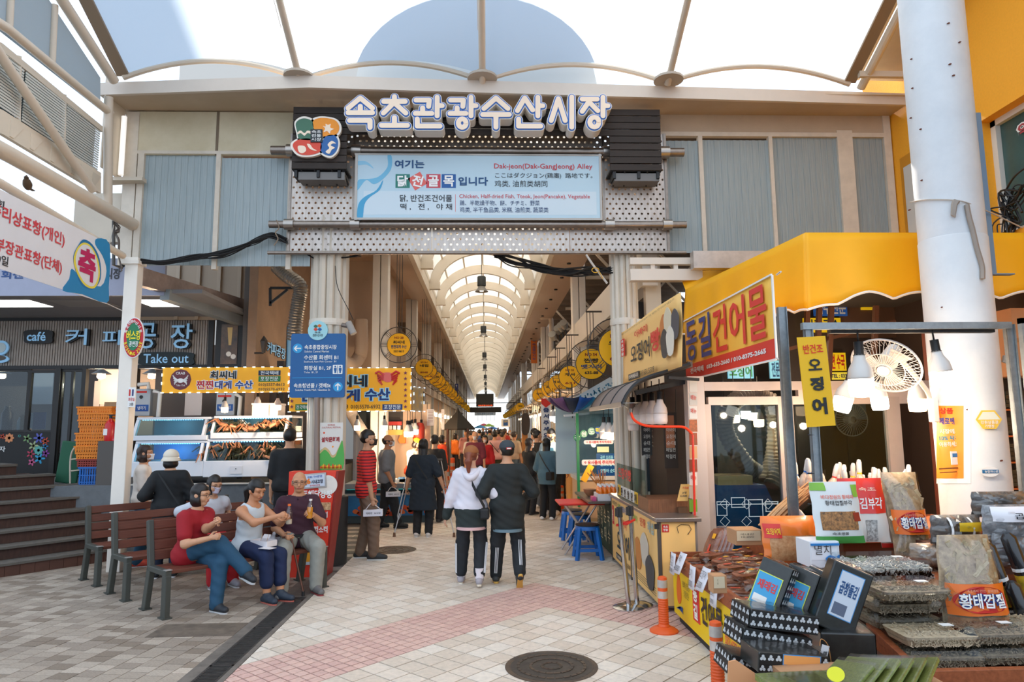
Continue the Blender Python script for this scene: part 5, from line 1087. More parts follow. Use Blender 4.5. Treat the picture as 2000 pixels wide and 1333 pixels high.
t=thing('red_gas_tank','red cylinder standing behind the vendor','tank',fb2.at(818,870));M().lathe([(0,0),(.13,0),(.14,.9),(.1,1.0),(0,1.02)],(PY(818,870,15.5).x,15.5,0.9),16).build('cylinder',mat('B83A28',.4),t,smooth=True);M().bb((PY(818,870,15.5).x-.2,15.3,0),(PY(818,870,15.5).x+.2,15.7,.9)).build('plinth',mat('8A8078'),t)
# bulbs in front stall
for i,(u,v)in enumerate(((698,812),(751,812))):led_bulb(PY(u,v+0,13.6),'warm LED bulb hanging %s the whiteboard below the yellow sign' % ('well before' if i==0 else 'right beside'),'warm bulbs under the larger crab sign',1.1,lit=40,cord=.5)
for i,(u,v)in enumerate(((504,768),(543,771))):led_bulb(PY(u,v,10.6),'warm LED bulb hanging over the white foam boxes, %s the blue sign' % ('farther from' if i==0 else 'nearer'),'warm bulbs under the shorter crab sign',.9,lit=12,cord=.2)
led_bulb(PY(440,776,10.7),'warm LED bulb before the second grey cooling unit','warm bulbs under the shorter crab sign',.9,lit=8,cord=.2)
for i,(u,v,y)in enumerate(((796,822,14.5),(801,822,14.6),(805,820,15.6),(811,819,15.3),(815,820,16),(818,821,16.2),(823,820,15.8),(827,821,16.4))):led_bulb(PY(u,v,y),'warm LED bulb in the cluster over the orange capped vendor','warm bulb cluster over the vendor',1.3,cord=.5,lit=25 if i % 4==0 else 0)
# receding stalls
pc=['E8A01E','D84A1E','E8D8B0','C83028','F0C040','E87828','F2E8D8']
far_pack=M().box((0,0,.06),(.16,.14,.12)).mesh('package',mat('E8A01E',.4))
sn=0
for k in range(6):
 y0=16.6+k*5.2;y1=y0+4.6;x0,x1=-2.75,-1.72
 t=thing('market_stall','seafood stall counter in the left row, %s from the entrance' % sg[k+1],'stall',(-2.2,y0,0))
 M().bb((x0,y0,.0),(x1-.04,y1,.82)).build('counter',mat(('C8C0B4','8A9298','D8A858','B8B0A8','9A6A4A','C8C8C0')[k],.6,var=.1),t);M().bb((x0,y0-.03,.82),(x1,y1,.86)).build('worktop',mat('A8A8A6',.3,metal=.6),t)
 m=M()
 for x,y in ((x1,y0),(x1,y1),(x1,(y0+y1)/2),(x0,y0)):m.cyl((x,y,0),(x,y,2.75),.025,8)
 m.cyl((x1,y0,2.75),(x1,y1,2.75),.025,8);m.cyl((x0,y0,2.75),(x1,y0,2.75),.025,8);m.build('frame',GALV,t,kind='stuff')
 M().add([(x1,y0,2.75),(x1,y1,2.75),(x1,y1,2.35),(x1,y0,2.35)],[(0,1,2,3)]).build('valance',mat(('D8D0C4','B8A088','E8E0D0','A8A098','D8C8A8','C8C0B8')[k],.7),t,thick=.01)
 M().bb((x0-.1,y0,.86),(x0,y1,2.5)).build('back_panel',mat(('E8C89A','D8A878','E8D8B8')[k % 3],.6),t)
 m=M();m.add([(x0,y0,2.8),(x1+.1,y0,2.72),(x1+.1,y1,2.72),(x0,y1,2.8)],[(0,1,2,3)]);m.build('roof_sheet',mat('A89A88',.6),t,thick=.02)
 for j in range(6):
  led_bulb(V((x1-.15-.2*(j % 2),y0+.4+j*.75,2.55)),'warm bulb hung under the roof of the %s left stall' % sg[k+1],'warm bulbs in the receding seafood stalls',1.2,cord=.2,lit=(55 if j in (1,4)and k<4 else 0))
 for j in range(34 if k<3 else 14):
  o=bpy.data.objects.new('food_package',far_pack);COL.objects.link(o);o.location=(x1-.15-.22*(j % 3)+rn.uniform(-.03,.03),y0+.2+(j//3)*(.37 if k<3 else .9)+rn.uniform(-.05,.05),.86+(.04*(j % 3)));o.rotation_euler=(0,0,rn.uniform(-.5,.5));o.scale=(1,1,rn.uniform(.6,1.8));sl=o.material_slots[0];sl.link='OBJECT';sl.material=mat(rn.choice(pc),.4);tag(o,'small food package on the %s left stall counter' % sg[k+1],'package','food packages on the left stalls')
# first visible stall posts, hanging papers, dark kiosk roof
t=thing('kiosk','small dark pyramid roofed kiosk among the left stalls','kiosk',(-1.95,27,0));p=PY(900,832,24);M().lathe([(0,.75),(.08,.55),(.6,.0),(.58,-.05)],(p.x-.1,24,p.z-.1),4).build('roof',mat('2E2E2C',.6),t)
for dx,dy in ((-.35,-.35),(.35,-.35),(.35,.35),(-.35,.35)):M().bb((p.x-.1+dx-.03,24+dy-.03,0),(p.x-.1+dx+.03,24+dy+.03,p.z-.1)).build('post',mat('4A2A20'),t)
for i,(u0,v0,u1,v1,y)in enumerate(((834,800,848,832,15.8),(862,800,868,840,18.4))):
 f=Fr(Y=y);t=thing('menu_sheet',('hanging white price sheet at the first left stall frame','narrow hanging plastic sheet deeper in the left stalls')[i],'notice',f.at(u0,v0));f.plate('sheet',u0,v0,u1,v1,mat('E2DCD8',.5),t);[f.plate('line_print',u0+2,v0+3+3*j,u1-2,v0+4+3*j,mat('8A6A6A'),t,.02,.022)for j in range(8)];f.plate('hanger',u0,v0-14,u0+.5,v0,DARK,t)
t=thing('light_box','small yellow menu light box with white LEDs beside the larger crab sign','sign',PY(817,780,11));f=Fr(P=(PY(808,780,10.6).x,10.6,0),ex=(.35,1,0),ey=(0,0,1));f.plate('panel',806,757,826,804,mat('C89A2E',.4,c2='8A8078',scale=6),t,-.06,0);ledborder(f,806,757,826,804,t);M().tube([PY(802,760,10.4),PY(806,760,10.6)],.015,6).build('bracket',DARK,t)
# ================================================================= right side of the arcade beyond the entrance
t=thing('queue_sign','tall white vertical sign asking people to queue, with a red pointed top','sign',PY(1066,820,17.4));f=Fr(Y=17.0);f.plate('panel',1057,789,1076,862,mat('D8DEE4',.5),t);f.poly('pointed_top',[(1057,779),(1076,779),(1076,789),(1066,797),(1057,789)],mat('C8281E'),t,.02,.03)
for ch,v in (('줄',797),('서',809),('주',822),('세',834),('요',846)):f.text(ch,1061,v,1072,v+9,mat('1E3A6E'),t,bold=.05)
M().bb((f.at(1066,862).x-.03,17.02,0),(f.at(1066,862).x+.03,17.08,f.at(1066,862).z+.2)).build('post',GALV,t)
t=thing('stall_machine','dark curved machine on a timber post by the right stalls','machine',PY(1025,830,19));f=Fr(Y=19.5);f.poly('hood',blob([(1019,812),(1024,808),(1032,812),(1034,830),(1030,848),(1020,848),(1018,830)],4),mat('3A332E',.6),t,0,.3);M().bb((f.at(1019,850).x,19.3,0),(f.at(1030,850).x,19.5,f.at(1025,846).z)).build('post',mat('C88A4A',.6),t)
for k in range(5):
 y0=18.5+k*6;t=thing('market_stall','market stall in the right row, %s from the entrance' % sg[k],'stall',(2.6,y0,0));x0,x1=2.0,3.2
 M().bb((x0,y0,0),(x1,y0+5,.85)).build('counter',mat(('B8946A','C8C0B4','8A6A5A','C87838','9A9288')[k],.6),t);M().bb((x1,y0,0),(x1+.1,y0+5.5,2.9)).build('back_panel',mat(('C8B8A4','E0C8A0','8A8278','D8B890','A8A098')[k],.6),t);M().bb((x0-.1,y0,2.75),(x1,y0+5,2.8)).build('roof_sheet',mat('B8A890',.6),t)
 m=M();[m.cyl((x0,y,.85),(x0,y,2.75),.02,6)for y in (y0+.05,y0+2.5,y0+4.9)];m.build('frame',GALV,t,kind='stuff')
 for j in range(4):led_bulb(V((x0+.2,y0+.5+j*1.3,2.55)),'warm bulb hung under the roof of the %s right stall' % sg[k],'warm bulbs in the right stalls',1.2,cord=.2,lit=(45 if j==1 and k<4 else 0))
 for j in range(8):o=bpy.data.objects.new('food_package',far_pack);COL.objects.link(o);o.location=(x0+.15+.2*(j % 2),y0+.3+j*.5,.85);o.scale=(1,1,1.3);sl=o.material_slots[0];sl.link='OBJECT';sl.material=mat(rn.choice(pc),.4);tag(o,'small food package on the %s right stall counter' % sg[k],'package','food packages on the right stalls')
t=thing('blue_sign','blue and white stall sign deeper on the right','sign',PY(985,826,34));f=Fr(Y=34);f.plate('panel',979,819,996,834,WHITE,t);f.plate('panel',983,821,992,832,BLUE,t,.02,.03);f.text('오징어',984,822,991,826,mat('F2D82A'),t,d=.032)
ob=None
for i,(u,v,lb)in enumerate(((889,880,''),(1097,1000,''))):pass
def delineator(x,y,h,label,bands,s=1):
 t=thing('delineator_post',label,'bollard',(x,y,0),group='orange lane posts');O_=mat('DE5A22',.45,var=.06,scale=8)
 M().lathe([(0,0),(.125*s,0),(.125*s,.012),(.1*s,.03),(.055*s,.045),(.055*s,.05)],n=28).build('base',O_,t,smooth=True,local=True)
 m=M();prof=[(.055*s,.045)];n=int(h*.52/.02)
 for i in range(n):z=.06+i*.02;prof+=[(.047*s,z),(.043*s,z+.006),(.043*s,z+.012)]
 prof+=[(.042*s,h-.03),(.038*s,h-.008),(.02*s,h),(0,h)];m.lathe(prof,n=24);m.build('post',O_,t,smooth=30,local=True)
 for a,b in bands:M().lathe([(.0445*s,a),(.0447*s,a),(.0447*s,b),(.0445*s,b)],n=24).build('reflective_band',mat('C4BEB8',.3,metal=.3,var=.1,scale=30),t,smooth=30,local=True)
 return t
p=G(1297,1234);delineator(p.x,p.y,.47,'orange delineator post at the far corner of the yellow goods cart',((.28,.345),(.375,.44)))
z=.47;p=PY(1397,1213,4.78);delineator(p.x,4.78,p.z,'orange delineator post nearest the camera beside the yellow goods cart',((p.z-.19,p.z-.125),(p.z-.1,p.z-.03)))
p=G(1097,1000);delineator(p.x,p.y,.55,'orange delineator post behind the red folding table',((.3,.38),(.43,.5)),1.2)
for i,(u,v)in enumerate(((872,985),(884,955))):p=G(u,v);delineator(p.x,p.y,.9,'tall orange lane post by the left stalls, %s the camera' % ('nearer' if i==0 else 'farther from'),((.45,.55),(.65,.75)),1.6)
# ================================================================= big white column
q=PY(1893,834,5.6);bc=tag(thing('pillar',None,None,(q.x,5.6,0)),kind='structure');WC=mat('D3D6D8',.45,c2='C6CACD',scale=3)
M().lathe([(.255,0),(.255,8.2)],n=48).build('shaft',WC,bc,smooth=True,local=True);zq=PY(1850,470,5.4).z
M().lathe([(.2555,0),(.26,.005),(.26,3.35),(.2555,3.36)],n=48).build('sleeve',mat('D8DADA',.5,c2='C9CCCE',scale=2),bc,smooth=True,local=True)
def oncol(u,v,d=.005,X=q.x,Y=5.6,R=.26):  # point of the ray on the column
 r=ray(u,v);a=r.x**2+r.y**2;b=-2*(r.x*X+r.y*Y);c=X*X+Y*Y-(R+d)**2;disc=b*b-4*a*c
 t=(-b-math.sqrt(max(disc,0)))/(2*a);return CP+r*t
for i in range(13):
 u,v=[(1780,115),(1852,45),(1874,82),(1855,125),(1862,147),(1782,172),(1779,230),(1798,252),(1800,352),(1776,410),(1840,600),(1890,800),(1955,900)][i]
 p=oncol(u,v,.001);M().prism(blob([(-.012,-.004),(0,-.008),(.014,-.002),(.012,.005),(-.002,.004)],3),p,(1,0,0),(0,0,1),-.004,.003).build('rust_spot',mat('6A3A2A',.9),bc)
def colpatch(name,u0,v0,u1,v1,mm,par,d=.006,n=10):
 m=M().grid(lambda s,t:oncol(u0+(u1-u0)*s,v0+(v1-v0)*t,d),n,3);return m.build(name,mm,par,smooth=True)
t=thing('poster','orange gift voucher poster in a white border on the big white column','poster',oncol(1860,870));colpatch('border',1829,787,1896,945,WHITE,t,.004);colpatch('field',1829,793,1882,935,mat('EE8A1E',.5),t,.007)
fq=Fr(P=(oncol(1855,860).x,oncol(1855,860).y-.045,0),ex=(1,.38,0),ey=(0,0,1))
for s,v,h,c in (('상품권',797,12,'D8362E'),('제로페이',816,14,'2448A0'),('시장에서',838,10,'F4EFE8'),('10% 싸게',851,10,'2A9AB8'),('이용하세요',863,10,'F4EFE8'),('',0,0,'')):
 if s:fq.text(s,1833,v,1872,v+h,mat(c),t,d=.004,bold=.04)
fq.plate('phone_print',1857,882,1872,908,WHITE,t,0,.004);fq.plate('phone_print',1859,886,1870,893,mat('2A7AB8'),t,.004,.006);fq.plate('line_print',1834,914,1872,917,mat('7A4A1A'),t,0,.003);fq.plate('line_print',1836,922,1868,924,mat('7A4A1A'),t,0,.003)
t=thing('sticker','yellow hexagon quality sticker on the big white column','sticker',oncol(1930,820));fs3=Fr(P=(oncol(1930,820).x,oncol(1930,820).y-.02,0),ex=(1,-.1,0),ey=(0,0,1));a,b=fs3.st(1931,820)
M().prism([(a+.1*math.cos(math.pi*k/3),b+.085*math.sin(math.pi*k/3))for k in range(6)],fs3.P,fs3.ex,fs3.ey,0,.004).build('field',mat('E8C048',.5),t);M().prism([(a+.085*math.cos(math.pi*k/3),b+.07*math.sin(math.pi*k/3))for k in range(4)],fs3.P,fs3.ex,fs3.ey,.004,.006).build('field_top',mat('DDE0D0',.5),t);fs3.text('강원상품권',1914,822,1948,829,WHITE,t,d=.007);fs3.text('가맹점',1922,830,1940,836,WHITE,t,d=.007)
t=thing('sticker','small oval blue and white sticker low on the big white column','sticker',oncol(1935,922));fs3.disc('field',1933,922,.07,WHITE,t,0,.003,24,.04);fs3.plate('stripe',1918,918,1950,925,mat('1F6A9A'),t,.003,.005);fs3.text('농협하나로',1922,919,1948,924,WHITE,t,d=.007)
# cord and cloth round the column
p=[oncol(u,v,.01)for u,v in ((1778,395),(1800,391),(1830,390),(1860,391),(1885,395))];tag(M().tube(curve(p+[p[-1]+V((.25,.1,-.04)),p[-1]+V((.8,.4,-.1))],4),.006,6).build('rope',mat('B8B0A6',.9)),'grey cord tied round the big white column','rope')
t=thing('rag','ragged beige cloth strip knotted on the cord of the big column','cloth',oncol(1865,400));m=M();P=[oncol(u,v,.02)for u,v in ((1868,392),(1864,400),(1862,420),(1866,425))];m.tube(P,.02,5,rs=[.03,.025,.02,.004]);m.build('knot',mat('A39A90',.9),t,smooth=True)
m=M();m.tube(curve([oncol(u,v,.015)for u,v in ((1888,400),(1893,425),(1900,450),(1908,485),(1918,520),(1919,545))],5),.02,6,rs=None);m.build('strip',mat('9A9086',.9),t,smooth=True)
t=thing('steel_angle','galvanized steel angle strapped upright to the right of the big column','steel bar',oncol(1900,400));a=PY(1908,220,5.5);b=PY(1932,536,5.5);m=M();m.bb((a.x-.03,5.5,b.z),(a.x+.035,5.51,a.z));m.bb((a.x-.03,5.5,b.z),(a.x-.022,5.56,a.z));m.bb((a.x-.03,5.46,b.z-.01),(a.x+.16,5.52,b.z));m.build('angle',mat('7A93AC',.45,metal=.5),t)
# ================================================================= yellow awning
AW=mat('FFB406',.55,var=.04,scale=3);aw=thing('awning','large yellow fabric awning with a wavy white edged hem over the dried fish shop','awning',(3.4,6.2,3))
C0=PY(1573,455,6.2);zt_a=C0.z;zb_a=PY(1573,577,6.2).z;dl=V((-.13,.99,0)).normalized();Ll=2.75
def hem(s,n=7.5):return .055*abs(math.cos(s*math.pi*n))
m=M();nv=8
def front(s,t):
 x=C0.x+s*4.6;zb2=zb_a-.05+hem(s,9)*1.2*min(1,s*12)-.1*max(0,1-s*9);z=zt_a+(zb2-zt_a)*t;return (x-.06*t*max(0,1-s*9),6.2-.07*t+.015*math.sin(s*40)*t,z)
def side(s,t):
 p=C0+dl*(Ll*(1-s));zb2=zb_a-.05-.1*s+hem(s,8)*min(1,(1-s)*10);z=zt_a+(zb2-zt_a)*t;return (p.x-.06*t+.02*math.sin(s*30)*t*min(1,(1-s)*8),p.y-.07*t*max(0,1-(1-s)*9),z)
m.grid(side,60,nv);m.build('side_valance',AW,aw,smooth=True,thick=.006)
M().grid(front,140,nv).build('front_valance',AW,aw,smooth=True,thick=.006)
m=M();m.tube([V(front(i/140,1.0))for i in range(141)],.012,5);m.tube([V(side(i/60,1.0))for i in range(61)],.012,5);m.build('hem_piping',mat('EDE6DC',.6),aw)
pp=C0+dl*Ll;M().add([tuple(C0),(C0.x+4.6,6.2,zt_a),(C0.x+4.6,9.2,zt_a+.3),(pp.x,9.2,zt_a+.3),tuple(pp)],[(0,1,2,3,4)]).build('top_sheet',AW,aw,thick=.006)
m=M()
for z in (zb_a+.12,zt_a-.04):m.beam((C0.x,6.26,z),(C0.x+4.5,6.26,z),.04,.04);m.beam(C0+V((.05,0,z-C0.z)),pp+V((.05,0,z-pp.z)),.04,.04)
for k in range(5):m.beam((C0.x+.3+k,6.26,zt_a-.05),(C0.x+.3+k,9,zt_a+.1),.035,.035)
m.build('frame_bar',mat('6A4A3A',.6),aw,kind='stuff')
# steel above the awning by the pillar
m=M();a=PY(1230,535,9.0);b=PY(1370,535,9.0);m.bb((a.x,8.95,PY(1300,549,9).z),(b.x,9.1,PY(1300,527,9).z));m.bb((a.x,8.95,PY(1300,518,9).z),(PY(1350,500,9).x,9.05,PY(1300,505,9).z))
for u in (1270,1315):m.bb((PY(u,520,9).x,8.97,PY(u,528,9).z),(PY(u+8,520,9).x,9.03,PY(u,516,9).z))
tag(m.build('beam',mat('DDD2C4',.5)),kind='structure');tag(M().bb((PY(1350,500,8.8).x,8.7,PY(1400,527,8.8).z),(PY(1545,500,8.8).x,8.85,PY(1400,494,8.8).z)).build('beam',mat('C8BDB4',.35,metal=.5,var=.2,scale=4)),kind='structure')
tag(M().bb((PY(1262,600,9.6).x,9.6,0),(PY(1292,600,9.6).x,9.75,4.6)).build('column',mat('CFC2AE',.5)),kind='structure')
# ================================================================= banners
XB=2.35;fk=Fr(X=XB);a0,b0=fk.st(1340,690);a1,_=fk.st(1512,620);yF,yN_=fk.at(1340,690).y,fk.at(1514,620).y;zT=fk.at(1512,537).z;zB=fk.at(1520,700).z;zR=zB+(zT-zB)*.24
t=thing('banner','yellow and red banner with blue and red dried fish shop lettering under the awning','banner',(XB,6.5,2.5))
M().grid(lambda s,w:(XB+.004*math.sin(s*9)*w,yF+(yN_-yF)*s,zT+(zB-zT)*w),16,6).build('cloth',mat('FAC24E',.55),t,smooth=True,thick=.005)
fk2=Fr(X=XB-.007);A0,A1=-yF,-yN_
fk2.sbox(M(),A0+.005,zB,A1-.005,zR,0,.006).build('red_band',mat('DD3E32',.55),t);fk2.sbox(M(),A0,zT,A1,zT+.015,-.004,.01).build('white_edge',WHITE,t);fk2.sbox(M(),A0,zB-.015,A1,zB,-.004,.01).build('white_edge',WHITE,t);fk2.sbox(M(),A1-.0,zB,A1+.02,zT,-.004,.01).build('white_edge',WHITE,t)
def onplane(s,f,a,b,c,d,mm,par,dd=.008,**k):return text(s,f.pt((a+c)/2,(b+d)/2,dd),f.ex,f.ey,c-a,d-b,mm,par,**k)
Wb=A1-A0;H_=zT-zR
for ch,i,c in (('동',0,'2C4596'),('길',1,'2C4596'),('건',2,'E0403A'),('어',3,'E0403A'),('물',4,'E0403A')):onplane(ch,fk2,A0+Wb*(.03+i*.19),zR+H_*.06,A0+Wb*(.19+i*.19),zR+H_*.94,mat(c,.5),t,bold=.018)
onplane('전국택배',fk2,A0+Wb*.08,zB+.05,A0+Wb*.27,zR-.05,WHITE,t,bold=.03);onplane('033-633-2660 / 010-8375-2665',fk2,A0+Wb*.31,zB+.06,A0+Wb*.93,zR-.06,WHITE,t,bold=.04)
for v in (537,700):tag(M().tube([fk.at(1517,v),PY(1525,v+(-6 if v<600 else 4),5.15)],.008,5).build('string',mat('D8D4CC')),'white cord tying the %s corner of the red and yellow banner' % ('upper' if v<600 else 'lower'),'string')
XQ=1.85;fz=Fr(X=XQ);yF2,yN2=fz.at(1215,690).y,fz.at(1330,640).y;zT2=fz.at(1336,565).z;zB2=fz.at(1320,720).z
t=thing('banner','pale orange squid bread banner with brush lettering tied to the round pillar','banner',(XQ,7.8,2.6))
M().grid(lambda s,w:(XQ+.015*math.sin(s*7+w*3),yF2+(yN2-yF2-.12*w*0)*s,zT2+(zB2-zT2)*w),16,6).build('cloth',mat('F8C87C',.6),t,smooth=True,thick=.005)
f_=Fr(X=XQ-.02);A0,A1=-yF2,-yN2;Wb=A1-A0;H_=zT2-zB2
def bb_(s,x0,y0,x1,y1,c,par,f=None,bold=.02,tilt=0):return onplane(s,f or f_,A0+Wb*x0,zB2+H_*y0,A0+Wb*x1,zB2+H_*y1,mat(c,.6),par,bold=bold,tilt=tilt)
bb_('개발원조 2015(30-2015) 특허등록 제10-1587573호 동남식기 직접 개발하여 만든 아이디어 제품입니다',.05,.91,.97,.95,'6A4A2A',t,bold=.0)
bb_('아바이',.33,.72,.56,.84,'D8362E',t,bold=.03);bb_('오징어',.24,.3,.6,.62,'22282E',t,bold=.02);bb_('빵',.62,.34,.76,.68,'D8362E',t,bold=.03);bb_('033.631.5508',.40,.04,.66,.13,'5A4A2A',t);f_.sbox(M(),A0+Wb*.18,zB2+H_*.03,A0+Wb*.39,zB2+H_*.14,0,.01).build('label_print',DARK,t);bb_('전국택배됩니다',.19,.05,.38,.12,'F0E8D8',t)
f_.sbox(M(),A0+Wb*.03,zB2+H_*.52,A0+Wb*.1,zB2+H_*.84,0,.01).build('stamp_print',mat('D8302A'),t)
for i,ch in enumerate('속초명물'):onplane(ch,f_,A0+Wb*.04,zB2+H_*(.77-.08*i),A0+Wb*.09,zB2+H_*(.83-.08*i),WHITE,t,bold=.03)
def bread(f,cx,cy,w,h,c,par,d):M().prism(blob([(cx-w*.3,cy-h*.5),(cx+w*.3,cy-h*.5),(cx+w*.5,cy),(cx+w*.45,cy+h*.25),(cx,cy+h*.5),(cx-w*.45,cy+h*.25),(cx-w*.5,cy)],4),f.P,f.ex,f.ey,d,d+.004).build('bread_print',mat(c,.6),par)
for x,y,c,d in ((.82,.62,'C87A3E',.01),(.88,.68,'D8CCB0',.013),(.83,.4,'3A3A3C',.016),(.97,.6,'4A4A50',.012),(.91,.4,'E0D8C8',.018)):bread(f_,A0+Wb*x,zB2+H_*y,Wb*.1,H_*.4,c,t,d)
# ================================================================= timber and steel stall frame, small sign
fe=thing('goods_stand','galvanized steel frame with angle posts standing over the goods table','frame',(3,4.9,0));zbar=PY(1760,637,4.9).z
m=M().beam((PY(1566,640,4.9).x,4.9,zbar),(PY(1972,634,4.9).x,4.9,zbar),.045,.05);m.build('top_bar',GALV,fe);M().beam((PY(1620,650,4.95).x,4.95,zbar-.035),(PY(1938,640,4.95).x,4.95,zbar-.035),.05,.025).build('lamp_rail',DARK,fe)
for u,v0,Y,w in ((1579,640,4.9,.05),(1972,634,4.9,.055),(1527,600,5.1,.06)):
 x=PY(u,v0,Y).x;zz=PY(u,v0,Y).z;m=M();z0_=.701 if u>1530 else .5;m.bb((x-w/2,Y-.004,z0_),(x+w/2,Y+.004,zz));m.bb((x-w/2,Y,z0_),(x-w/2+.006,Y+.04,zz));m.bb((x+w/2-.006,Y-.02,z0_),(x+w/2,Y+.03,zz));m.build('post',GALV,fe)
x=PY(1990,622,4.7).x;m=M();m.bb((x-.0,4.68,0),(x+.05,4.72,PY(1990,622,4.7).z));m.bb((x,4.68,PY(1990,622,4.7).z-.04),(x+1,4.72,PY(1990,622,4.7).z));tag(m.build('stall_post',GALV),'second galvanized post and bar cut by the right frame edge','frame')
for v in (850,925,985):p=PY(1588,v,4.88);M().tube([p+V((-.035,0,0)),p+V((0,-.03,0)),p+V((.035,0,0)),p+V((0,.03,0))],.006,5,closed=True).build('cable_tie',BLACK,fe)
t=thing('hanging_sign','yellow vertical sign with black half dried squid lettering on the steel frame','sign',PY(1595,745,4.84));tl=.062;fv=Fr(P=PY(1594,745,4.85),ex=(math.cos(tl),0,-math.sin(tl)*-1*-1),ey=(math.sin(tl),0,math.cos(tl)));fv=Fr(P=PY(1594,745,4.85),ex=(math.cos(.05),0,math.sin(.05)),ey=(-math.sin(.05),0,math.cos(.05)))
W2,H2=.104,.325;fv.sbox(M(),-W2,-H2,W2,H2,-.008,.004).build('panel',mat('F2BE0C',.5),t)
for s,y,w,h,c,bo in (('반건조',.235,.145,.065,'D82A22',.015),('오',.12,.1,.085,'1E262A',.03),('징',-.02,.1,.1,'1E262A',.05),('어',-.18,.11,.12,'1E262A',.05)):text(s,fv.pt(0,y,.008),fv.ex,fv.ey,w,h,mat(c),t,bold=bo)
# lamps on the frame
CW_=mat('FDFBF4',.4,emit=6)
def big_bulb(u,v,Y,s,label,tilt=None,mm=None,lit=18):led_bulb(PY(u,v,Y),label,'LED lamps at the dried fish shop',s,mm or CW_,.06,lit,tilt,'D8D4CE','b')
big_bulb(1676,668,4.93,1.55,'largest LED lamp, hung straight from the rail beside the fan');big_bulb(1824,664,4.93,1.35,'LED lamp hung from the rail before the big white column',(0,-.12,0))
big_bulb(1663,726,5.9,1.4,'tilted LED lamp half behind the largest one',(0,.35,0));big_bulb(1708,728,6.1,1.3,'LED lamp just behind the largest one',(0,-.1,0));big_bulb(1787,728,6.1,1.35,'LED lamp below the rim of the fan',(0,0,0),WARM)
# fan
t=thing('wall_fan','white caged fan tilted on the column side','fan',PY(1737,710,5.2));c=PY(1730,715,5.2);ax=V((-.62,-.45,-.62)).normalized();xx,yy,dd=basis_of(ax);fanw=mat('CFC8C0',.4)
m=M();R_=.25
for k in range(44):
 a=2*math.pi*k/44;e=xx*math.cos(a)+yy*math.sin(a)
 m.tube([c+e*.05+ax*.06,c+e*(R_*.6)+ax*.055,c+e*R_,c+e*(R_*.6)-ax*.06],.0022,4)
for q,d in ((.06,.06),(.15,.055),(R_,0)):m.tube([c+(xx*math.cos(a)+yy*math.sin(a))*q+ax*d for a in [2*math.pi*k/32 for k in range(32)]],.004,5,closed=True)
m.build('cage',fanw,t,kind='stuff');m=M();m.tube([c+(xx*math.cos(a)+yy*math.sin(a))*R_ for a in [2*math.pi*k/40 for k in range(40)]],.009,6,closed=True);m.build('rim',mat('C8C0BC',.4),t)
for k in range(3):
 a=2*math.pi*k/3;e=xx*math.cos(a)+yy*math.sin(a);e2=xx*math.cos(a+.9)+yy*math.sin(a+.9);M().add([tuple(c+e*.03),tuple(c+e*.2+ax*.02),tuple(c+e2*.21-ax*.02),tuple(c+e2*.04)],[(0,1,2,3)]).build('blade',mat('B8B0AA',.4),t,thick=.004)
M().cyl(c-ax*.05,c-ax*.22,.075,18,r2=.055).build('motor',fanw,t,smooth=True);M().cyl(c+ax*.05,c+ax*.07,.045,18).build('hub_cap',mat('D8D4D0'),t)
p1=oncol(1822,790,.02);M().tube(curve([c-ax*.2,p1+V((-.08,-.05,.12)),p1+V((-.03,0,0)),p1+V((-.02,0,-.12))],4),.02,8).build('arm',fanw,t,smooth=True);M().box(p1+V((-.02,-.03,-.05)),(.05,.08,.2)).build('switch_box',mat('D8D4D0'),t,bevel=.01)
# ================================================================= dried fish shop glazing
YS=7.2;sf=struct('wall_shop',loc=(3.4,YS,1.5));fS=Fr(Y=YS);AL=mat('C2B2AA',.4,metal=.3,var=.04)
fS.plate('post',1350,735,1384,1150,mat('CBBDB6',.4,metal=.2),sf,-.15,0,bevel=.005)
for b in ((1350,745,1830,762),(1384,774,1830,790),(1384,790,1397,1150),(1530,775,1552,1150),(1552,782,1560,1150),(1745,775,1772,1150),(1560,760,1830,775)):fS.plate('rail',*b,AL,sf,-.08,-.01)
for i,(a,b,c,d)in enumerate(((1397,790,1530,1150),(1560,790,1745,1150))):
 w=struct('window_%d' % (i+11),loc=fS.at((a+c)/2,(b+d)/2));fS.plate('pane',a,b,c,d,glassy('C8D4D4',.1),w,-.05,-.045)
fS.plate('wood_panel',1832,640,1850,1150,mat('7A3A24',.6),sf,-.1,.02)
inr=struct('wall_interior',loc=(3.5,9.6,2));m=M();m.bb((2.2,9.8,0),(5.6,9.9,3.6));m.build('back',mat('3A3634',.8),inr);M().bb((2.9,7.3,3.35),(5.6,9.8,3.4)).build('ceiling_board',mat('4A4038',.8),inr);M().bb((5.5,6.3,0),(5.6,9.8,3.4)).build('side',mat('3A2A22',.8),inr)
fI=Fr(Y=9.0)
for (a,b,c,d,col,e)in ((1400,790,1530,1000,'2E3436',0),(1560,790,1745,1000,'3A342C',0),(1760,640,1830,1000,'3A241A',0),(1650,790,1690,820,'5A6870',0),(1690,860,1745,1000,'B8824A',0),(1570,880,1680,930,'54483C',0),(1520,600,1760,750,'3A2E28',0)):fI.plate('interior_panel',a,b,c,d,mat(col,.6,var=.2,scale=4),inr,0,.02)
fI2=Fr(Y=8.9)
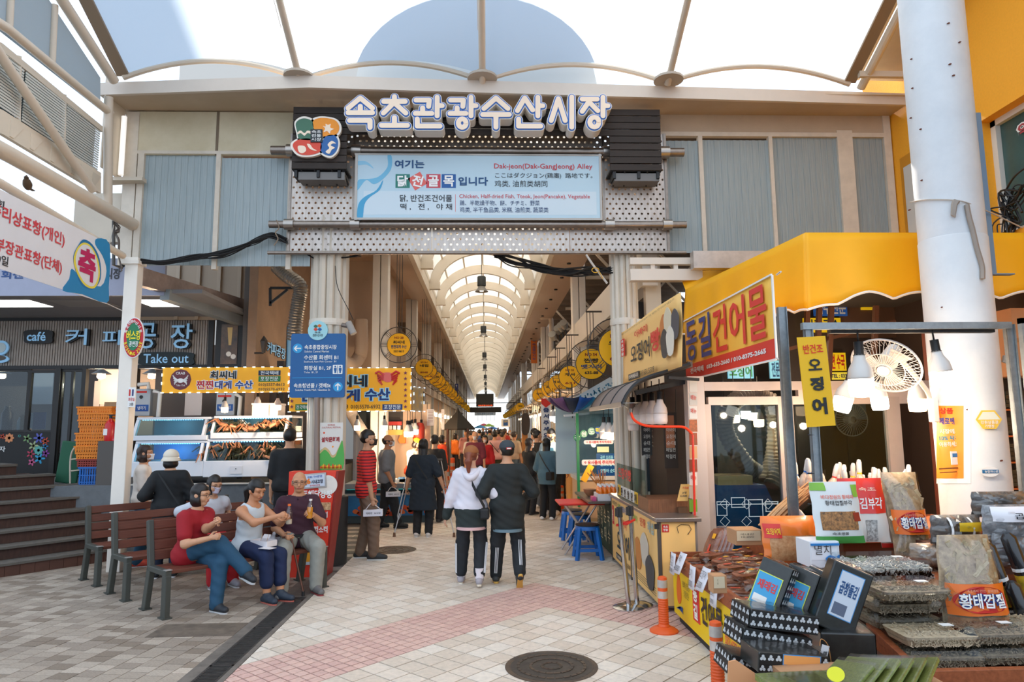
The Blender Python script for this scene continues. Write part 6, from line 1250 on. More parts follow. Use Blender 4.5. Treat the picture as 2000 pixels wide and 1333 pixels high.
for s,a,b,c,d,bg_,fg_ in (('국수전문',1588,588,1652,618,'2456A0','E8F0F8'),('가락국수',1568,622,1640,650,'E8C81E','1A2A3A'),('선불',1680,580,1706,606,'F0C81E','F0C81E'),('냉면 수국',1610,690,1650,725,'E8C81E','C82A22'),('TEL : 033',1618,728,1654,742,'F0E048','1A2A5A'),('오징어',1420,712,1470,740,'5AB0D8','2A8A5A'),('전문점',1502,705,1530,740,'7AC0E0','1E4A7A')):t=fI2.plate('menu_board',a,b,c,d,mat(bg_,.4,emit=.25),inr,0,.03);(fg_!=bg_)and fI2.text(s,a+3,b+3,c-3,d-3,mat(fg_),t,d=.035,bold=.03)  # boards high in the dark interior stand in for sign reflections, faintly glowing
fI2.plate('menu_board',1640,600,1760,660,mat('5A4030',.6),inr,-.02,0);fI2.text('SBS 모닝와이드',1750,590,1810,612,mat('A89A88'),inr,d=.03)
m=M()
for u in (1598,1622,1646,1736):m.beam(fS.at(u,590)+V((0,.25,0)),fS.at(u-6,760)+V((0,.25,0)),.05,.05)
m.beam(fS.at(1510,690)+V((0,.3,0)),fS.at(1780,620)+V((0,.3,0)),.04,.04);m.build('timber',mat('5A3A2A',.7),inr,kind='stuff')
DU=mat('8E8478',.6,c2='6E655C',scale=30)
flex('flexible_duct',[PY(1480,925,8.1),PY(1455,905,8.1),PY(1420,850,8.1),PY(1418,810,8.1),PY(1440,780,8.1),PY(1475,772,8.2),PY(1510,790,8.2),PY(1530,840,8.2),PY(1528,900,8.2),PY(1508,950,8.1)],.1,DU,'big grey ribbed hose looped behind the shop window')
flex('flexible_duct',[PY(1502,770,8.5),PY(1512,830,8.5),PY(1508,890,8.5),PY(1495,940,8.4)],.085,mat('7E766C',.6),'second ribbed hose hanging behind the looped one')
t=thing('roasting_machine','blue and cream machine with white lattice print behind the shop window','machine',PY(1450,1000,8));fR=Fr(Y=7.7);fR.poly('blue_cover',[(1400,948),(1495,948),(1525,1015),(1525,1150),(1400,1150)],mat('1F6AAE',.5,var=.06),t,-.5,0);fR.plate('cream_top',1402,930,1470,948,mat('D8B888',.5),t,-.4,0)
fP=Fr(Y=YS-.01)
for i in range(3):
 for j in range(2):a=1402+i*42;b=975+j*34;fP.ring('lattice_print',a+14,b+10,.055,.006,mat('A8C0D0'),t,-.0,.002,4);
for (a,b,c,d)in ((1400,980,1420,1008),(1428,972,1455,992),(1462,976,1490,1010),(1495,980,1520,1000),(1400,985,1520,986)):
 for e in ((a,b,c,b+1.3),(a,d-1.3,c,d),(a,b,a+1.3,d),(c-1.3,b,c,d)):fP.plate('lattice_print',*e,mat('A8C0D0'),t,0,.002)
t=thing('wall_fan','dark caged fan seen inside behind the shop window','fan',PY(1663,820,8.7));c=PY(1663,820,8.6);m=M()
for k in range(36):a=2*math.pi*k/36;m.beam(c+V((.04*math.cos(a),-.05,.04*math.sin(a))),c+V((.21*math.cos(a),0,.21*math.sin(a))),.004,.004)
m.build('cage',mat('8A8480',.4),t,kind='stuff');m=M();m.tube([c+V((.21*math.cos(a),0,.21*math.sin(a)))for a in [2*math.pi*k/30 for k in range(30)]],.008,6,closed=True);m.build('rim',mat('7A746E'),t);M().cyl(c,c+V((0,.12,0)),.05,14).build('motor',mat('6A645E'),t);M().beam(c+V((0,.1,0)),c+V((0,.12,-.7)),.03,.03).build('stand',DARK,t)
for i,(u,v)in enumerate(((1414,808),(1433,800),(1455,792),(1468,795),(1480,808))):led_bulb(PY(u,v-20,8.3),'%s of the glowing lamps seen behind the shop window' % ('first','second','third','fourth','fifth')[i],'lamps inside the dried fish shop',1.1,(WARM,WARM,COOLW,WARM,WARM)[i],.3,6 if i in (0,2,4)else 0)
bulb_light(V((3.6,8.2,2.6)),18);bulb_light(V((4.6,8.0,2.2)),10)
# poster strip on the left post
t=thing('photo_strip','narrow strip of food photo menus down the shop corner post','poster',PY(1355,870,7.0));fL=Fr(P=(PY(1357,870,7.04).x,7.03,0),ex=(1,-.0,0),ey=(0,0,1));cs=['D8D4CC','C8C4BC','E0DCD4','C86A3A','B84A2A','D8A878','A83A24','E8E0D4','C8B8A0','7AA83A']
for i,c in enumerate(cs):fL.plate('photo',1346,742+i*26,1361,766+i*26,mat(c,.5,c2='8A5A3A' if i in (3,4,6)else None,scale=40),t,.0,.012+.001*(i % 2));i in (1,2,7)and fL.text('메뉴',1348,746+i*26,1359,756+i*26,mat('C8382E'),t,d=.02)
# ================================================================= squid bread stall
SQ=mat('F6C87C',.5);sq=thing('food_stall','squid bread stall counter with pale orange printed panels and steel top','stall',(1.95,8.1,0));XS=1.67;y0,y1=6.82,9.35;x1_=PY(1362,1010,6.82).x;HT=PY(1290,1012,6.82).z
M().bb((XS+.02,y0+.02,.04),(x1_,y1,HT-.04)).build('cabinet',mat('8A8480',.5),sq);M().bb((XS-.03,y0-.04,HT-.04),(x1_+.03,y1+.05,HT)).build('worktop',mat('A59E98',.3,metal=.8,var=.1),sq,bevel=.006)
M().bb((XS,y0+.02,.06),(XS+.02,8.15,HT-.04)).build('side_panel',SQ,sq);M().bb((XS,8.17,.06),(XS+.02,y1,HT-.04)).build('side_panel',SQ,sq);M().bb((XS+.03,y0,.06),(x1_-.03,y0+.02,HT-.04)).build('front_panel',SQ,sq)
for y in (y0,8.15,y1):M().bb((XS-.008,y-.012,.02),(XS+.025,y+.012,HT-.04)).build('edge_strip',mat('5A544E',.5,metal=.4),sq)
fX=Fr(X=XS-.001)
def sqprint(A0,A1,big):
 W3=A1-A0;H3=HT-.12;o=lambda s,a,b,c,d,col,bo=.02:onplane(s,fX,A0+W3*a,.08+H3*b,A0+W3*c,.08+H3*d,mat(col,.6),sq,dd=.004,bold=bo)
 if big:
  o('아바이',.5,.6,.85,.74,'D8362E');o('오징어',.32,.18,.95,.52,'22303A',.03);fX.sbox(M(),A0+W3*.05,.08+H3*.55,A0+W3*.14,.08+H3*.86,0,.003).build('stamp_print',mat('C82A24'),sq);o('속초명물',.06,.6,.13,.8,'F8F0E4');fX.sbox(M(),A0+W3*.22,.08+H3*.03,A0+W3*.52,.08+H3*.12,0,.003).build('label_print',DARK,sq);o('전국택배',.24,.045,.5,.105,'F0E8D8');o('033.631.5508',.55,.04,.97,.11,'5A4A2A');o('아바이마을 맛집',.08,.88,.35,.95,'5A4A3A');o('속초',.4,.86,.55,.95,'3A9A3A');o('관광시장',.58,.84,.9,.94,'2A6AB0')
 else:
  for a,b,c,d in ((.28,.42,'C8823E',.004),(.55,.55,'D0C8B8',.006),(.72,.3,'4A4A4C',.008)):bread(fX,A0+W3*a,.08+H3*b,W3*.28,H3*.42,c,sq,d)
  o('특허',.15,.82,.3,.92,'8AB04A');o('인증',.4,.82,.6,.94,'D8583A');o('해썹',.68,.8,.88,.95,'9AB8B8');[fX.sbox(M(),A0+W3*.15,.09+H3*(.03+.03*k),A0+W3*.88,.092+H3*(.03+.03*k)+.004,0,.002).build('line_print',mat('8A7A5A'),sq)for k in range(4)]
sqprint(-y1,-8.17,True);sqprint(-8.13,-y0,False)
fF=Fr(Y=y0-.001);fF.plate('stamp_print',1293,1025,1306,1040,mat('C82A24'),sq,0,.004);fF.text('속초\n명물',1295,1027,1304,1038,WHITE,sq,d=.006);fF.plate('hinge',1278,1024,1287,1034,DARK,sq,0,.012)
P=[fF.at(u,v)+V((0,-.005,0))for u,v in ((1325,1042),(1322,1030),(1330,1025),(1345,1026),(1350,1034),(1343,1045))];M().tube(P,.003,4).build('outline_print',DARK,sq)
M().bb((PY(1250,985,7.6).x,7.2,HT),(PY(1345,985,7.4).x,7.7,PY(1300,972,7.4).z)).build('wood_box',mat('8A5A3A',.5,c2='6E442A',scale=6,stretch=(14,14,1)),sq)
m=M();m.bb((XS+.02,7.4,HT),(XS+.026,9.0,HT+.42));gu=m.build('guard_pane',glassy('DCE6E2',.15),sq);onplane('오징어빵',fX,-8.9,HT+.24,-8.1,HT+.38,mat('D8382E'),sq,dd=-.02,bold=.03);[fX.sbox(M(),-8.95+k*.2,HT+.02,-8.95+k*.2+.17,HT+.15,-.022,-.018).build('label_print',mat(('E8B82A','E8E4DC','E8E4DC','E8E4DC','E8E4DC','E8B82A','3A3A3A')[k],.5),sq)for k in range(7)];[onplane(ch,fX,-8.92+k*.2,HT+.03,-8.82+k*.2,HT+.13,KT,sq,dd=-.012,bold=.04)for k,ch in enumerate('따뜻한빵판매')]
M().bb((PY(1310,940,8.4).x-.15,8.0,HT),(2.5,8.9,2.3)).build('back_shelf',mat('4A3428',.7),sq)
fB=Fr(Y=8.85);fB.plate('back_glass',1262,760,1350,960,mat('3E4448',.3),sq,-.01,0);fB.plate('photo',1288,915,1335,950,mat('8A8076',.5,c2='4A4440',scale=8),sq,.0,.02)
t=thing('menu_board','small leaning price board on the squid bread counter','sign',PY(1335,965,7.1));fm_=Fr(P=PY(1336,965,7.1),ex=(.95,0,-.3*-1),ey=(-.0,.25,.95));fm_=Fr(P=PY(1336,963,7.1),ex=(.96,0,.0),ey=(.32,.2,.93));fm_.sbox(M(),-.055,-.09,.055,.09,0,.01).build('panel',mat('D8A85A',.5),t);text('가격표',fm_.pt(0,.05,.014),fm_.ex,fm_.ey,.07,.025,RED,t);text('3개\n5,000',fm_.pt(0,-.02,.014),fm_.ex,fm_.ey,.07,.06,KT,t);M().bb((PY(1336,963,7.1).x-.05,7.15,HT),(PY(1336,963,7.1).x+.05,7.2,HT+.06)).build('foot',mat('6A4A30'),t)
# canopy
cn=thing('canopy','curved smoked canopy with a black rim over the squid bread stall','canopy',(1.7,8,2.2));prof=[PY(u,v,6.95)for u,v in ((1216,790),(1226,770),(1243,750),(1268,737),(1300,727),(1348,712))];prof=curve(prof,4)
SM=fabricglass('A89A92',.35,'smoked_sheet');M().grid(lambda s,w:(lambda p:(p.x,6.95+2.2*w,p.z))(prof[round(s*(len(prof)-1))]),len(prof)-1,4).build('sheet',SM,cn,smooth=True,thick=.006)
for w in (0,.33,.66,1):M().tube([V((p.x,6.95+2.2*w,p.z))for p in prof],.022 if w==0 else .014,8).build('rib',BLACK,cn,smooth=True)
m=M();p=prof[0];m.beam((p.x,6.95,p.z),(p.x,9.15,p.z),.03,.05);p=prof[-1];m.beam((p.x,6.95,p.z),(p.x,9.15,p.z),.05,.06);m.build('edge_rail',mat('6A6460',.5),cn)
m=M();p=PY(1320,745,7.0);m.beam((PY(1240,752,7.3).x,7.3,PY(1240,768,7.3).z),(PY(1365,740,7.3).x,7.3,PY(1365,740,7.3).z),.05,.05);m.beam(PY(1305,738,6.95),PY(1365,742,6.95),.04,.03);m.build('lamp_rail',DARK,cn)
OFFB=mat('D8C8C0',.4,emit=.15)
for i,(u,v,y)in enumerate(((1235,776,8.6),(1247,772,8.1),(1260,770,7.8),(1273,768,7.5),(1288,765,7.15),(1236,790,8.9))):led_bulb(PY(u,v,y),'unlit white LED bulb under the curved canopy, %s from the funnel' % ['second','third','fourth','fifth','farthest','first'][i],'unlit bulbs over the squid bread stall',1.3,OFFB,.1,0,None,'CFC0B8','c')
for i,(u,v,y)in enumerate(((1179,815,10.8),(1189,815,10.6),(1201,815,10.4))):led_bulb(PY(u,v,y),'bulb over the orange bottles, %s of three' % ['dimmest','middle','brightest'][i],'bulbs over the orange bottles',1.3,OFFB if i==0 else WARM,.35,0 if i!=1 else 25)
t=thing('funnel','clear plastic funnel under the canopy lip with an orange hose','funnel',PY(1231,800,7.0));p=PY(1231,787,6.98);M().lathe([(.012,-.12),(.02,-.06),(.1,-.01),(.1,0)],p,18).build('cone',glassy('E8ECEC',.35,.3,'plastic'),t,smooth=True);M().tube(curve([p+V((0,0,-.1)),PY(1240,822,6.98),PY(1262,832,6.98),PY(1300,834,6.98),PY(1335,835,6.98),PY(1352,848,6.98)],6),.014,8).build('hose',mat('F0421A',.4),t,smooth=True);M().tube([PY(1353,850,6.98),PY(1357,1010,6.98)],.012,8).build('hose',mat('E03018',.4),t,smooth=True)
for i,(a,b,c,d,col)in enumerate(((1252,806,1272,890,'1E1E1E'),(1296,806,1322,915,'2A1E18'))):
 f=Fr(Y=8.0-.3*i);t=thing('chalk_menu',('narrow black chalk menu hanging by the bundled pipes','chalk menu with a wood grain top hanging before the shop glass')[i],'menu',f.at(a,b));f.plate('board',a,b,c,d,mat(col,.6),t);i and f.plate('board_face',a+3,b+6,c-6,d-40,mat('A86A48',.5),t,.02,.025)
 for j,s in enumerate(('아바이','오징어','순대','메밀전','막걸리')):f.text(s,a+4,b+30+j*13,c-4,b+38+j*13,mat('D8D8D0'),t,d=.028,bold=.0)
 m=M();m.cyl(f.at(a+2,b),f.at(a+2,b-45),.004,4);m.cyl(f.at(c-2,b),f.at(c-2,b-45),.004,4);m.build('hanger',DARK,t,kind='stuff')
m=M();[m.cyl((PY(u,900,8.9).x,8.9,HT-.0),(PY(u,900,8.9).x,8.9,3.2),.045,10)for u in (1245,1257,1268)];tag(m.build('pipe_bundle',mat('D8CCB8',.5),smooth=True),'three cream pipes running up behind the squid bread counter','pipes')
t=thing('desk_fan','beige caged fan behind the chalk menus','fan',PY(1283,842,8.6));c=PY(1284,842,8.6);m=M();[m.tube([c+V((r*math.cos(a),0,r*math.sin(a)))for a in [2*math.pi*k/24 for k in range(24)]],.006,5,closed=True)for r in (.1,.16,.2)];[m.beam(c,c+V((.2*math.cos(k*.785),0,.2*math.sin(k*.785))),.005,.005)for k in range(8)];m.build('cage',mat('B8A890'),t,kind='stuff');M().cyl(c,c+V((0,.1,0)),.05,12).build('motor',mat('8A7A68'),t);M().beam(c+V((0,.08,0)),c+V((0,.12,.5)),.03,.03).build('bracket',DARK,t)
# stanchions
for i,(u,v,lu)in enumerate(((1228,1188,-.06),(1244,1183,-.03))):
 p=G(u,v);t=thing('stanchion','chrome belt stanchion %s the squid bread counter' % ('standing farther from' if i==0 else 'standing against'),'stanchion',(p.x,p.y,0),group='chrome stanchions tied with a red band');M().lathe([(0,0),(.16,0),(.16,.01),(.12,.025),(.03,.035),(.03,.04)],n=32).build('base',CHROME,t,smooth=True,local=True);M().cyl((0,0,.03),(lu,.02,.9),.024,18).build('post',CHROME,t,smooth=True,local=True);M().cyl((lu,.02,.88),(lu*1.04,.02,.98),.03,18).build('belt_head',DARK,t,smooth=True,local=True);M().box((lu-.035,.0,.93),(.03,.04,.08)).build('belt_clip',DARK,t,local=True)
a,b=G(1228,1188)+V((-.055,.02,.8)),G(1244,1183)+V((-.03,.02,.82));tag(M().tube([a+V((-.035,0,0)),(a+b)/2+V((0,-.045,0)),b+V((.035,0,.02)),(a+b)/2+V((0,.045,0))],.014,6,closed=True).build('band',RED),'red band tying the two chrome stanchions together','band')
# ================================================================= makgeolli stall, table, stools, umbrella
YM=11.4;mk=thing('food_stall','rice wine bread stall behind clear panels with round letter signs','stall',(2,YM,0));fM=Fr(Y=YM)
fM.plate('back_wall',1100,775,1330,935,mat('B8C8CE',.5),mk,-1.3,-1.25);fM.plate('door',1148,805,1235,935,mat('8AA4AC',.3,c2='A8BCC2',scale=2),mk,-1.25,-1.2);m=M();[fM.box(m,*e,-1.2,-1.15)for e in ((1144,800,1240,806),(1144,800,1150,935))];m.build('door_frame',mat('C8CCCC'),mk,kind='stuff')
fM.plate('front_pane',1130,800,1235,930,glassy('D4E2E4',.14),mk,0,.008);fM.plate('pole',1126,808,1131,990,mat('1E7A4A',.4),mk,-.0,.05);fM.plate('cabinet',1130,938,1240,1012,mat('C8A078',.6),mk,-.8,-.02);fM.plate('worktop',1126,930,1240,938,mat('C8C4BC',.4),mk,-.85,.02)
for ch,u,v,c,fc_ in (('강',1127,855,'2A8A5A','E8F0E8'),('원',1140,848,'5AA878','E8F0E8'),('도',1155,843,'8AC0A0','E8F0E8'),('막',1168,841,'1F5AA8','F2DE3A'),('걸',1183,843,'1F5AA8','F2DE3A'),('리',1198,848,'1F5AA8','F2DE3A'),('빵',1211,855,'B02A30','F0E0D8')):fM.disc('letter_disc',u,v,.062,mat(c,.5),mk,.01,.014,20);fM.text(ch,u-5,v-5,u+5,v+5,mat(fc_),mk,d=.018,bold=.04)
for a,b,c,d in ((1140,860,1198,868),(1136,898,1212,909)):rrect(fM,'label_print',a,b,c,d,.03,mat('E8E4E4'),mk,.01,.014);fM.text('※ 유사품에 주의하세요',a+5,b+1.5,c-4,d-1.5,mat('C02A30'),mk,d=.018,bold=.03)
fM.plate('label_panel',1165,886,1228,934,mat('1F5FA8',.4),mk,-.01,.006);[fM.text(s,1172,890+k*13,1208,898+k*13,mat('8AD0E8' if k<3 else 'D83A40'),mk,d=.01,bold=.03)for k,s in enumerate(('국민 오리옹 다식','원조맛집 송이','오징어 순대집'))];fM.plate('label_panel',1166,873,1189,884,mat('D8D8A8'),mk,.01,.014)
fA=Fr(X=1.93);M().bb((1.93,13.2,0),(2.6,17.0,.82)).build('side_cabinet',mat('E8A81E',.5,c2='C8A070',scale=3),mk);M().bb((1.9,13.1,.82),(2.6,17.0,.9)).build('side_worktop',DARK,mk)
m=M();[m.tube(curve([(1.95,y,.9),(1.93,y,2.0),(2.0,y,2.45),(2.3,y,2.6)],5),.025,8)for y in (13.2,17)];m.build('frame',mat('B8BCC8',.3,metal=.6),mk,smooth=True,kind='stuff');M().bb((1.95,13.3,.9),(1.955,16.9,2.1)).build('side_pane',glassy('D8E4E8',.12),mk)
tb=thing('folding_table','red folding table with crossed steel legs by the stools','table',(1.6,10.2,0));zt2=.72;x0t,x1t=PY(1092,978,9.75).x,PY(1182,978,9.75).x;M().bb((x0t,9.75,zt2-.03),(x1t,10.4,zt2)).build('table_top',mat('D42A1E',.35),tb,bevel=.015);m=M();xm=(x0t+x1t)/2
for y in (9.85,10.3):m.cyl((xm-.25,y,0),(xm+.22,y,zt2-.03),.014,8);m.cyl((xm+.25,y,0),(xm-.22,y,zt2-.03),.014,8)
m.build('leg_frame',mat('C8C0BC',.3,metal=.7),tb,kind='stuff')
def stool(x,y,label):
 t=thing('stool',label,'stool',(x,y,0),group='blue plastic stools');B_=mat('1466B8',.4);h=.45
 for sx in (-1,1):
  for sy in (-1,1):M().beam((sx*.17,sy*.17,0),(sx*.115,sy*.115,h-.03),.045,.045).build('leg',B_,t,local=True)
 M().lathe([(.17,h-.06),(.165,h-.02),(.15,h),(0,h)],n=20).build('seat',B_,t,smooth=True,local=True);M().lathe([(.165,h-.005),(.168,h+.008),(.14,h+.014),(0,h+.012)],n=24).build('cushion',mat('2A2624',.5),t,smooth=True,local=True)
 m=M();[m.beam((a*.15,b*.15,.13),(c*.15,d*.15,.13),.03,.04)for a,b,c,d in ((-1,-1,1,-1),(1,-1,1,1),(1,1,-1,1),(-1,1,-1,-1))];m.build('foot_rail',B_,t,local=True,kind='stuff')
stool(1.37,9.6,'blue plastic stool with a black seat nearest the squid bread counter');stool(1.42,10.75,'blue plastic stool just beyond the red folding table');stool(1.36,11.25,'blue plastic stool farthest under the red folding table')
# display board (green) leaning, counter with bottles
M().bb((1.72,9.45,.02),(1.76,10.9,.7)).build('menu_panel',mat('2A4A3A',.6,c2='1E3A30',scale=6),mk);[onplane(s,Fr(X=1.715),-10.8+k*.3,.15,-10.62+k*.3,.6,mat('E8E0B8'),mk,bold=.0)for k,s in enumerate(('메\n밀\n전','감\n자\n전','순\n대','국\n수'))]
ct=thing('serving_counter','narrow steel serving shelf carrying the tray of orange bottles','counter',(2,10,.75));M().bb((PY(1140,975,9.9).x,9.45,.745),(2.55,10.9,.775)).build('shelf',mat('6A6460',.35,metal=.6),ct);M().bb((1.78,9.5,0),(2.5,10.85,.745)).build('cabinet',mat('A8743E',.6,var=.1),ct)
ty=thing('tray','white foam tray holding the orange juice bottles','tray',(1.8,9.75,.775));tx0,tx1=PY(1165,965,9.6).x,PY(1206,965,9.6).x;m=M();m.bb((tx0,9.5,.776),(tx1,9.85,.79));m.bb((tx0,9.5,.79),(tx1,9.52,.87));m.bb((tx0,9.83,.79),(tx1,9.85,.87));m.bb((tx0,9.52,.79),(tx0+.02,9.83,.87));m.bb((tx1-.02,9.52,.79),(tx1,9.83,.87));m.build('tray_body',mat('E4E0E0',.6),ty)
bt=None
for j in range(3):
 for i in range(4):
  loc=(tx0+.055+i*(tx1-tx0-.11)/3,9.56+j*.11,.791);lb='orange juice bottle in the white tray, %s row, %s' % (('front','middle','back')[j],('end beside the pink box','second from the pink box','third from the pink box','end beside the pillar')[i])
  if bt is None:bt=thing('juice_bottle',lb,'bottle',loc,group='orange juice bottles');M().lathe([(0,0),(.03,0),(.034,.03),(.028,.06),(.034,.09),(.03,.13),(.014,.165),(.014,.17)],n=14).build('body',mat('F07A08',.25,coat=.5),bt,smooth=True,local=True);M().lathe([(.017,.168),(.018,.2),(0,.2)],n=12).build('cap',WHITE,bt,smooth=True,local=True)
  else:dup(bt,loc,label=lb)
p=PY(1152,945,10.2);t=thing('bowl','brown bowl of sauce on the serving shelf','bowl',(p.x,10.2,.776));M().lathe([(.04,0),(.09,.06),(.1,.1),(.085,.1),(.0,.05)],n=18).build('bowl_body',mat('9A7050',.5),t,smooth=True,local=True)
tag(M().bb((PY(1155,960,9.6).x,9.5,.776),(tx0-.02,9.7,.83)).build('box',mat('D8508A',.4)),'small pink box beside the tray of orange bottles','box')
t=thing('skewer_bundle','sheaf of wooden skewers standing behind the orange bottles','skewers',PY(1172,930,10.3));c=V((PY(1175,935,10.3).x,10.3,.776));M().lathe([(.05,0),(.05,.12),(.045,.12)],c,14).build('cup',mat('8A8A88',.4,metal=.5),t);m=M()
for k in range(26):m.cyl(c+V((rn.uniform(-.03,.03),rn.uniform(-.03,.03),.05)),c+V((rn.uniform(-.22,.1),rn.uniform(-.05,.05),rn.uniform(.3,.38))),.004,4)
m.build('skewer',mat('C8823E',.7),t,kind='stuff')
p=PY(1147,925,10.9);tag(M().box(p,(.1,.02,.28),Matrix.Rotation(.5,3,'Y')).build('price_sign',mat('E8A81E')),'yellow tilted price sign on the rice wine bread stall','sign')
# umbrella hung upside down
um=thing('umbrella','rainbow striped umbrella hung open and upside down over the stall','umbrella',PY(1117,800,12));c=PY(1118,806,12);R_=.46;cols=['6A4A7A','243048','1A5AAE','1E86B8','3AB0C0','F0B41E','2A8A4A','22262A','14161A','3A2A5A']
for k in range(10):
 a0,a1=math.pi*(1.15+.2*k),math.pi*(1.15+.2*(k+1));M().grid(lambda s,w:(c.x+R_*w*math.cos(a0+(a1-a0)*s),c.y+R_*w*math.sin(a0+(a1-a0)*s),c.z+.26*w**1.8-.03*math.sin(math.pi*s)*w),4,6).build('panel',mat(cols[k],.5),um,smooth=True,thick=.003)
M().cyl(c+V((0,0,-.1)),c+V((0,0,.5)),.01,8).build('shaft',DARK,um);M().beam(c+V((-.15,0,-.06)),c+V((.3,0,-.02)),.06,.04).build('clamp',mat('D0CCCC',.4),um)
t=thing('vinyl_sheet','crumpled white vinyl sheet with blue dots behind the umbrella','sheet',PY(1150,770,12));fV=Fr(Y=12.3);fV.poly('sheet',[(1112,783),(1195,735),(1215,738),(1205,760),(1160,782)],mat('C8D0D4',.4),t)
for k in range(40):
 s_,w_=rn.random(),rn.random();u=1120+s_*80;v=780-s_*38+w_*(8+16*s_);fV.disc('dot_print',u,v,.012+.008*rn.random(),mat('3A7A9A'),t,.01,.013,6)
t=thing('white_box','white notice paper lying on the tiles','paper',G(1118,1093));p=G(1118,1093);tag(M().prism(blob([(-.2,-.05),(.15,-.07),(.22,.0),(.1,.08),(-.12,.06)],3),p,(1,0,0),(0,1,0),.0,.003).build('sheet',mat('E8E4E0',.4),t),None)
t.name='paper_sheet'
for i,u in enumerate((1010,1025,1050)):led_bulb(PY(1080+i*7,793+i*3,14),'cool bulb hanging %s behind the umbrella' % ('highest','midway','lowest')[i],'cool bulbs behind the umbrella',1.2,COOLW,.3,12 if i==1 else 0)
led_bulb(PY(1093,815,14),'single cool bulb hanging by the curved stall frame',None,1.3,COOLW,.5,10)
# ================================================================= goods cart
WD=mat('A2532C',.5,c2='7E3E20',scale=4,stretch=(1,10,10));WD2=mat('A85A32',.5,c2='86451F',scale=4,stretch=(10,1,10));CB_=mat('B88A62',.8,var=.06)
XC=1.75;ya_,yb_=4.72,6.62;cart=thing('goods_cart','goods cart with a yellow printed side panel and timber rim carrying dried squid','cart',(2.6,5.7,0));ZR=.60
M().bb((XC+.04,ya_+.02,.12),(4.4,yb_,ZR-.12)).build('body',mat('4A3A30',.7),cart);M().bb((XC,ya_,.06),(XC+.02,yb_,ZR-.1)).build('side_panel',mat('F2C80E',.5),cart)
M().bb((XC-.015,ya_,ZR-.12),(XC+.02,yb_,ZR)).build('rim_board',WD,cart,bevel=.004);M().bb((XC-.015,ya_-.03,ZR-.13),(4.4,ya_,ZR)).build('rim_board',WD2,cart,bevel=.004);M().bb((XC-.015,yb_,ZR-.12),(4.4,yb_+.03,ZR)).build('rim_board',WD2,cart,bevel=.004)
M().bb((2.42,ya_,ZR-.05),(2.46,yb_,ZR+.16)).build('divider_board',WD,cart,bevel=.004);M().bb((2.46,ya_,ZR-.05),(4.3,yb_,ZR+.1)).build('upper_tier',WD2,cart);M().bb((3.1,ya_+.5,ZR),(4.3,yb_,ZR+.32)).build('upper_tier',WD2,cart);M().bb((XC-.01,ya_,ZR-.5),(XC+.03,ya_+.05,.0)).build('leg',DARK,cart)
M().bb((XC+.02,ya_+.1,.0),(XC+.1,yb_-.1,.07)).build('base_rail',DARK,cart)
fC=Fr(X=XC-.001);o=lambda s,a,b,c,d,col,bo=.02,f=fC:onplane(s,f,a,b,c,d,mat(col,.5),cart,dd=.005,bold=bo)
fC.sbox(M(),-6.0,.16,-5.82,.46,0,.004).build('stamp_print',mat('D8322E'),cart);o('동\n길',-5.97,.18,-5.85,.44,'F4EEE4',.04)
for ch,a in (('건',-5.76),('어',-5.58),('물',-5.40)):o(ch,a,.2,a+.15,.42,'1C2026',.03)
o('전국택배',-5.2,.3,-4.8,.42,'1C2026',.03);o('033-633-2660',-5.2,.2,-4.78,.27,'D8322E',.02);o('010-8375-2665',-5.2,.12,-4.78,.18,'D8322E',.02);o('속초바다 향토음식\n건어물 전문',-6.3,.28,-6.06,.42,'3A3A20',.0)
M().prism(blob([(-6.48,.2),(-6.42,.18),(-6.36,.24),(-6.37,.38),(-6.42,.44),(-6.47,.4),(-6.5,.3)],4),fC.P,fC.ex,fC.ey,.0,.004).build('flame_print',mat('E8701E'),cart);[M().prism(blob([(-6.52+k*.03,.12+k*.012),(-6.42+k*.03,.15+k*.01),(-6.3,.12+k*.02),(-6.42+k*.02,.13+k*.01)],3),fC.P,fC.ex,fC.ey,.004,.006).build('wave_print',BLUE,cart)for k in range(3)]
# ---- film wrapped squid packs
FILM=glassy('FAF6F4',.3,.12,'film');SQB=mat('A0684A',.6,c2='7A4630',scale=18);
def squid_pack(label):
 t=thing('squid_pack',label,'package',group='flat packs of dried squid');m=M();r_=random.Random(9)
 for k in range(6):m.prism(blob([(-.15+r_.uniform(-.01,.01),-.02),(-.09,-.075),(.06,-.08),(.15,-.05),(.15+r_.uniform(-.01,.01),.05),(.05,.08),(-.09,.075)],2),(0,0,0),(1,0,0),(0,1,0),.006*k,.006*k+.004)
 m.build('dried_squid',SQB,t,local=True,kind='stuff')
 M().grid(lambda s,w:(-.19+.38*s,-.1+.2*w,.044-.03*(2*w-1)**4-.034*(2*s-1)**6+.004*math.sin(s*19+w*7)),10,6).build('film',FILM,t,smooth=True,local=True)
 M().box((.07,.0,.047),(.05,.035,.002)).build('sticker',mat('F0A81E',.4),t,local=True);M().box((-.05,.01,.046),(.07,.02,.002)).build('sticker',mat('D84A2A',.4),t,local=True);return t
sp0=squid_pack('flat film wrapped pack of brown dried squid laid on the goods cart');first=True
rg=random.Random(21)
for j in range(4):
 for i in range(6):
  for l_ in range(2 if j else 1):
   x=1.9+j*.155;y=4.95+i*.29+rg.uniform(-.03,.03);z=ZR-.06+l_*.05+j*.008;loc=(x,y,z);eul=(rg.uniform(-.05,.05),rg.uniform(-.1,.02),rg.uniform(-.5,.5)+(.4 if j % 2 else -.2))
   o_=sp0 if first else dup(sp0,loc);first=False;o_.location=loc;o_.rotation_euler=eul
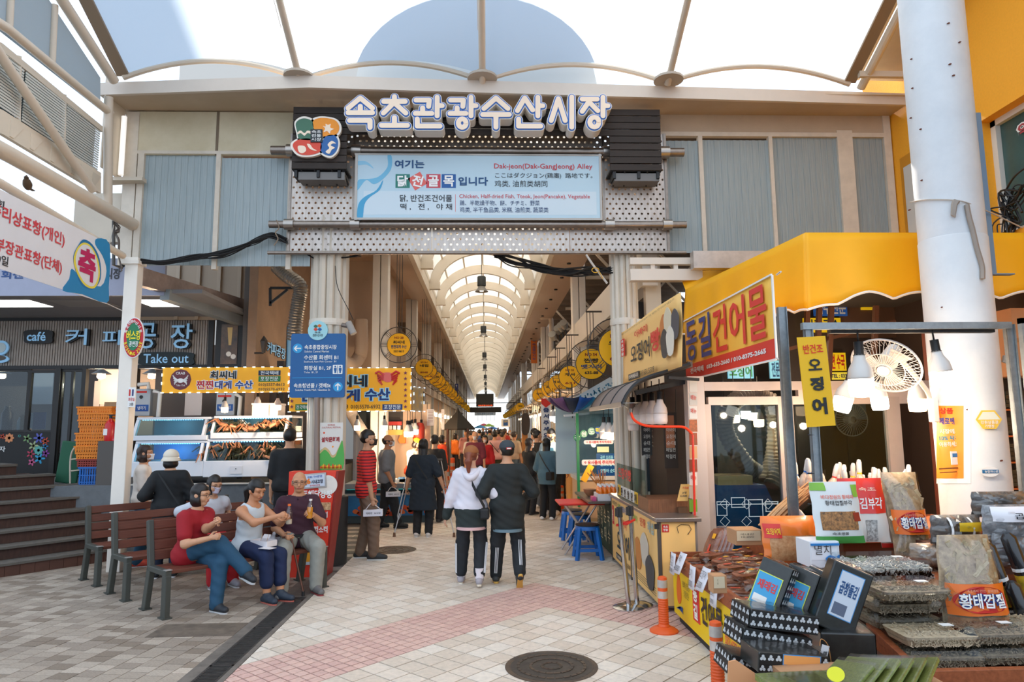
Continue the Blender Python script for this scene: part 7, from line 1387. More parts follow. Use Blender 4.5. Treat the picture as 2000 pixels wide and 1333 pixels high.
for k in range(22):
 x=2.56+rg.uniform(0,.6);y=5.3+(k % 6)*.22;z=ZR+.11+(k//6)*.045;o_=dup(sp0,(x,y,z));o_.rotation_euler=(rg.uniform(-.1,.1),rg.uniform(-.25,.05),rg.uniform(-.5,.9));o_['label']='flat film wrapped pack of brown dried squid heaped behind the cart divider'
for k in range(4):o_=dup(sp0,(2.12+k*.035,6.5,ZR+.08));o_.rotation_euler=(0,-1.0,.5+k*.04);o_['label']='film wrapped squid pack standing on edge at the cart corner'
M().bb((XC+.03,ya_,ZR-.14),(2.42,yb_,ZR-.1)).build('tray_floor',WD,cart)
for i,(u,v,Y,s)in enumerate(((1292,1078,6.45,'반건\n조오\n5000'),(1316,1076,6.2,'먹\n4000'),(1333,1098,5.85,'고기\n10000'),(1358,1106,5.55,'오징어\n5000'),(1374,1128,5.3,'반오징어\n10마리\n10000'))):
 t=thing('price_card','white handwritten price card on the cart rim, %s from the orange post' % ['nearest','second','third','fourth','fifth'][i],'price card',(XC-.02,Y,ZR));a=.35 if i in (1,3)else .05;ex=V((math.sin(a)*.3,-math.cos(a*.4),0)).normalized();ey=V((.45 if i in (1,3)else .12,0,1)).normalized();c=V((XC-.045,Y,ZR-.045+(.03 if i in (1,3)else -.02)));m=M();w,h=.075,.095
 m.grid(lambda p,q:c+ex*(w*(2*p-1))+ey*(h*(2*q-1))+V((-.008*math.sin(p*3.1),0,0)),5,3);m.build('card',mat('DEDCE2',.6),t,smooth=True,thick=.002);text(s,c+V((-.013,0,0)),ex,ey,w*1.5,h*1.5,mat('26262A'),t,bold=-.005)
def label_box(u0,v0,u1,v1,Y,lb,dep=.2,s='국내산\n10,000',cm=CB_,pm='D8C8A8'):
 f=Fr(Y=Y);t=thing('carton_box',lb,'box',f.at((u0+u1)/2,v1));f.plate('box_body',u0,v0,u1,v1,cm,t,-dep,0,bevel=.004);f.plate('paper',u0+2,v0+2,u1-5,v0+(v1-v0)*.7,mat(pm,.7),t,.0,.004);f.text(s,u0+8,v0+6,u1-18,v0+(v1-v0)*.5,mat('3A3230'),t,d=.006,bold=-.005)
label_box(1437,1036,1490,1066,5.35,'small carton with a paper label behind the cart divider');label_box(1392,1125,1420,1160,4.66,'brown carton tag box at the near end of the squid packs',.1)
# ---- plastic bags with rolled necks
def necked(label,group,band,body='9A6040'):
 t=thing('snack_bag',label,'bag',group=group);M().lathe([(0,0),(.04,.005),(.05,.05),(.035,.12),(.014,.155)],n=10).build('bag_body',mat(body,.3,c2='D8C0A8',scale=14),t,smooth=True,local=True)
 M().lathe([(.012,.15),(.02,.17),(.019,.24),(.012,.262),(0,.265)],n=10).build('bag_neck',mat('D8CFC8',.25),t,smooth=True,local=True);M().lathe([(.016,.148),(.019,.155),(.016,.165)],n=10).build('band',mat(band,.5),t,local=True);return t
nb_=[necked('clear snack bag with rolled neck and %s band at the back of the table' % c,'neck tied snack bags',h)for c,h in (('blue','1F6AB8'),('yellow','E8B81E'),('red','D8322A'))]
pos=[(1545,905,0),(1553,902,0),(1565,895,0),(1577,898,0),(1596,912,2),(1604,903,2),(1617,905,2),(1630,902,2),(1641,908,1),(1650,917,1),(1660,905,1),(1668,916,1),(1676,899,1),(1685,918,1),(1695,914,1),(1709,913,1),(1717,917,1),(1731,914,1),(1750,915,1),(1768,908,1),(1640,925,1),(1610,925,2),(1700,925,1),(1672,927,1)]
used_=set();TB=cart;M().bb((2.6,5.1,ZR+.32),(4.3,5.9,ZR+.4)).build('tabletop',WD2,TB);M().bb((2.65,5.15,ZR),(3.1,5.85,ZR+.32)).build('cabinet',mat('5A3A28',.7),TB)
for u,v,k in pos:
 y=5.35+rg.uniform(-.1,.35);p=PY(u,v+0,y);z=max(ZR+.4,p.z-.26);src=nb_[k]
 if k in used_:o_=dup(src,(p.x,y,z))
 else:o_=src;o_.location=(p.x,y,z);used_.add(k)
 o_.rotation_euler=(rg.uniform(-.15,.15),rg.uniform(-.25,.4),rg.uniform(0,3))
WN=necked('white film neck of a squid bag on the heap behind the cart divider','white necked squid bags','C86A3A','A0684A')
for k in range(14):
 p=(2.75+rg.uniform(0,.55),5.9+rg.uniform(-.35,.4),ZR+.2+rg.uniform(0,.05));o_=WN if k==0 else dup(WN,p);o_.location=p;o_.rotation_euler=(rg.uniform(-.5,.2),rg.uniform(-.7,.4),rg.uniform(0,3))
# bundles of long dried squid and orange bags
for i,(u,v,Y,c,rx)in enumerate(((1550,985,5.25,'C08A5A',.5),(1565,965,5.35,'B87A48',.55),(1535,1000,5.2,'CC9A66',.45))):
 p=PY(u,v,Y);t=thing('dried_fish_bundle','%s slanting bundle of long dried fish strips between the steel posts' % ['middle','upper','lower'][i],'dried fish',p);m=M()
 for k in range(16):q=p+V((rg.uniform(-.04,.04),rg.uniform(-.05,.05),rg.uniform(-.05,.05)));d=V((.17,.02,.13));m.tube([q-d,q+V((0,0,.012)),q+d],.009,4,rs=[.008,.011,.006])
 m.build('strip',mat(c,.5,var=.2,scale=20),t,kind='stuff');M().grid(lambda s,w:p+V((-.19+.36*s,-.07,-.14+.27*s+(w-.5)*.13)),4,3).build('film',FILM,t,smooth=True)
def pouch(name,label,cat,fr_,u0,v0,u1,v1,bulge,mm,par=None,lean=.18,gather=0,n=10):
 t=thing(name,label,cat,fr_.at((u0+u1)/2,v1));a,b,c,d=fr_.rect(u0,v0,u1,v1)
 def f(sgn):
  def g(s,w):
   e=(1-(2*s-1)**4)*(1-(2*w-1)**4);x=a+(c-a)*s;x=(a+c)/2+(x-(a+c)/2)*(1-gather*w*w)*(1+.02*math.sin(w*17+s*3));return fr_.pt(x,b+(d-b)*w,sgn*bulge*e+.006*math.sin(s*13+w*11)*e-lean*w*(d-b))
  return g
 m=M().grid(f(1),n,n+2);m2=M().grid(f(-1),n,n+2);m.add(m2.v,[tuple(reversed(x))for x in m2.f]);m.build('pouch_body',mm,t,smooth=True)
 return t,f(1),(a,b,c,d)
def sticker(t,g,s0,w0,s1,w1,mm,name='label_print',off=.004,fr_=None,n=8):
 nn=fr_.n*off;return M().grid(lambda s,w:g(s0+(s1-s0)*s,w0+(w1-w0)*w)+nn,n,n).build(name,mm,t,smooth=True)
def wtext(t,g,fr_,s,s0,w0,s1,w1,mm,off=.007,bold=.012):
 co,fs_=textmesh(s,bold);lo,hi=co.min(0),co.max(0);P_=[tuple(g(s0+(s1-s0)*(p[0]-lo[0])/(hi[0]-lo[0]),w0+(w1-w0)*(p[1]-lo[1])/(hi[1]-lo[1]))+fr_.n*off)for p in co];me=bpy.data.meshes.new('lettering');me.from_pydata(P_,[],fs_);me.materials.append(mm);link('lettering',me,t)
f46=Fr(Y=4.55);t,g,_=pouch('snack_pouch','white standing pouch with green leaves and a picture of fried fish skin','pouch',f46,1592,943,1686,1062,.035,mat('D6DAD8',.3,coat=.3))
sticker(t,g,.0,.0,1,.12,mat('3E8A3A',.4),fr_=f46);sticker(t,g,.0,.86,.3,.99,mat('7AB03A',.4),fr_=f46);sticker(t,g,.85,.75,.99,.95,mat('7AB03A',.4),fr_=f46);sticker(t,g,.12,.22,.86,.52,mat('B8824A',.5,c2='4A3420',scale=60),fr_=f46);sticker(t,g,.78,.36,.95,.5,mat('8A2A1E',.4),off=.007,fr_=f46)
wtext(t,g,f46,'바다정원의 황태파',.18,.72,.85,.79,mat('E8705A'));wtext(t,g,f46,'황태껍질부각',.24,.62,.8,.7,mat('26262A'));wtext(t,g,f46,'속초명물',.3,.14,.65,.19,mat('3A3A3A'))
f47=Fr(Y=4.68);t,g,_=pouch('snack_pouch','red and white standing snack pouch with white brush lettering','pouch',f47,1648,936,1736,1060,.035,mat('D8D4CC',.3,coat=.3));sticker(t,g,0,.45,1,1,mat('D8261E',.35,coat=.3),fr_=f47);sticker(t,g,.45,.02,.7,.35,mat('5A5A58',.5,c2='D8D8D4',scale=50),fr_=f47);wtext(t,g,f47,'김부각',.38,.52,.9,.7,WHITE,bold=.02);wtext(t,g,f47,'속초',.4,.8,.8,.86,mat('F2C8B0'))
f48=Fr(Y=4.8);t,g,_=pouch('snack_pouch','beige standing snack pouch with an orange corner beside the red one','pouch',f48,1718,946,1767,1070,.03,mat('C8B8AC',.35));sticker(t,g,.3,.75,1,.98,mat('D8701E',.4),fr_=f48);sticker(t,g,.4,.15,.95,.4,mat('8A4A2A',.5,c2='3A2418',scale=50),fr_=f48);sticker(t,g,0,0,1,.07,RED,fr_=f48);wtext(t,g,f48,'부각',.5,.52,.95,.66,KT)
FLK=mat('C8AE8A',.4,c2='8A7258',scale=26,coat=.3)
def skinbag(label,Y,u0,v0,u1,v1,lab,gather=.15,lean=.2):
 f=Fr(Y=Y);t,g,_=pouch('clear_bag',label,'bag',f,u0,v0,u1,v1,.07,FLK,None,lean,gather,14);m=M();r2=random.Random(u0)
 for k in range(70):
  s_,w_=r2.uniform(.08,.92),r2.uniform(.04,.92);p=g(s_,w_);m.box(p,(r2.uniform(.03,.07),.004,r2.uniform(.012,.03)),Matrix.Rotation(r2.uniform(0,3),3,'Y')@ Matrix.Rotation(r2.uniform(-.5,.5),3,'X'))
 m.build('fish_skin',mat('DCC8A4',.5,c2='A8946E',scale=20),t,kind='stuff')
 M().grid(lambda s,w:g(s,w)+f.n*.02,10,12).build('film',glassy('F8F8F8',.25,.08,'film2'),t,smooth=True)
 w0,w1=lab;sticker(t,g,.02,w0,.98,w1,mat('E8701E',.35),off=.026,fr_=f)
 c=(w0+w1)/2;h=(w1-w0)/2;n=28;vs=[tuple(g(.5+.42*math.cos(2*math.pi*k/n),c+h*.86*math.sin(2*math.pi*k/n))+f.n*.03)for k in range(n)];M().add(vs,[tuple(range(n))]).build('oval_print',mat('C02A24',.35),t)
 wtext(t,g,f,'황태껍질',.13,c-h*.5,.82,c+h*.45,mat('1E3A7A'),off=.036,bold=.1);wtext(t,g,f,'황태껍질',.13,c-h*.5,.82,c+h*.45,WHITE,off=.04,bold=.02);wtext(t,g,f,'속초에서 만든 황태껍질',.25,c+h*.5,.75,c+h*.68,mat('F0B090'),off=.034,bold=0)
skinbag('clear bag of dried pollack skin with oval red label behind the fish trays',4.7,1745,925,1816,1105,(.34,.6),.0);skinbag('large clear bag of dried pollack skin leaning on the front trays, oval red label',3.75,1838,1048,1965,1262,(.3,.58),.2,.1)
# clear bag with orange sides (noodle like squid) behind the posts
f51=Fr(Y=4.95);t,g,_=pouch('snack_bag','orange and clear bag of shredded squid between the steel posts','bag',f51,1492,1010,1600,1100,.06,mat('E8761A',.35,coat=.4));sticker(t,g,.1,.05,.9,.6,mat('D8A878',.5,c2='B87A4A',scale=40),fr_=f51);sticker(t,g,.02,.55,.3,.85,mat('D8322A',.4),off=.008,fr_=f51);wtext(t,g,f51,'오징어채',.05,.62,.28,.76,mat('F2D82A'),off=.012)
label_box(1582,1058,1640,1110,4.5,'white and blue carton with a blue fish print beneath the white pouch',.2,'멸치',mat('DCE0E4',.5),'E8ECF0');f45=Fr(Y=4.49);t=bpy.data.objects[[o.name for o in bpy.data.objects if o.name.startswith('carton_box')][-1]];f45.plate('stripe_print',1583,1062,1638,1066,mat('1F7AC0'),t,0,.01);f45.poly('fish_print',blob([(1612,1092),(1620,1085),(1632,1088),(1638,1084),(1637,1096),(1628,1099),(1618,1098)],4),mat('1F7AC0'),t,.004,.012)
# ---- trays
PLA=glassy('F8FAFA',.1,.08,'tray_plastic')
def clam(label,x,y,z,w,d,h,cont,group,rz=0,seed=1):
 t=thing('food_tray',label,'tray',(x,y,z),rz,group);m=M();m.lathe([(0,0),(.5,0),(.56,h*.45)],n=4);
 def fr4(s):return 0
 def rr(e,z_):P_=[];[P_.append((cx*(w/2-.03+e)+(.03+0)*math.cos(math.radians(a)),cy*(d/2-.03+e)+.03*math.sin(math.radians(a)),z_))for cx,cy,a0 in ((1,1,0),(-1,1,90),(-1,-1,180),(1,-1,270))for a in (a0,a0+30,a0+60,a0+90)];return P_
 L_=[rr(-.02,0),rr(0,h*.5),rr(.012,h*.5),rr(.0,h*.53),rr(-.02,h),rr(-.06,h)];vs=sum(L_,[]);n=16;fs_=[tuple(range(n-1,-1,-1))]+[(i*n+k,i*n+(k+1)% n,(i+1)*n+(k+1)% n,(i+1)*n+k)for i in range(len(L_)-1)for k in range(n)]+[tuple(range((len(L_)-1)*n,len(L_)*n))]
 M().add(vs,fs_).build('tray_shell',PLA,t,smooth=30,local=True)
 r2=random.Random(seed);cm,sz,nn_=cont
 M().add([tuple(V(p)*.95+V((0,0,.004)))for p in rr(-.025,0)]+[tuple(V((p[0]*.95,p[1]*.95,h*.62)))for p in rr(-.005,0)],[tuple(range(n,2*n))]+[(k,(k+1)% n,n+(k+1)% n,n+k)for k in range(n)]).build('food_bed',cm,t,local=True)
 m=M()
 for k in range(nn_):m.box((r2.uniform(-w/2+.03,w/2-.03),r2.uniform(-d/2+.03,d/2-.03),h*.62+r2.uniform(0,.012)),(sz[0]*r2.uniform(.7,1.2),sz[1],sz[1]),zr(r2.uniform(0,3))@ Matrix.Rotation(r2.uniform(-.4,.4),3,'Y'))
 for k in range(nn_//2):a=r2.uniform(-w/2+.03,w/2-.03);m.box((a,-d/2+.012,r2.uniform(.01,h*.5)),(sz[0],sz[1],sz[1]),Matrix.Rotation(r2.uniform(0,3),3,'Y'))
 m.build('food_piece',cm,t,local=True,kind='stuff');M().box((w*.18,-d*.1,h+.002),(.06,.04,.002)).build('sticker',WHITE,t,local=True);return t
ANC=mat('DAD6CC',.4,c2='8E8A86',scale=60);GR=mat('A8967C',.6,c2='645848',scale=50);GR2=mat('D8C4A4',.6,c2='A89478',scale=50)
c2=thing('display_stand','stepped timber display stand at the near end of the goods','stand',(2.5,3.9,0))
zA=PY(1745,1130,4.25).z;zB_=PY(1780,1245,3.75).z;xl=PY(1690,1150,4.15).x
M().bb((xl-.25,4.1,0),(4.2,4.6,zA-.02)).build('upper_step',mat('5A3220',.7),c2);M().bb((xl-.25,4.06,zA-.14),(4.2,4.1,zA-.01)).build('step_board',WD2,c2,bevel=.004);M().bb((xl-.27,4.04,zA-.02),(4.2,4.66,zA)).build('step_top',WD2,c2,bevel=.003)
zC=PY(1850,1300,3.45).z-.02;M().bb((PY(1705,1260,3.5).x,3.35,0),(4.2,4.06,zC)).build('lower_step',mat('5A3220',.7),c2)
q=PY(1700,1250,3.9);q2=PY(1790,1300,3.32);m=M().hexa([(q.x-.02,q.y,zC-.2),(q2.x-.02,q2.y,zC-.2),(q2.x+.02,q2.y,zC-.2),(q.x+.02,q.y,zC-.2),(q.x-.02,q.y,zC+.1),(q2.x-.02,q2.y,zC+.06),(q2.x+.02,q2.y,zC+.06),(q.x+.02,q.y,zC+.1)]);m.build('rim_board',WD,c2,bevel=.003);M().bb((q2.x-.02,3.29,zC-.2),(4.2,3.33,zC+.05)).build('rim_board',WD2,c2,bevel=.003)
M().bb((PY(1690,1170,4.06).x,4.02,.1),(PY(1705,1170,4.06).x,4.06,zA-.14)).build('post',WD,c2);M().bb((PY(1780,1105,4.7).x,4.68,zA),(PY(1860,1105,4.7).x,4.72,PY(1800,1090,4.7).z)).build('back_board',WD2,c2)
p=PY(1722,1098,4.3);clam('large open clear tray of silver anchovies on the timber step',p.x,4.32,zA+.001,.5,.36,.12,(ANC,(.045,.006),520),None,.0,3)
trs=[(1772,3.75,0,'topmost clear tray of dark dried fry, alone on its stack',GR,0),(1755,3.86,-1,'middle clear tray of dried fry under the topmost one',GR,0),(1750,3.9,-2,'lowest clear tray of dried fry under the timber step',GR,0),(1812,3.58,-1.6,'clear tray of pale dried shrimp in the front row',GR2,0),(1818,3.56,-2.6,'clear tray of dried fry beneath the pale shrimp tray',GR,0),(1925,3.6,-1.6,'clear tray of dried fry before the large pollack skin bag',GR,0),(1925,3.58,-2.6,'bottom clear tray of dried fry before the large pollack skin bag',GR,0),(2010,3.7,-1.5,'clear tray cut by the right edge of the frame',GR2,0)]
for i,(u,Y,l_,lb,mm,rz)in enumerate(trs):p=PY(u,1200,Y);z=[.27,.18,.09,.092,.0,.092,.0,.09][i]+zC+.003;clam(lb,p.x,Y+.0,z,.40,.27,.085,(mm,(.016,.004),260),'clear trays of dried fish',rg.uniform(-.06,.06),i)
# ---- laver packs
LV=mat('17191A',.35,c2='2A2D2A',scale=14,coat=.3);LD=mat('C4C8CA',.5);LDB=mat('16181A',.45)
def laver(label,c,R,dims,sides=('x',),lab=None,group='black laver packs',label_text=None):
 w,d,h=dims;t=thing('laver_pack',label,'package',c,group=group);t.rotation_mode='QUATERNION';t.rotation_quaternion=R.to_quaternion()
 M().box((0,0,0),dims).build('pack_body',LV,t,bevel=.008,local=True)
 def clover(ax,sgn):
  m=M();a,b={'x':(d,h),'y':(w,h),'z':(w,d)}[ax];off=sgn*({'x':w,'y':d,'z':h}[ax]/2+.002);nx,nz=max(2,int(a/.034)),max(2,int(b/.034));mk_={'x':lambda p,q,e:(off+sgn*e,p,q),'y':lambda p,q,e:(p,off+sgn*e,q),'z':lambda p,q,e:(p,q,off+sgn*e)}[ax]
  M().add([mk_(p*a/2*.97,q*b/2*.97,0)for p,q in ((-1,-1),(1,-1),(1,1),(-1,1))],[(0,1,2,3)]).build('pattern_field',LDB,t,local=True)
  for i in range(nx):
   for j in range(nz):
    x=-a/2+a*(i+.5)/nx;z=-b/2+b*(j+.5)/nz
    for dx,dz in ((-.007,-.004),(.007,-.004),(0,.007)):n=7;m.add([mk_(x+dx+.0072*math.cos(2*math.pi*k/n),z+dz+.0072*math.sin(2*math.pi*k/n),.001)for k in range(n)],[tuple(range(n))])
  m.build('pattern_print',LD,t,local=True,kind='stuff')
 for s_ in sides:clover(s_[0],-1 if s_.endswith('-')else 1)
 if lab:
  ax,(a0,b0,a1,b1),col=lab;y=-d/2-.003;M().bb((a0-.004,y,b0-.004),(a1+.004,y+.001,b1+.004)).build('label_edge',mat('D8E048' if col=='3A9AC8' else '4A90C8',.4),t,local=True);M().bb((a0,y-.001,b0),(a1,y,b1)).build('label_print',mat(col,.35),t,local=True)
  if label_text:
   co,fs_=textmesh(label_text[0],.03);lo,hi=co.min(0),co.max(0);me=bpy.data.meshes.new('lettering');ww,hh_=(a1-a0)*.8,(b1-b0)*.3;me.from_pydata([((a0+a1)/2+((p[0]-lo[0])/(hi[0]-lo[0])-.5)*ww,y-.003,(b0+b1)/2+((p[1]-lo[1])/(hi[1]-lo[1])-.5)*hh_+(b1-b0)*.15)for p in co],[],fs_);me.materials.append(mat(label_text[1]));link('lettering',me,t,True)
   M().bb((a0+.01,y-.002,b0+.01),((a0+a1)/2+.02,y-.0015,b0+(b1-b0)*.3)).build('photo_print',mat(label_text[2]),t,local=True)
 M().grid(lambda s,w_:(-w/2+w*s,-d/2+d*w_,h/2+.006+.012*math.sin(s*9+w_*5)*math.sin(s*math.pi)),6,4).build('film',FILM,t,smooth=True,local=True);return t
RY=lambda a:Matrix.Rotation(a,3,'Y');RX_=lambda a:Matrix.Rotation(a,3,'X')
sup=thing('low_table','low table under the laver packs hung with brown board','table',(1.8,3.2,0));zL=PY(1480,1345,3.3).z;M().bb((PY(1432,1300,3.5).x,2.9,0),(PY(1700,1300,3.3).x,3.5,zL)).build('table_body',CB_,sup)
tt=thing('carton_board','torn tan carton board at the foot of the laver packs','cardboard',PY(1450,1310,3.25));f32=Fr(Y=3.1);f32.poly('board',[(1420,1340),(1422,1292),(1436,1289),(1500,1333),(1500,1345)],mat('D89A6A',.8),tt,0,.01)
tilt=0.42
for i,(u,v,Y,lb,lab)in enumerate(((1508,1150,3.62,'tilted laver pack with a blue seafood label, leftmost of the three leaning ones',True),(1560,1162,3.66,'tilted laver pack in the middle of the three leaning ones',True),(1598,1165,3.78,'tilted laver pack tucked behind the large one with the white label',True))):
 laver(lb,PY(u,v,Y),RY(tilt)@ zr(-.7),(.16,.115,.27),('x',),('y',(-.07,-.1,.05,.06),'3A9AC8'),label_text=('재래김','D83A3A','E8E4DC'))
laver('large laver pack leaning right, with a tall white label',PY(1640,1168,3.5),RY(.42)@ zr(-.12),(.2,.1,.33),(),('y',(-.05,-.09,.06,.13),'C8D0DA'),label_text=('곱창돌김','1F4A7A','5A6478'))
laver('laver pack lying flat on top of the lower stack, patterned long edge',PY(1512,1205,3.5),RY(.16)@ zr(.1),(.36,.2,.085),('y-','x-'));laver('laver pack second from the top of the lower stack',PY(1498,1243,3.48),RY(.2)@ zr(.1),(.36,.2,.085),('x-','y-'));laver('laver pack near the bottom of the stack with an orange sticker',PY(1530,1285,3.28),RY(.1)@ zr(.05),(.33,.2,.09),('y-',),('y',(-.05,.0,.12,.04),'E8A05A'));laver('lowest laver pack, its patterned end facing the lane',PY(1480,1302,3.45),RY(.25),(.36,.2,.09),('x-','y-'))
laver('big upright laver block with a tag and patterned side',PY(1645,1278,3.5),zr(-.18),(.25,.22,.26),('x',));
p=PY(1610,1275,3.3);t=thing('paper_tag','small white barcode tag on a string against the big laver block','tag',p);M().box(p,(.035,.003,.065),RY(.3)).build('tag_card',mat('D8D8DA'),t);[M().box(p+V((-.008+.004*k,-.003,-.01)),(.002,.001,.03),RY(.3)).build('bar_print',KT,t)for k in range(5)];M().tube(curve([p+V((-.02,0,.03)),p+V((-.01,0,.06)),p+V((.02,0,.03)),p+V((.03,0,-.05))],4),.002,4).build('string',mat('B8824A'),t)
# green laver pack heap at the bottom edge
GL=mat('8A9A4A',.4,c2='5A6A30',scale=20,stretch=(1,8,8),coat=.4)
for i in range(9):
 p=PY(1555+i*27,1332-(8 if i>3 else 0),2.95);t=thing('green_laver_pack','green film wrapped laver sheets at the lower edge, %s from the tan board' % ol[i-1] if i else 'green film wrapped laver sheets with a round yellow sticker','package',p,group='green laver packs');R=(RY(.05 if i<3 else -.55)@ zr(.2+.05*i));M().box(p+V((0,0,-.01)),(.26,.2,.03 if i<3 else .02),R).build('laver_sheets',GL,t,bevel=.004);M().box(p+V((0,-.01,.006)),(.27,.2,.006),R).build('film',FILM,t)
 if i==0:M().prism([(.035*math.cos(k*.3),.028*math.sin(k*.3))for k in range(21)],PY(1632,1318,2.8),(1,0,.1),(-.1,.4,.9),0,.003).build('sticker',mat('E0E02A'),t)
M().bb((PY(1540,1300,3).x,2.5,0),(PY(1820,1300,3).x,3.2,PY(1600,1345,2.9).z)).build('table_body',CB_,sup)
# black long film packs at the far right
for i,(u,v,Y,rx,lb)in enumerate(((1905,1180,3.95,-.35,'black long laver roll slanting beside the large pollack skin bag'),(1935,1150,4.0,-.35,'second black long laver roll with a yellow band'),(1975,1130,4.05,-.3,'third black long laver roll at the right frame edge'),(1985,1230,3.9,-.3,'lowest black laver roll at the right frame edge'))):
 p=PY(u+25,v,Y);t=thing('laver_roll',lb,'package',p,group='long black laver rolls');d=V((.08,0,-.26));M().tube([p-d,p-d*.9,p+d*.9,p+d],.035,10,rs=[.02,.042,.042,.02]).build('roll',mat('14161A',.25,coat=.5),t,smooth=True);M().tube([p-d*.1,p+d*.35],.0435,10).build('label_band',mat('D8B02A',.4,c2='8A7A2A',scale=30),t,smooth=True);M().tube([p-d*.25,p-d*.18],.044,10).build('white_band',WHITE,t);M().tube([p+d*.42,p+d*.47],.044,10).build('white_band',WHITE,t)
for i,(u0,v0,u1,v1,Y,c,lb)in enumerate(((1815,1005,1912,1062,4.45,'3A302A','dark laver bundle with a yellow label and white straps behind the leaning bag'),(1895,960,2000,1010,4.5,'2E2E2E','crumpled black laver bag against the foot of the big column'),(1915,985,2040,1060,4.2,'A8A8AA','clear film bag with a white header card at the right frame edge'),(1935,1040,2040,1110,4.15,'5A6068','crumpled clear film over dark packs below the white header bag'),(1775,1060,1855,1110,4.5,'A89078','clear bag of dried pollack lying between the tray and the dark bundle'))):
 f=Fr(Y=Y);t,g,_=pouch('film_bag',lb,'bag',f,u0,v0,u1,v1,.09,mat(c,.3,c2='6A6662' if i!=2 else '5A5E62',scale=12,coat=.6),None,-.1);r2=random.Random(i);M().grid(lambda s,w:g(s,w)+f.n*(.02+.02*math.sin(s*21+i)*math.sin(w*17)),16,12).build('film',glassy('F8F8F8',.3,.06,'film2'),t,smooth=False)
 if i==0:sticker(t,g,.35,.5,.95,.8,mat('E8C02A',.4),off=.03,fr_=f);[sticker(t,g,a,.05,a+.04,.95,WHITE,off=.03,fr_=f)for a in (.2,.6)]
 if i==2:sticker(t,g,.05,.6,.9,.97,mat('E4E2E6',.4),off=.03,fr_=f);wtext(t,g,f,'곱창김',.3,.68,.7,.84,KT,off=.036)
M().bb((2.9,4.3,0),(4.6,4.66,PY(1860,1062,4.5).z)).build('rear_step',mat('5A3220',.7),c2)
# things behind the column at the right edge
t=thing('shelf_unit','shelf of black laver packs standing behind the big column','shelf',PY(1950,850,6.2));fZ=Fr(Y=6.6);fZ.plate('back',1900,740,2100,1100,mat('241C18'),t,-.05,0)
for k in range(5):fZ.plate('shelf_board',1900,800+k*50,2120,803+k*50,mat('B85A1E'),t,0,.2);[fZ.plate('laver_pack',1935,766+k*50+j*8,1968,773+k*50+j*8,LV,t,.03,.2)for j in range(4)]
t=thing('carton_box','large tan carton stored on top of the shelf behind the big column','box',PY(1970,670,6.2));fZ.plate('box_body',1935,612,2080,738,mat('C08A5E',.7),t,0,.3);fZ.plate('tape',1935,668,2080,676,mat('A87A50',.4),t,.3,.303)
tag(M().box(PY(1972,705,5.6),(.12,.02,.06),RY(.3)).build('clip_lamp',mat('A8A8A4',.4)),'small grey clip lamp on the steel frame by the big column','lamp')
# ================================================================= people
def nets(fn,lo,hi,h):
 """surface of fn=0 on a regular grid"""
 n=[int(math.ceil((b-a)/h))+1 for a,b in zip(lo,hi)];ax=[lo[i]+h*np.arange(n[i])for i in range(3)]
 X,Y,Z=np.meshgrid(*ax,indexing='ij');v=fn(X,Y,Z).astype('f');s=v<0
 c=np.zeros([k-1 for k in n],bool);a0=s[:-1,:-1,:-1]
 for i in (0,1):
  for j in (0,1):
   for k in (0,1):c |=s[i:n[0]-1+i,j:n[1]-1+j,k:n[2]-1+k]!=a0
 I=np.argwhere(c);idx=-np.ones(c.shape,int);idx[c]=np.arange(len(I));acc=np.zeros((len(I),3));cnt=np.zeros(len(I))
 for d in range(3):
  o=[e for e in range(3)if e!=d]
  for p in (0,1):
   for q in (0,1):
    A=I.copy();A[:,o[0]]+=p;A[:,o[1]]+=q;B=A.copy();B[:,d]+=1
    va,vb=v[tuple(A.T)],v[tuple(B.T)];m=(va<0)!=(vb<0);t=va[m]/(va[m]-vb[m]);P=A[m].astype(float);P[:,d]+=t;acc[m]+=P;cnt[m]+=1
 P=acc/np.maximum(cnt,1)[:,None]*h+np.array(lo);F_=[]
 for d in range(3):
  o=[(d+1)% 3,(d+2)% 3];sl=[slice(None)]*3;sl2=[slice(None)]*3;sl[d]=slice(0,n[d]-1);sl2[d]=slice(1,n[d]);e=s[tuple(sl)]!=s[tuple(sl2)];E=np.argwhere(e);ok=(E[:,o[0]]>0)& (E[:,o[1]]>0)& (E[:,o[0]]<n[o[0]]-1)& (E[:,o[1]]<n[o[1]]-1);E=E[ok]
  q=[]
  for p,r in ((0,0),(-1,0),(-1,-1),(0,-1)):T=E.copy();T[:,o[0]]+=p;T[:,o[1]]+=r;q.append(idx[tuple(T.T)])
  Q=np.stack(q,1);fl=s[tuple(E.T)];Q[~fl]=Q[~fl][:,::-1];F_.append(Q)
 return P,np.concatenate(F_)
def cap(a,b,ra,rb,ax=None,ra_=1.0):return ('c',np.array(a,float),np.array(b,float),ra,rb,None if ax is None else np.array(ax,float),ra_)
def ell(c,fr_,r):return ('e',np.array(c,float),fr_,np.array(r,float))
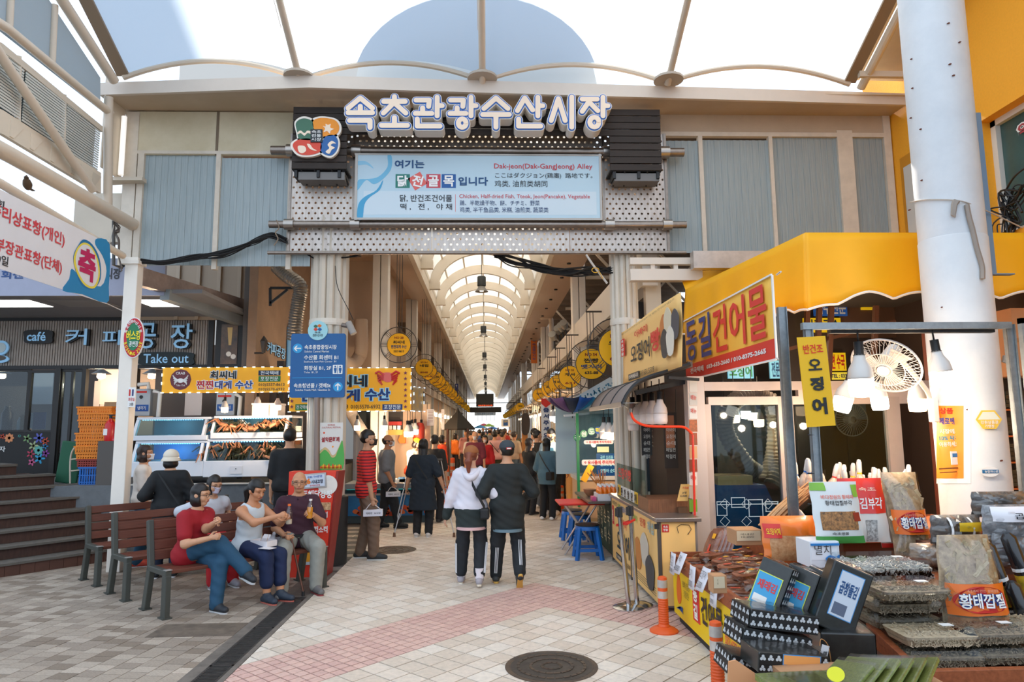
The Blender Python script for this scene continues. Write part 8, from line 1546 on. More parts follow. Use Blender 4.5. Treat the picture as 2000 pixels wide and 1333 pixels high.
def sdf(prims,X,Y,Z,k=.02,off=0.0):
 out=None
 for p in prims:
  x,y,z=X-p[1][0],Y-p[1][1],Z-p[1][2]
  if p[0]=='c':
   _,a,b,ra,rb,ax,q=p;w=b-a
   if ax is not None:
    t=(x*ax[0]+y*ax[1]+z*ax[2])*(1/q-1);x,y,z=x+t*ax[0],y+t*ax[1],z+t*ax[2];w=w+ax*(w.dot(ax)*(1/q-1))
   L=max(w.dot(w),1e-9);t=np.clip((x*w[0]+y*w[1]+z*w[2])/L,0,1);d=np.sqrt((x-t*w[0])**2+(y-t*w[1])**2+(z-t*w[2])**2)-(ra+(rb-ra)*t)
   if ax is not None:d=d*(.5+.5*q)
  else:
   fr_,r=p[2],p[3];u=[(x*f[0]+y*f[1]+z*f[2])/r_ for f,r_ in zip(fr_,r)];n=np.sqrt(u[0]**2+u[1]**2+u[2]**2);d=(n-1)*min(r)
  d=d-off
  if out is None:out=d
  else:hh=np.clip(.5+.5*(out-d)/k,0,1);out=out*(1-hh)+d*hh-k*hh*(1-hh)
 return out
def bounds(prims,pad=.04):
 P=[]
 for p in prims:
  if p[0]=='c':P+=[p[1]-p[3],p[1]+p[3],p[2]-p[4],p[2]+p[4]]
  else:r=max(p[3]);P+=[p[1]-r,p[1]+r]
 P=np.array(P);return P.min(0)-pad,P.max(0)+pad
def solid(name,prims,h,mm,par,k=.02,off=0.,cut=None,lo=None,hi=None,fold=0,extra=None):
 a,b=bounds(prims,.03+off)
 if lo is not None:a=np.maximum(a,lo)
 if hi is not None:b=np.minimum(b,hi)
 def fn(X,Y,Z):
  d=sdf(prims,X,Y,Z,k,off)
  if fold:d=d+fold*1.5*(np.sin(X*38+Z*27)*np.sin(Y*33-Z*41)+.5*np.sin(Z*70+X*35+3*np.sin(Y*20)))
  if cut:d=np.maximum(d,cut(X,Y,Z))
  return d
 P,Q=nets(fn,a,b,h)
 if extra:P,Q=extra(P,Q)
 me=bpy.data.meshes.new(name);me.from_pydata(P.tolist(),[],Q.tolist());me.materials.append(mm);me.polygons.foreach_set('use_smooth',[True]*len(me.polygons));return link(name,me,par)
def ik(a,t,l1,l2,pole):
 a,t,pole=V(a),V(t),V(pole);d=t-a;L=min(d.length,(l1+l2)*.999);d.normalize();x=(l1*l1-l2*l2+L*L)/(2*L);y=math.sqrt(max(l1*l1-x*x,0));p=pole-d*pole.dot(d);p.normalize();return a+d*x+p*y,a+d*L
SK=lambda c:mat(c,.55,var=.05,scale=30)
def hand(w,d,n,sgn,s,curl):
 """palm, four fingers of unequal length and a thumb; w wrist, d along the hand, n palm normal, sgn thumb side"""
 d,n=V(d).normalized(),V(n);n=(n-d*n.dot(d)).normalized();l=d.cross(n)*sgn;w=V(w);P=[cap(w+d*.01*s,w+d*.075*s,.024*s,.03*s,n,.5),cap(w-d*.03*s,w+d*.02*s,.024*s,.022*s)]
 for i,L in enumerate((.068,.078,.073,.056)):
  o=w+d*(.08-.004*abs(i-1))*s+l*((1.5-i)*.0185*s);c1,c2_=curl*.7+.15,curl*1.7+.3;a=o+(d*math.cos(c1)+n*math.sin(c1))*(L*.5*s);b=a+(d*math.cos(c2_)+n*math.sin(c2_))*(L*.5*s);P+=[cap(o,a,.0088*s,.0082*s),cap(a,b,.0082*s,.0068*s)]
 o=w+d*.02*s+l*.026*s;a=o+(d*.7+l*.6+n*.3).normalized()*.038*s;b=a+(d*.85+l*.05+n*(.3+curl*.5)).normalized()*.032*s;P+=[cap(o,a,.012*s,.0105*s),cap(a,b,.0105*s,.0085*s)];return P
def person(label,xy,H,face,z0=0,sit=None,feet=((-.1,0),(.1,0)),hands=None,lean=0,twist=0,hyaw=0,hpitch=0,skin='C99674',hair='1A1614',style='short',top='F0F0F0',sleeve=.5,hem=.0,bottom='2A2C34',leg=1.0,shoe='2A2A2C',sole='D8D8D8',fat=1.0,res=.015,mask=None,cap_=None,dress=None,glasses=False,curl=(.4,.4),knee=None,name='person',footyaw=(0,0),lift=(0,0),elb=(-1,-1),detail=True,extra=None,lower=None,collar=None,hn=None):
 """face: heading in degrees, 0 looks along +Y, 90 looks along +X; local x is the figure's right hand side"""
 s=H/1.72;A=math.radians(face);fw=V((math.sin(A),math.cos(A),0));rt=V((math.cos(A),-math.sin(A),0));up=V((0,0,1));B=V((xy[0],xy[1],z0));t=thing(name,label,'person',B)
 Lp=lambda x,y,z:B+rt*x+fw*y+up*z
 hz=(sit if sit else .53*H-.0);pel=Lp(0,0,hz);tu=(up*math.cos(lean)+fw*math.sin(lean));TA_=A+math.radians(twist);trt=V((math.cos(TA_),-math.sin(TA_),0));tf=trt.cross(tu)*-1;tf=tu.cross(trt)
 if tf.dot(V((math.sin(TA_),math.cos(TA_),0)))<0:tf=-tf
 ch=pel+tu*.36*s;nk=pel+tu*.5*s;hd0=nk+tu*.075*s+fw*.015*s;HA=TA_+math.radians(hyaw);hf=V((math.sin(HA)*math.cos(hpitch),math.cos(HA)*math.cos(hpitch),math.sin(hpitch)));hr=V((math.cos(HA),-math.sin(HA),0));hu=hr.cross(hf);hc=hd0+hu*.085*s+hf*.01
 sw=.165*s*(.5+.5*fat);sh=[ch+trt*(i*sw)+tu*.065*s for i in (-1,1)];hip=[pel+rt*(i*.085*s)for i in (-1,1)];sk=SK(skin)
 E,Wr,Kn,An=[],[],[],[]
 for i,sg_ in enumerate((-1,1)):
  hx,hy,hz_=(hands[i] if hands and hands[i] else (sg_*.24,.04,.79*s));tgt=Lp(hx,hy,hz_);e,w=ik(sh[i],tgt,.285*s,.25*s,rt*(sg_*.5)+fw*elb[i]+up*-.3);E.append(e);Wr.append(w)
  f=feet[i];an=Lp(f[0],f[1],.085*s+lift[i]);kp=V(fw*1.0+rt*(sg_*.12)+up*(.6 if sit else 0))if not knee else rt*knee[i][0]+fw*knee[i][1]+up*knee[i][2];k_,a_=ik(hip[i],an,.43*s,.41*s,kp);Kn.append(k_);An.append(a_)
 q=.68 if fat<1.15 else .8;r=s*fat
 tors=[cap(pel,pel+tu*.14*s,.15*r,.135*r,tf,q),cap(pel+tu*.12*s,ch,.135*r,.155*r,tf,q),cap(sh[0]-trt*-.03*s,sh[1]+trt*-.03*s,.062*s,.062*s)]
 arms=[[cap(sh[i],E[i],.052*r,.042*r),cap(E[i],Wr[i],.04*r,.026*s)] for i in (0,1)];legs=[[cap(hip[i],Kn[i],.088*r,.06*r),cap(Kn[i],An[i],.058*r,.042*s)] for i in (0,1)]
 neck=[cap(nk-tu*.03*s,hd0+tu*.03*s,.058*s,.054*s)];fr3=(np.array(hr),np.array(hf),np.array(hu));hp=lambda x,y,z:hc+hr*(x*s)+hf*(y*s)+hu*(z*s)
 head=[ell(hp(0,-.012,.022),fr3,np.array((.076,.093,.098))*s),cap(hp(0,.028,-.03),hp(0,.04,-.078),.058*s,.038*s),cap(hp(0,.082,.005),hp(0,.1,-.028),.008*s,.014*s),ell(hp(-.078,-.012,-.01),fr3,np.array((.012,.022,.032))*s),ell(hp(.078,-.012,-.01),fr3,np.array((.012,.022,.032))*s),cap(hp(-.045,.062,.028),hp(.045,.062,.028),.018*s,.018*s),cap(hp(-.018,.083,-.058),hp(.018,.083,-.058),.009*s,.009*s),cap(hp(-.03,.05,-.03),hp(.03,.05,-.03),.032*s,.032*s)]
 body=tors+arms[0]+arms[1]+legs[0]+legs[1]+neck
 P1,Q1=nets(lambda X,Y,Z:sdf(body,X,Y,Z,.03),*bounds(body),res*1.15);PS=[P1];QS=[Q1];n=len(P1);jobs=[(head+neck,res*(.5 if detail else .8),.016*s)]
 for i,sg_ in enumerate((-1,1)):
  d=(Wr[i]-E[i]).normalized();nn=V(hn[i][0]*rt+hn[i][1]*fw+hn[i][2]*up)if hn and hn[i] else (-rt*sg_*.9+fw*.2);jobs.append((hand(Wr[i],d,nn,1 if (d.cross(nn)).dot(fw+up*.3)>0 else -1,s*1.04,curl[i])+[cap(E[i].lerp(Wr[i],.55),Wr[i],.032*r,.026*s)],.0062 if detail else .012,.006))
 for pr,h_,k_ in jobs:
  P2,Q2=nets(lambda X,Y,Z:sdf(pr,X,Y,Z,k_),*bounds(pr,.02),h_);PS.append(P2);QS.append(Q2+n);n+=len(P2)
 me=bpy.data.meshes.new('body');me.from_pydata(np.concatenate(PS).tolist(),[],np.concatenate(QS).tolist());me.materials.append(sk);me.polygons.foreach_set('use_smooth',[True]*len(me.polygons));link('body',me,t)
 # clothes
 tm=mat(top,.8,var=.05,scale=8)if isinstance(top,str)else top;bm_=mat(bottom,.8,var=.08,scale=10)
 ha,hb=np.array(nk+tu*.012*s),np.array(tu);pa=np.array(pel+tu*((-.06 if not sit else -.03)-hem)*s)
 sl=[]
 for i in (0,1):
  if sleeve>0:
   f1=min(1,sleeve*2);sl.append(cap(sh[i]-trt*((-1,1)[i]*.01),sh[i].lerp(E[i],f1),.062*r,.055*r))
   if sleeve>.5:sl.append(cap(E[i],E[i].lerp(Wr[i],(sleeve-.5)*2),.05*r,.036*s))
 def cutt(X,Y,Z):a_=(X-ha[0])*hb[0]+(Y-ha[1])*hb[1]+(Z-ha[2])*hb[2];b_=-((X-pa[0])*hb[0]+(Y-pa[1])*hb[1]+(Z-pa[2])*hb[2]);c_=(.095 if sleeve==0 else .058)*s-np.sqrt((X-float((nk+fw*.02).x))**2+(Y-float((nk+fw*.02).y))**2+(Z-float(nk.z+.015*s))**2);o_=np.maximum(np.maximum(a_,b_),c_);return o_ if sleeve else np.maximum(o_,np.where((Z-float(ch.z))*1.0>-.03*s,np.abs((X-float(ch.x))*float(trt.x)+(Y-float(ch.y))*float(trt.y))-.118*s,-1))
 tt=tors+[cap(hip[0]+tu*.02,hip[1]+tu*.02,.108*r,.108*r)]+([cap(pel-tu*.06*s,pel,.15*r,.15*r,tf,q)] if not sit else [])+([cap(pel-tu*.2*s,pel,.16*r,.15*r,tf,q)] if hem>.1 else [])
 solid('shirt',tt+sl,res,tm,t,.03,.016,cutt,fold=.0022)
 if lower:solid('shirt_panel',tt+([x for x in sl] if lower[1] else []),res,mat(lower[0],.8),t,.03,.019,lambda X,Y,Z:np.maximum(cutt(X,Y,Z),Z-float((pel+tu*lower[2]*s).z)),fold=.0022)
 if dress:
  dz=dress[1]*H;solid('dress',[cap(pel+tu*.1*s,V((pel.x,pel.y,dz))+up*.0,.15*r,.21*r,fw,.75)],res,mat(dress[0],.85,var=.06),t,.03,.02,lambda X,Y,Z:dz-Z,fold=.003)
 kz=lambda i:[cap(hip[i]+up*.02,Kn[i],.09*r,.07*r),cap(Kn[i],Kn[i].lerp(An[i],min(1,(leg-.5)*2+.02)),.07*r,(.062 if leg>.9 else .066)*s)] if leg>.5 else [cap(hip[i],hip[i].lerp(Kn[i],leg*2),.098*r,.085*r)]
 solid('trousers',[cap(pel+tu*.0,pel+tu*.07*s,.148*r,.14*r,tf,q)]+kz(0)+kz(1),res,bm_,t,.025,.008,fold=.0022)
 for i,sg_ in enumerate((-1,1)):
  fa=A+math.radians(footyaw[i]);ff=V((math.sin(fa),math.cos(fa),0));toe=ff;dn=-.035
  if lift[i]>.03 and not sit:toe=(ff*.6-up*.8).normalized()
  if lift[i]>.03 and sit:toe=(ff*.97-up*.2).normalized()
  b=An[i]+V((0,0,-.085*s))if not lift[i] else An[i]-up*.06*s;hl=An[i]-up*(.045*s)-ff*.045*s;tp=An[i]-up*(.05*s)+toe*.15*s;mn=B.z+.004-(0 if not lift[i] else 5)
  solid('shoe',[cap(hl,An[i]+toe*.05*s-up*.03*s,.04*s,.042*s),cap(An[i]+toe*.03*s-up*.035*s,tp,.04*s,.033*s),cap(An[i]-up*.02*s,An[i]+up*.015*s,.042*s,.04*s)],max(.01,res*.7),mat(shoe,.6),t,.02,.004,lambda X,Y,Z:np.maximum(mn+.012-Z,mn-Z))
  if detail:
   so=M();c_=(hl+tp)/2;wv=toe.cross(up).normalized();uv=wv.cross(toe);so.prism([(p[0],p[1])for p in blob([(-.125*s,-.025*s),(-.13*s,.025*s),(-.03*s,.03*s),(.08*s,.036*s),(.128*s,0),(.08*s,-.036*s),(-.03*s,-.03*s)],3)],c_-uv*(.045*s),toe,wv if wv.cross(up).length else wv,-.0,-.022*s);so.build('sole',mat(sole,.6),t.children[-1])
 # hair and headwear
 hm=mat(hair,.45,var=.15,scale=40);HR_=[ell(hp(0,-.02,.03),fr3,np.array((.088,.104,.105))*s)];loc_=lambda X,Y,Z:[(X-hc.x)*f[0]+(Y-hc.y)*f[1]+(Z-hc.z)*f[2] for f in fr3]
 low={'short':-.055,'bald':-.05,'bob':-.135,'long':-.42,'pony':-.06,'shoulder':-.24}[style]
 if style=='bob':HR_+=[ell(hp(0,-.025,-.055),fr3,np.array((.098,.088,.085))*s)]
 if style in ('long','shoulder'):HR_+=[cap(hp(0,-.03,-.03),hp(0,-.075,low+.05),.088*s,.075*s,hf,.6)]
 if style=='pony':HR_+=[cap(hp(0,-.1,.02),hp(0,-.145,-.06),.035*s,.045*s),cap(hp(0,-.145,-.06),hp(.0,-.125,-.2),.045*s,.018*s)]
 fl_={'short':.05,'bald':.085,'bob':.055,'long':.05,'pony':.055,'shoulder':.05}[style]
 def hcut(X,Y,Z):
  x,y,z=loc_(X,Y,Z);c1=np.maximum((.035 if style!='short' else .01)*s-y,z-fl_*s);c2_=np.maximum(.0-y,z+.02*s)if style in ('short','pony','bald')else c1;b_=-(z-low*s);b_=np.where(y<-.06*s,b_-.03*s,b_)if style in ('short','bald')else b_
  if style=='pony':b_=np.where(y<-.09*s,-1,b_)
  o_=np.maximum(np.maximum(-c1,-c2_),b_)
  if style=='bald':o_=np.maximum(o_,np.where(y>-.075*s,z-.02*s,z-.06*s))
  return o_
 solid('hair',HR_,res*.55 if detail else res*.8,hm,t,.02,0,hcut,fold=.0015 if detail else 0)
 if cap_:
  kind_,cc=cap_;cm=mat(cc,.8)
  if kind_=='cap':solid('cap',[ell(hp(0,-.015,.045),fr3,np.array((.095,.11,.092))*s)],.01,cm,t,.01,0,lambda X,Y,Z:(.035*s-loc_(X,Y,Z)[2]));M().grid(lambda a,b:hp((a-.5)*.15,.075+.075*b*(1-(2*a-1)**2*.5),.045-.012*b-.02*(2*a-1)**2),8,3).build('visor',cm,t,smooth=True,thick=.005)
  else:solid('hat',[ell(hp(0,-.015,.045),fr3,np.array((.1,.115,.095))*s)],.01,cm,t,.01,0,lambda X,Y,Z:(.02*s-loc_(X,Y,Z)[2]));M().grid(lambda a,b:hp((.098+.03*b)*math.cos(a*2*math.pi),-.015+(.112+.03*b)*math.sin(a*2*math.pi),.03-.055*b),24,3).build('brim',cm,t,smooth=True,thick=.004)
 if detail or res<.018:
  for sx in (-1,1):m=M().tube([hp(sx*.021,.087,.006),hp(sx*.033,.0855,.0085),hp(sx*.045,.079,.006)],.003,6,rs=[.0015,.0042,.0015]);m.build('eye',mat('1E1612',.3),t,smooth=True);m=M().tube([hp(sx*.016,.087,.028),hp(sx*.032,.0855,.033),hp(sx*.048,.076,.028)],.0025,5);m.build('eyebrow',hm,t)
  if not mask:solid('mouth',[cap(hp(-.02,.09,-.056),hp(.02,.09,-.056),.006*s,.006*s)],.004,mat('A85A50',.5),t,.004)
 if glasses:
  m=M()
  for sx in (-1,1):m.tube([hp(sx*.034+.024*math.cos(a),.1,.004+.019*math.sin(a))for a in [k*.628 for k in range(10)]],.0018,4,closed=True);m.tube([hp(sx*.058,.098,.008),hp(sx*.082,.02,.008)],.0018,4)
  m.tube([hp(-.01,.101,.008),hp(.01,.101,.008)],.0018,4);m.build('glasses',mat('4A4440',.3,metal=.5),t,kind='stuff')
 if mask:M().grid(lambda a,b:hp((a-.5)*.135*(1-.35*(1-b)),.118-.09*(abs(2*a-1)**2)-.012*(1-b),-.085+.083*b),8,5).build('face_mask',mat(mask,.7),t,smooth=True,thick=.003);detail and M().tube([hp(-.066,.03,-.02),hp(-.08,-.01,0)],.002,4).build('mask_loop',mat(mask),t)
 t['j']=0;del t['j'];return dict(t=t,W=Wr,E=E,K=Kn,A=An,pel=pel,nk=nk,ch=ch,hc=hc,hp=hp,fw=fw,rt=rt,tf=tf,s=s,sh=sh,tu=tu,Lp=Lp)
def strap(pr,a,b,w,c,nm='bag_strap'):m=M();m.tube(curve([a,(a+b)/2+pr['tf']*0,b],4),w,6);return m.build(nm,mat(c),pr['t'],smooth=True)
BR_=45;bx=lambda t_,f=0:(-2.67+.707*t_+.707*f,7.74+.707*t_-.707*f)
FB=135  # the benches face right and towards the camera
p1=person('woman in a red polo and jeans sitting cross legged on the front bench',bx(-.55,-.02),1.6,112,sit=.52,feet=((.05,.42),(-.12,.62)),lift=(0,.3),knee=((0,1,.8),(-.3,1,1)),hands=((.1,.42,.88),(.12,.36,.72)),lean=.16,hyaw=-12,hpitch=-.08,style='bob',hair='1C1614',top='9E1220',sleeve=.33,hem=.06,bottom='1F4A66',shoe='23262C',sole='C8C8C8',fat=1.08,res=.013,curl=(1.1,.9),footyaw=(10,15),glasses=True)
p2=person('woman in a white tank top and navy leggings opening a bottle on the front bench',bx(.06,-.0),1.63,118,sit=.52,feet=((-.02,.48),(.12,.43)),hands=((-.1,.46,.84),(.1,.5,.88)),lean=.12,hyaw=5,hpitch=-.35,style='pony',hair='14110F',skin='C58A64',top='C8D2D8',sleeve=0,hem=.0,bottom='16264C',leg=.83,shoe='2A3442',sole='C86A5A',fat=1.02,res=.013,curl=(1.0,.8),knee=((-.1,1,.8),(.1,1,.8)),footyaw=(-8,12))
p3=person('older man in a maroon polo sitting with a juice bottle and a cane',bx(.66,0),1.7,158,sit=.53,feet=((-.16,.42),(.2,.46)),hands=((-.12,.36,.84),(.17,.26,.62)),lean=.05,hyaw=8,hpitch=-.05,style='bald',hair='5A5450',skin='C08A66',top='3C1A2A',sleeve=.38,hem=.05,bottom='8E8E86',shoe='6A6664',sole='8A3A3A',fat=1.12,res=.013,glasses=True,curl=(1.0,.9),knee=((-.25,1,.8),(.25,1,.8)),footyaw=(-15,20))
p4=person('woman with glasses and pale mask sitting on the middle bench',(-3.34,8.52),1.6,135,sit=.53,feet=((-.12,.42),(.12,.44)),lean=.12,hyaw=-5,hpitch=-.2,style='bob',hair='1A1512',top='C8CCD4',sleeve=.6,bottom='B01A22',shoe='9A98A0',sole='E0E0E0',res=.015,mask='C8C0D0',glasses=True)
p5=person('woman in a white bucket hat and black jacket seen from behind',(-3.98,8.86),1.57,-18,style='bob',hair='14110F',top='14171A',sleeve=.95,hem=.22,bottom='1C2840',shoe='22262A',sole='E8E8E8',res=.014,cap_=('hat','DCD2C0'),hands=((-.2,.14,.98),(.16,.22,1.0)),fat=1.1,hyaw=10)
p6=person('woman in a cream tee and white mask standing by the white post',(-4.68,9.6),1.62,70,style='bob',hair='2E1E18',top='E6DCD2',sleeve=.42,hem=.02,bottom='2A5A7A',shoe='E05A4A',sole='F0F0F0',res=.014,mask='E8E8EA',hands=((-.15,.2,1.0),(.14,.1,.74)),hyaw=10,skin='C08A68')
p7=person('man in a red striped polo and khaki trousers queueing with a white box',(-1.70,9.82),1.80,84,style='short',hair='14110F',top=mat('D22A24',.8),sleeve=.46,hem=.05,bottom='7A6250',shoe='26282A',sole='E6E6E4',fat=1.14,res=.013,mask='16181A',feet=((-.1,-.08),(.1,.12)),hands=((-.2,.02,.86),(.2,.1,.8)),hyaw=8,footyaw=(0,8),curl=(.8,1.2))
p8=person('older man in a grey tee and white mask queueing with a white box',(-1.84,12.75),1.70,82,style='bald',hair='2A2624',top='72767C',sleeve=.44,hem=.04,bottom='1C2026',shoe='16181A',sole='2A2A2A',fat=1.15,res=.016,mask='E4E6EA',feet=((-.1,-.12),(.12,.22)),hands=((-.2,.05,.84),(.2,.1,.82)),glasses=True,hyaw=8,footyaw=(0,10),curl=(.8,1.1),skin='B07A58')
p9=person('woman in a long navy dress walking on two crutches, seen from behind',(-1.08,11.7),1.63,8,style='shoulder',hair='0E0D0D',top='16222E',sleeve=.46,hem=.1,bottom='14161A',dress=('16222E',.27),shoe='C8C4C0',sole='E8E8E8',fat=1.12,res=.015,hands=((-.3,.08,.78),(.33,.06,.8)),curl=(1.2,1.2),detail=True)
p10=person('dark haired person in front of the crutch user',(-1.02,13.4),1.68,20,style='short',top='2A2624',bottom='1A1C22',res=.022,detail=False)
p11=person('stall vendor in an orange cap and orange apron working behind the tank counter',(-1.62,14.9),1.62,120,style='bob',hair='1E1612',top='E8D8CC',sleeve=.8,bottom='3A3A40',cap_=('cap','F09A10'),mask='1E1C20',res=.018,hpitch=-.5,lean=.15,hands=((-.15,.35,1.0),(.15,.35,1.0)),lower=('E0481E',False,.28),detail=False)
p12=person('man in a black tee half hidden behind the fluted pillar',(-2.86,10.1),1.84,-10,style='short',top='1A1C1E',sleeve=.46,bottom='1E2024',res=.018,detail=False,fat=1.1)
p13=person('woman in a white and grey windbreaker and tan cap walking away with her partner',(-.19,8.15),1.60,3,style='pony',hair='7A3E28',top='D8D4DC',sleeve=1.0,hem=.16,bottom='20242A',shoe='A8A0A4',sole='E8DCC8',fat=1.06,res=.012,cap_=('cap','9A5E34'),feet=((-.13,.12),(.1,-.12)),lift=(0,.03),hands=((-.3,.06,.76),(.22,.14,1.0)),lower=('26302F',True,.02),leg=.93,curl=(.35,.9),hyaw=12,skin='D0A084')
p14=person('man in dark jacket and striped track pants walking away beside the tan cap',(.23,8.08),1.66,-3,style='short',hair='181410',top='1E2424',sleeve=1.0,hem=.2,bottom='1C2024',shoe='2E3030',sole='D8A850',fat=1.14,res=.012,cap_=('cap','3A4248'),feet=((-.13,.18),(.12,-.16)),lift=(0,.1),hands=((-.22,.16,1.02),(.25,.2,.98)),hyaw=-18,curl=(.9,.9))
p15=person('woman in a black tee and white mask with shoulder length hair',(.86,14.3),1.58,60,style='shoulder',hair='241814',top='16181A',bottom='16181C',mask='E4E4E8',res=.018,detail=False,hands=((-.05,.22,.8),(.1,.24,.8)),shoe='1E1E20')
p16=person('long haired woman in a blue denim jacket with a black shoulder bag',(1.16,13.5),1.60,30,style='long',hair='100E0E',top='4E6E7E',sleeve=.98,hem=.12,bottom='14161A',res=.016,detail=False,hands=((-.2,.2,.85),(.12,.3,1.0)),shoe='E8E4E0',fat=1.05)
p17=person('man in a pale blue tee and black mask looking down at a phone',(1.34,14.3),1.78,200,style='short',hair='120F0E',top='A8C4D2',sleeve=.48,hem=.05,bottom='16181C',mask='1C2228',res=.016,hpitch=-.35,hands=((-.05,.3,1.12),(.14,.3,1.08)),shoe='E6E6E8',fat=1.1,skin='D4A68A')
p18=person('man in a black tee behind the denim jacket',(1.12,15.6),1.74,70,style='short',top='14161A',bottom='4A5460',res=.02,detail=False,shoe='E8E8E8')
p19=person('man in a white tee with bent head near the orange timber post',(1.15,17.3),1.78,60,style='short',top='D8D6D8',bottom='2A3040',res=.024,detail=False,hpitch=-.3)
p20=person('person in a red jacket and white mask by the rice wine stall',(1.62,15.6),1.66,215,style='short',top='C01A24',sleeve=.9,bottom='1A1C22',mask='E4E4E8',res=.02,detail=False,shoe='8A2A4A')
p21=person('man in a maroon polo and white mask walking towards the camera',(-.3,17.2),1.72,190,style='bald',hair='241E1A',top='7A2E3E',sleeve=.46,bottom='26262E',mask='E4E4EA',res=.02,detail=False,feet=((-.1,.12),(.1,-.1)),fat=1.1)
p22=person('woman in a bright red cardigan behind the maroon polo',(-.06,18.6),1.6,185,style='bob',top='C42028',sleeve=.9,bottom='2A2028',mask='E4E0E4',res=.024,detail=False)
p23=person('person in a pink tee with a cross strap seen from behind in the crowd',(.22,20.4),1.7,10,style='short',top='D8A8A4',sleeve=.46,bottom='3A3A28',res=.024,detail=False,fat=1.12)
p24=person('man in a beige shirt and jeans at the right edge of the crowd',(.8,20.6),1.68,40,style='short',hair='3A3430',top='C8B49A',sleeve=.46,bottom='5A7080',res=.024,detail=False,feet=((-.1,.1),(.1,-.1)))
protos=[p23['t'],p24['t'],p21['t'],p22['t']]
cl_=[('D4C8BC','3A3E48','beige'),('22262C','1E2026','black'),('C88A84','2A2E3A','salmon'),('E0DCD8','3E4656','white'),('3A5A8A','22242A','blue'),('A8342E','2A2420','brick red'),('6A7A5A','2E2E2E','olive'),('D8A04A','3A3028','mustard'),('8A8E94','24262C','grey'),('4A3A5A','1E1E24','purple')]
sp_=[(-.5,21.5),(.5,22.6),(.95,24.2),(-.15,24.5),(.45,26),(-.65,27),(.1,28.2),(.85,29.5),(-.35,31),(.5,32.3),(1.1,34),(-.7,35),(.15,36),(.75,38.5),(-.25,40),(.45,42.5),(1.0,45),(-.6,46),(.1,49),(.7,52),(-.35,55),(.4,59),(1.0,63),(-.1,67),(-.75,24.8),(.7,27.6),(-.5,43.5),(.9,41.5)]
for i,(x,y)in enumerate(sp_):
 a,b,nm=cl_[(i*3)% 10];pr=protos[i % 4];r_=pr;kx=rg.uniform(.94,1.05);o_=dup(pr,(x,y,0),rg.uniform(-.5,.5)+(math.pi if i % 3==0 else 0),label='person in %s top in the crowd, %s' % (nm,('just behind the pink tee','beyond the pink tee','beyond the beige shirt','near the left stalls','midway down the arcade','past the midway lamps','before the black display','under the black display','deep in the arcade','far down the lane')[min(9,i//3)]),group='crowd in the arcade',mats={'shirt':[mat(a,.8)],'trousers':[mat(b,.8)]});o_.scale=(kx,kx,kx)
def worker(x,y,c,lb):o_=dup(p22['t'],(x,y,0),2.2,label=lb,mats={'shirt':[mat(c,.8)],'trousers':[mat('2A2A30')]})
worker(-1.3,19.7,'E0481E','stall worker in orange by the kiosk');worker(-1.2,25.8,'D8701E','second stall worker in orange deeper by the left stalls')
# ---- details of clothing
t7=p7['t'];sh=[o_ for o_ in t7.children if o_.name.startswith('shirt')][0];m_=sh.data.materials[0].copy();sh.data.materials[0]=m_;N=m_.node_tree.nodes;L=m_.node_tree.links;tc=N.new('ShaderNodeTexCoord');wv=N.new('ShaderNodeTexWave');wv.bands_direction='Z';wv.inputs['Scale'].default_value=7.6;wv.inputs['Distortion'].default_value=.5;cr=N.new('ShaderNodeValToRGB');cr.color_ramp.interpolation='CONSTANT';cr.color_ramp.elements[0].color=lin('3A1424');cr.color_ramp.elements[1].color=lin('D22A24');cr.color_ramp.elements[1].position=.22;L.new(tc.outputs['Object'],wv.inputs[0]);L.new(wv.outputs[0],cr.inputs[0]);L.new(cr.outputs[0],N['Principled BSDF'].inputs['Base Color'])
def part(pr,nm,m,c,**k):return m.build(nm,mat(c,.6)if isinstance(c,str)else c,pr['t'],smooth=True,**k)
# leg stripes
for pr,xo in ((p13,1),(p14,1)):
 for i,sg_ in enumerate((-1,1)):
  K_,A_=pr['K'][i],pr['A'][i];dn=(A_-K_).normalized();side=pr['rt']*(sg_*.8 if pr is p13 else sg_*.1)-pr['fw']*(.55 if pr is p13 else 1);side=(side-dn*side.dot(dn)).normalized();tn_=dn.cross(side)
  for k in (-1,0,1):part(pr,'leg_stripe',M().tube([K_.lerp(A_,.12 if pr is p14 else -.0)+side*(.098*pr['s'])+tn_*(.016*k),K_.lerp(A_,.5)+side*(.084*pr['s'])+tn_*(.015*k),K_.lerp(A_,.9)+side*(.074*pr['s'])+tn_*(.013*k)],.004,5),'E4E4E6')
  if pr is p13:M().lathe([(.05,0),(.048,.1),(.05,.11)],A_-V((0,0,.01)),14).build('sock',mat('E4DCE2',.8),pr['t'],smooth=True)
c=p14['hp'](-.02,-.122,.035);part(p14,'cap_label',M().box(c,(.06,.006,.022),zr(0)),'D8302A');part(p14,'cap_label',M().box(c-p14['fw']*.003,(.045,.006,.014)),'E8E4E0')
part(p13,'hood',M().tube(curve([p13['nk']+p13['rt']*-.12+p13['tu']*-.0,p13['nk']-p13['tf']*.12-p13['tu']*.1,p13['nk']+p13['rt']*.12],6),.04,10,rs=None),'DCD8E0')
part(p13,'shirt_hem',M().lathe([(.17,0),(.172,.03),(.15,.03)],p13['pel']-V((0,0,.22)),24),'E0B8B8');part(p14,'shirt_hem',M().lathe([(.17,0),(.172,.03),(.15,.03)],p14['pel']-V((0,0,.27)),24),'6A8490')
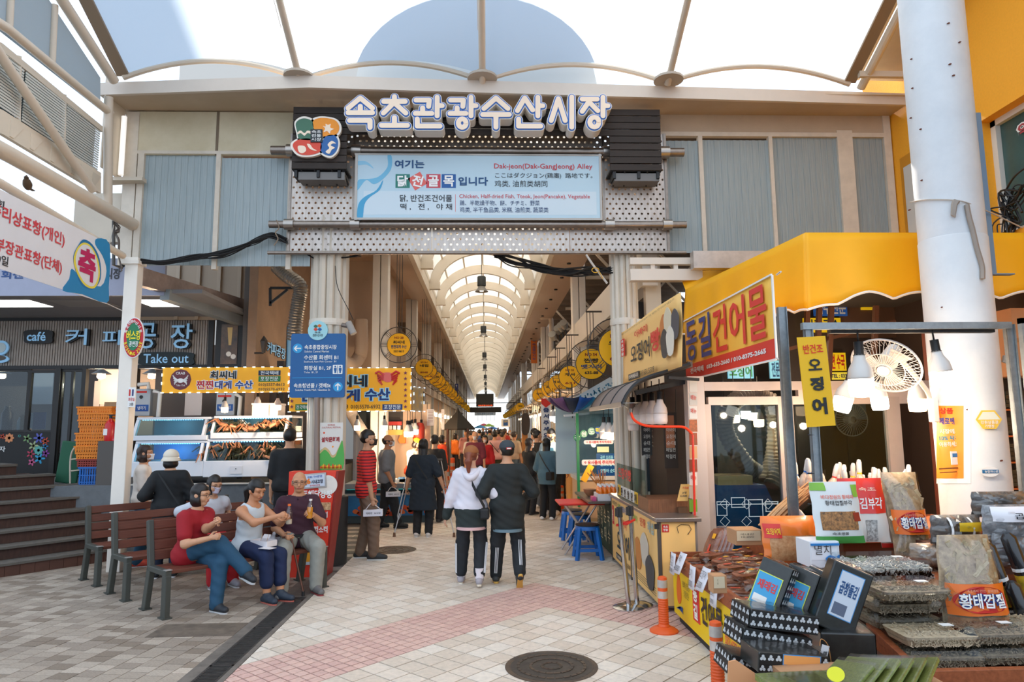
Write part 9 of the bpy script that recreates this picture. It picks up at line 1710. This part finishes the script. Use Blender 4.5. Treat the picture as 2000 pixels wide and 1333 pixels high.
def crossbag(pr,a,b,loc,dims,c,lb,strapc='16181A',w=.012):
 s_=pr['tf']*-1;A_=pr['ch']+pr['rt']*a[0]+pr['tu']*a[1]+s_*a[2];B_=pr['ch']+pr['rt']*b[0]+pr['tu']*b[1]+s_*b[2];t=thing('shoulder_bag',lb,'bag',B_);m=M();mid=(A_+B_)/2+s_*.02;m.grid(lambda q,w_:(A_.lerp(B_,q)+s_*(.03*math.sin(math.pi*q))+pr['tu']*((w_-.5)*w*3)),8,1);m.build('strap',mat(strapc,.6),t,thick=.006)
 if dims:M().box(B_-pr['tu']*(dims[2]/2),dims,zr(-math.atan2(pr['fw'].x,pr['fw'].y))).build('bag_body',mat(c,.6),t,bevel=.02)
 return t
crossbag(p5,(-.12,.12,.13),(.14,-.28,.19),None,(.06,.1,.14),'1A1C1E','black shoulder bag with a strap buckle across the back of the white hat wearer');crossbag(p9,(-.12,.1,.15),(.12,-.25,.2),None,None,'','dark strap across the back of the crutch user');crossbag(p13,(.02,-.02,.17),(.17,-.3,.19),None,(.1,.14,.12),'16181A','black bag with a wide strap on the back of the windbreaker',w=.02);crossbag(p16,(-.1,.1,.13),(.15,-.25,.18),None,(.12,.16,.16),'121316','black rounded bag on the back of the denim jacket');crossbag(p23,(-.12,.1,.16),(.14,-.2,.18),None,None,'','thin black strap across the pink tee')
# held things
def wbox(pr,i,lb):
 c=pr['W'][i]+V((0,0,-.2))+pr['fw']*.02;t=thing('takeaway_box',lb,'box',c);R=zr(-math.atan2(pr['fw'].x,pr['fw'].y));M().box(c,(.13,.26,.085),R).build('box_body',mat('DCDCE4',.5),t,bevel=.004)
 n=pr['rt'];text('아바이',c+n*.068-pr['fw']*.05,pr['fw'],(0,0,1),.08,.035,KT,t,lift=0);text('닭강정',c+n*.067+pr['fw']*.06,pr['fw'],(0,0,1),.08,.02,mat('3A3A44'),t,lift=0)
 M().tube(curve([c+pr['fw']*.1+V((0,0,.045)),pr['W'][i]+V((0,0,-.075)),c-pr['fw']*.1+V((0,0,.045))],5),.006,6).build('cord_handle',mat('E0D8D4'),t,smooth=True)
wbox(p7,1,'white takeaway box carried by the striped red polo');wbox(p8,1,'white takeaway box carried by the grey tee')
def bottle(c,ax,lb,lvl,cc,cm='E8E4E0'):
 t=thing('drink_bottle',lb,'bottle',c);ax=V(ax).normalized();M().lathe([(0,-.09),(.03,-.088),(.032,-.06),(.031,lvl)],c,16,ax).build('drink',mat(cc,.3),t,smooth=True);M().lathe([(.031,-.09),(.034,-.07),(.033,.04),(.015,.09),(.015,.1)],c,16,ax).build('bottle_wall',glassy('F4F4F4',.3,.05,'pet'),t,smooth=True);M().lathe([(.017,.1),(.017,.12),(0,.12)],c,12,ax).build('cap',mat(cm),t,smooth=True)
def grip(pr,i,f=.09):d=(pr['W'][i]-pr['E'][i]).normalized();return pr['W'][i]+d*f*pr['s']
bottle(grip(p3,0)+V((0,0,.02)),(.05,0,1),'bottle of orange juice held up by the maroon polo',.03,'F09A14');bottle(grip(p2,0)+V((0,0,.01)),(0,0,1),'nearly empty bottle with an orange cap held by the tank top woman',-.04,'D8C8B0','E8681E')
g_=grip(p3,1,.06);t=thing('cane','brown walking cane with a curved handle standing before the maroon polo','cane',(g_.x,g_.y,0));ft_=G(592,1165);M().tube([g_+V((-.05,0,.0)),g_+V((.03,0,.02)),g_+V((.06,-.02,-.02)),V((ft_.x,ft_.y,.04))],.011,10).build('shaft',mat('5A3220',.4),t,smooth=True);M().cyl((ft_.x,ft_.y,0),(ft_.x,ft_.y,.05),.017,10).build('ferrule',DARK,t)
for i,sg_ in enumerate((-1,1)):
 w=p9['W'][i]+p9['rt']*(sg_*.03)-V((0,0,.03));ft_=V((w.x+p9['rt'].x*sg_*.16,w.y-.1,0));d=(w-ft_);t=thing('crutch','aluminium crutch under the %s arm of the navy dress' % ('far' if i==0 else 'near'),'crutch',ft_);tp=w+d.normalized()*.5;m=M()
 for o_ in (-.025,.025):m.tube([ft_+d*.35,ft_+d*.45+V((o_,0,0)),tp+V((o_,0,0))],.009,8)
 m.tube([ft_+V((0,0,.05)),ft_+d*.5],.01,8);m.build('tube',mat('B8B8BC',.3,metal=.8),t,smooth=True,kind='stuff');M().cyl(tp+V((-.05,0,0)),tp+V((.05,0,0)),.018,10).build('arm_pad',mat('5A5450'),t,smooth=True);M().cyl(w+V((-.03,0,.03)),w+V((.03,0,.03)),.014,10).build('hand_grip',mat('7A7470'),t,smooth=True);M().cyl(ft_,ft_+V((0,0,.07)),.026,10,r2=.018).build('rubber_foot',mat('6A4A34'),t)
# food box on the lap
c=(p2['K'][0]+p2['K'][1])/2-p2['fw']*.14+V((0,0,.095));t=thing('takeaway_box','open white takeaway box of fried chicken on the lap of the tank top woman','box',c);R=zr(-.5);m=M();m.box(c,(.24,.14,.008),R);m.box(c+R @ V((0,.07,.03)),(.24,.006,.06),R);m.box(c+R @ V((0,-.07,.03)),(.24,.006,.06),R);m.box(c+R @ V((.12,0,.03)),(.006,.14,.06),R);m.box(c+R @ V((-.12,0,.03)),(.006,.14,.06),R);m.box(c+R @ V((-.05,.09,.08)),(.1,.05,.004),R @ Matrix.Rotation(.9,3,'X'));m.box(c+R @ V((.16,-.1,.0)),(.16,.1,.004),R);m.build('box_body',mat('E8E4E6',.6),t)
m=M();[m.lathe([(0,0),(.016,.008),(.014,.022),(0,.028)],c+R @ V((rg.uniform(-.1,.1),rg.uniform(-.05,.05),.008)),7)for k in range(16)];m.build('chicken_piece',mat('A8482A',.4,c2='7A2E1A',scale=40),t,kind='stuff');m=M();[m.cyl(c+R @ V((x,0,.02)),c+R @ V((x+.01,.02,.12)),.002,4)for x in (-.05,.04)];m.build('skewer',mat('C89A5A'),t,kind='stuff')
q=(bx(.36,-.02));t=thing('plastic_bag','crumpled white plastic bag on the bench beside the grey trousers','bag',(q[0],q[1],.45));solid('bag_body',[cap((q[0]-.06,q[1],.5),(q[0]+.06,q[1]+.04,.52),.07,.06),cap((q[0],q[1],.5),(q[0]+.02,q[1],.62),.06,.02)],.012,mat('C4C2C8',.35),t,.03,0,fold=.006)
g_=grip(p6,1,.05);t=thing('tote_bag','tan tote bag with looped handles hanging from the hand by the white post','bag',g_);M().tube(curve([g_+V((-.05,0,-.16)),g_+V((-.03,0,-.03)),g_+V((.01,0,.0)),g_+V((.04,0,-.03)),g_+V((.05,0,-.16))],5),.008,6).build('handle',mat('C88A4A'),t,smooth=True);solid('bag_body',[cap(g_+V((-.08,0,-.3)),g_+V((.08,0,-.3)),.12,.12,(0,1,0),.5)],.014,mat('5A3A2A'),t,.02)
g_=(grip(p17,0)+grip(p17,1))/2;t=thing('phone','black phone held by the pale blue tee','phone',g_);M().box(g_+V((0,-.02,.02)),(.075,.01,.15),Matrix.Rotation(.6,3,'X')).build('phone_body',BLACK,t,bevel=.004)
c=p17['ch']-V((0,.15,0));f_17=p17['ch']+p17['tf']*.125;part(p17,'shirt_print',M().box(f_17-V((0,0,.04)),(.13,.02,.17),zr(-.35)),'4A86A8')
part(p6,'mask_loop',M().tube([p6['hp'](-.06,.04,-.02),p6['hp'](-.08,-.01,0)],.002,4),'E8E8E8')
c3=p3['nk'];[part(p3,'collar',M().box(c3+p3['tf']*.075+p3['rt']*(.035*k)+V((0,0,-.02)),(.07,.012,.035),zr(-.35*k-.35)@ Matrix.Rotation(.5*k,3,'Y')),'34162A')for k in (-1,1)];part(p3,'belt',M().lathe([(.175,0),(.177,.03),(.16,.03)],p3['pel']+V((0,0,.045)),24),'16161A');part(p3,'belt_buckle',M().box(p3['pel']+p3['tf']*.15+V((0,0,.06)),(.04,.03,.03),zr(-.35)),CHROME)
# ---- tidy up
bpy.data.objects.remove(FO)
for sc_ in [x for x in bpy.data.scenes if x!=S]:bpy.data.scenes.remove(sc_)
for pr,cc in ((p1,'8A0E1A'),(p7,'A82020')):[part(pr,'collar',M().box(pr['nk']+pr['tf']*.07+pr['rt']*(.032*k)+V((0,0,-.012)),(.06,.01,.03),zr(-math.atan2(pr['tf'].x,pr['tf'].y)-.3*k)),cc)for k in (-1,1)]
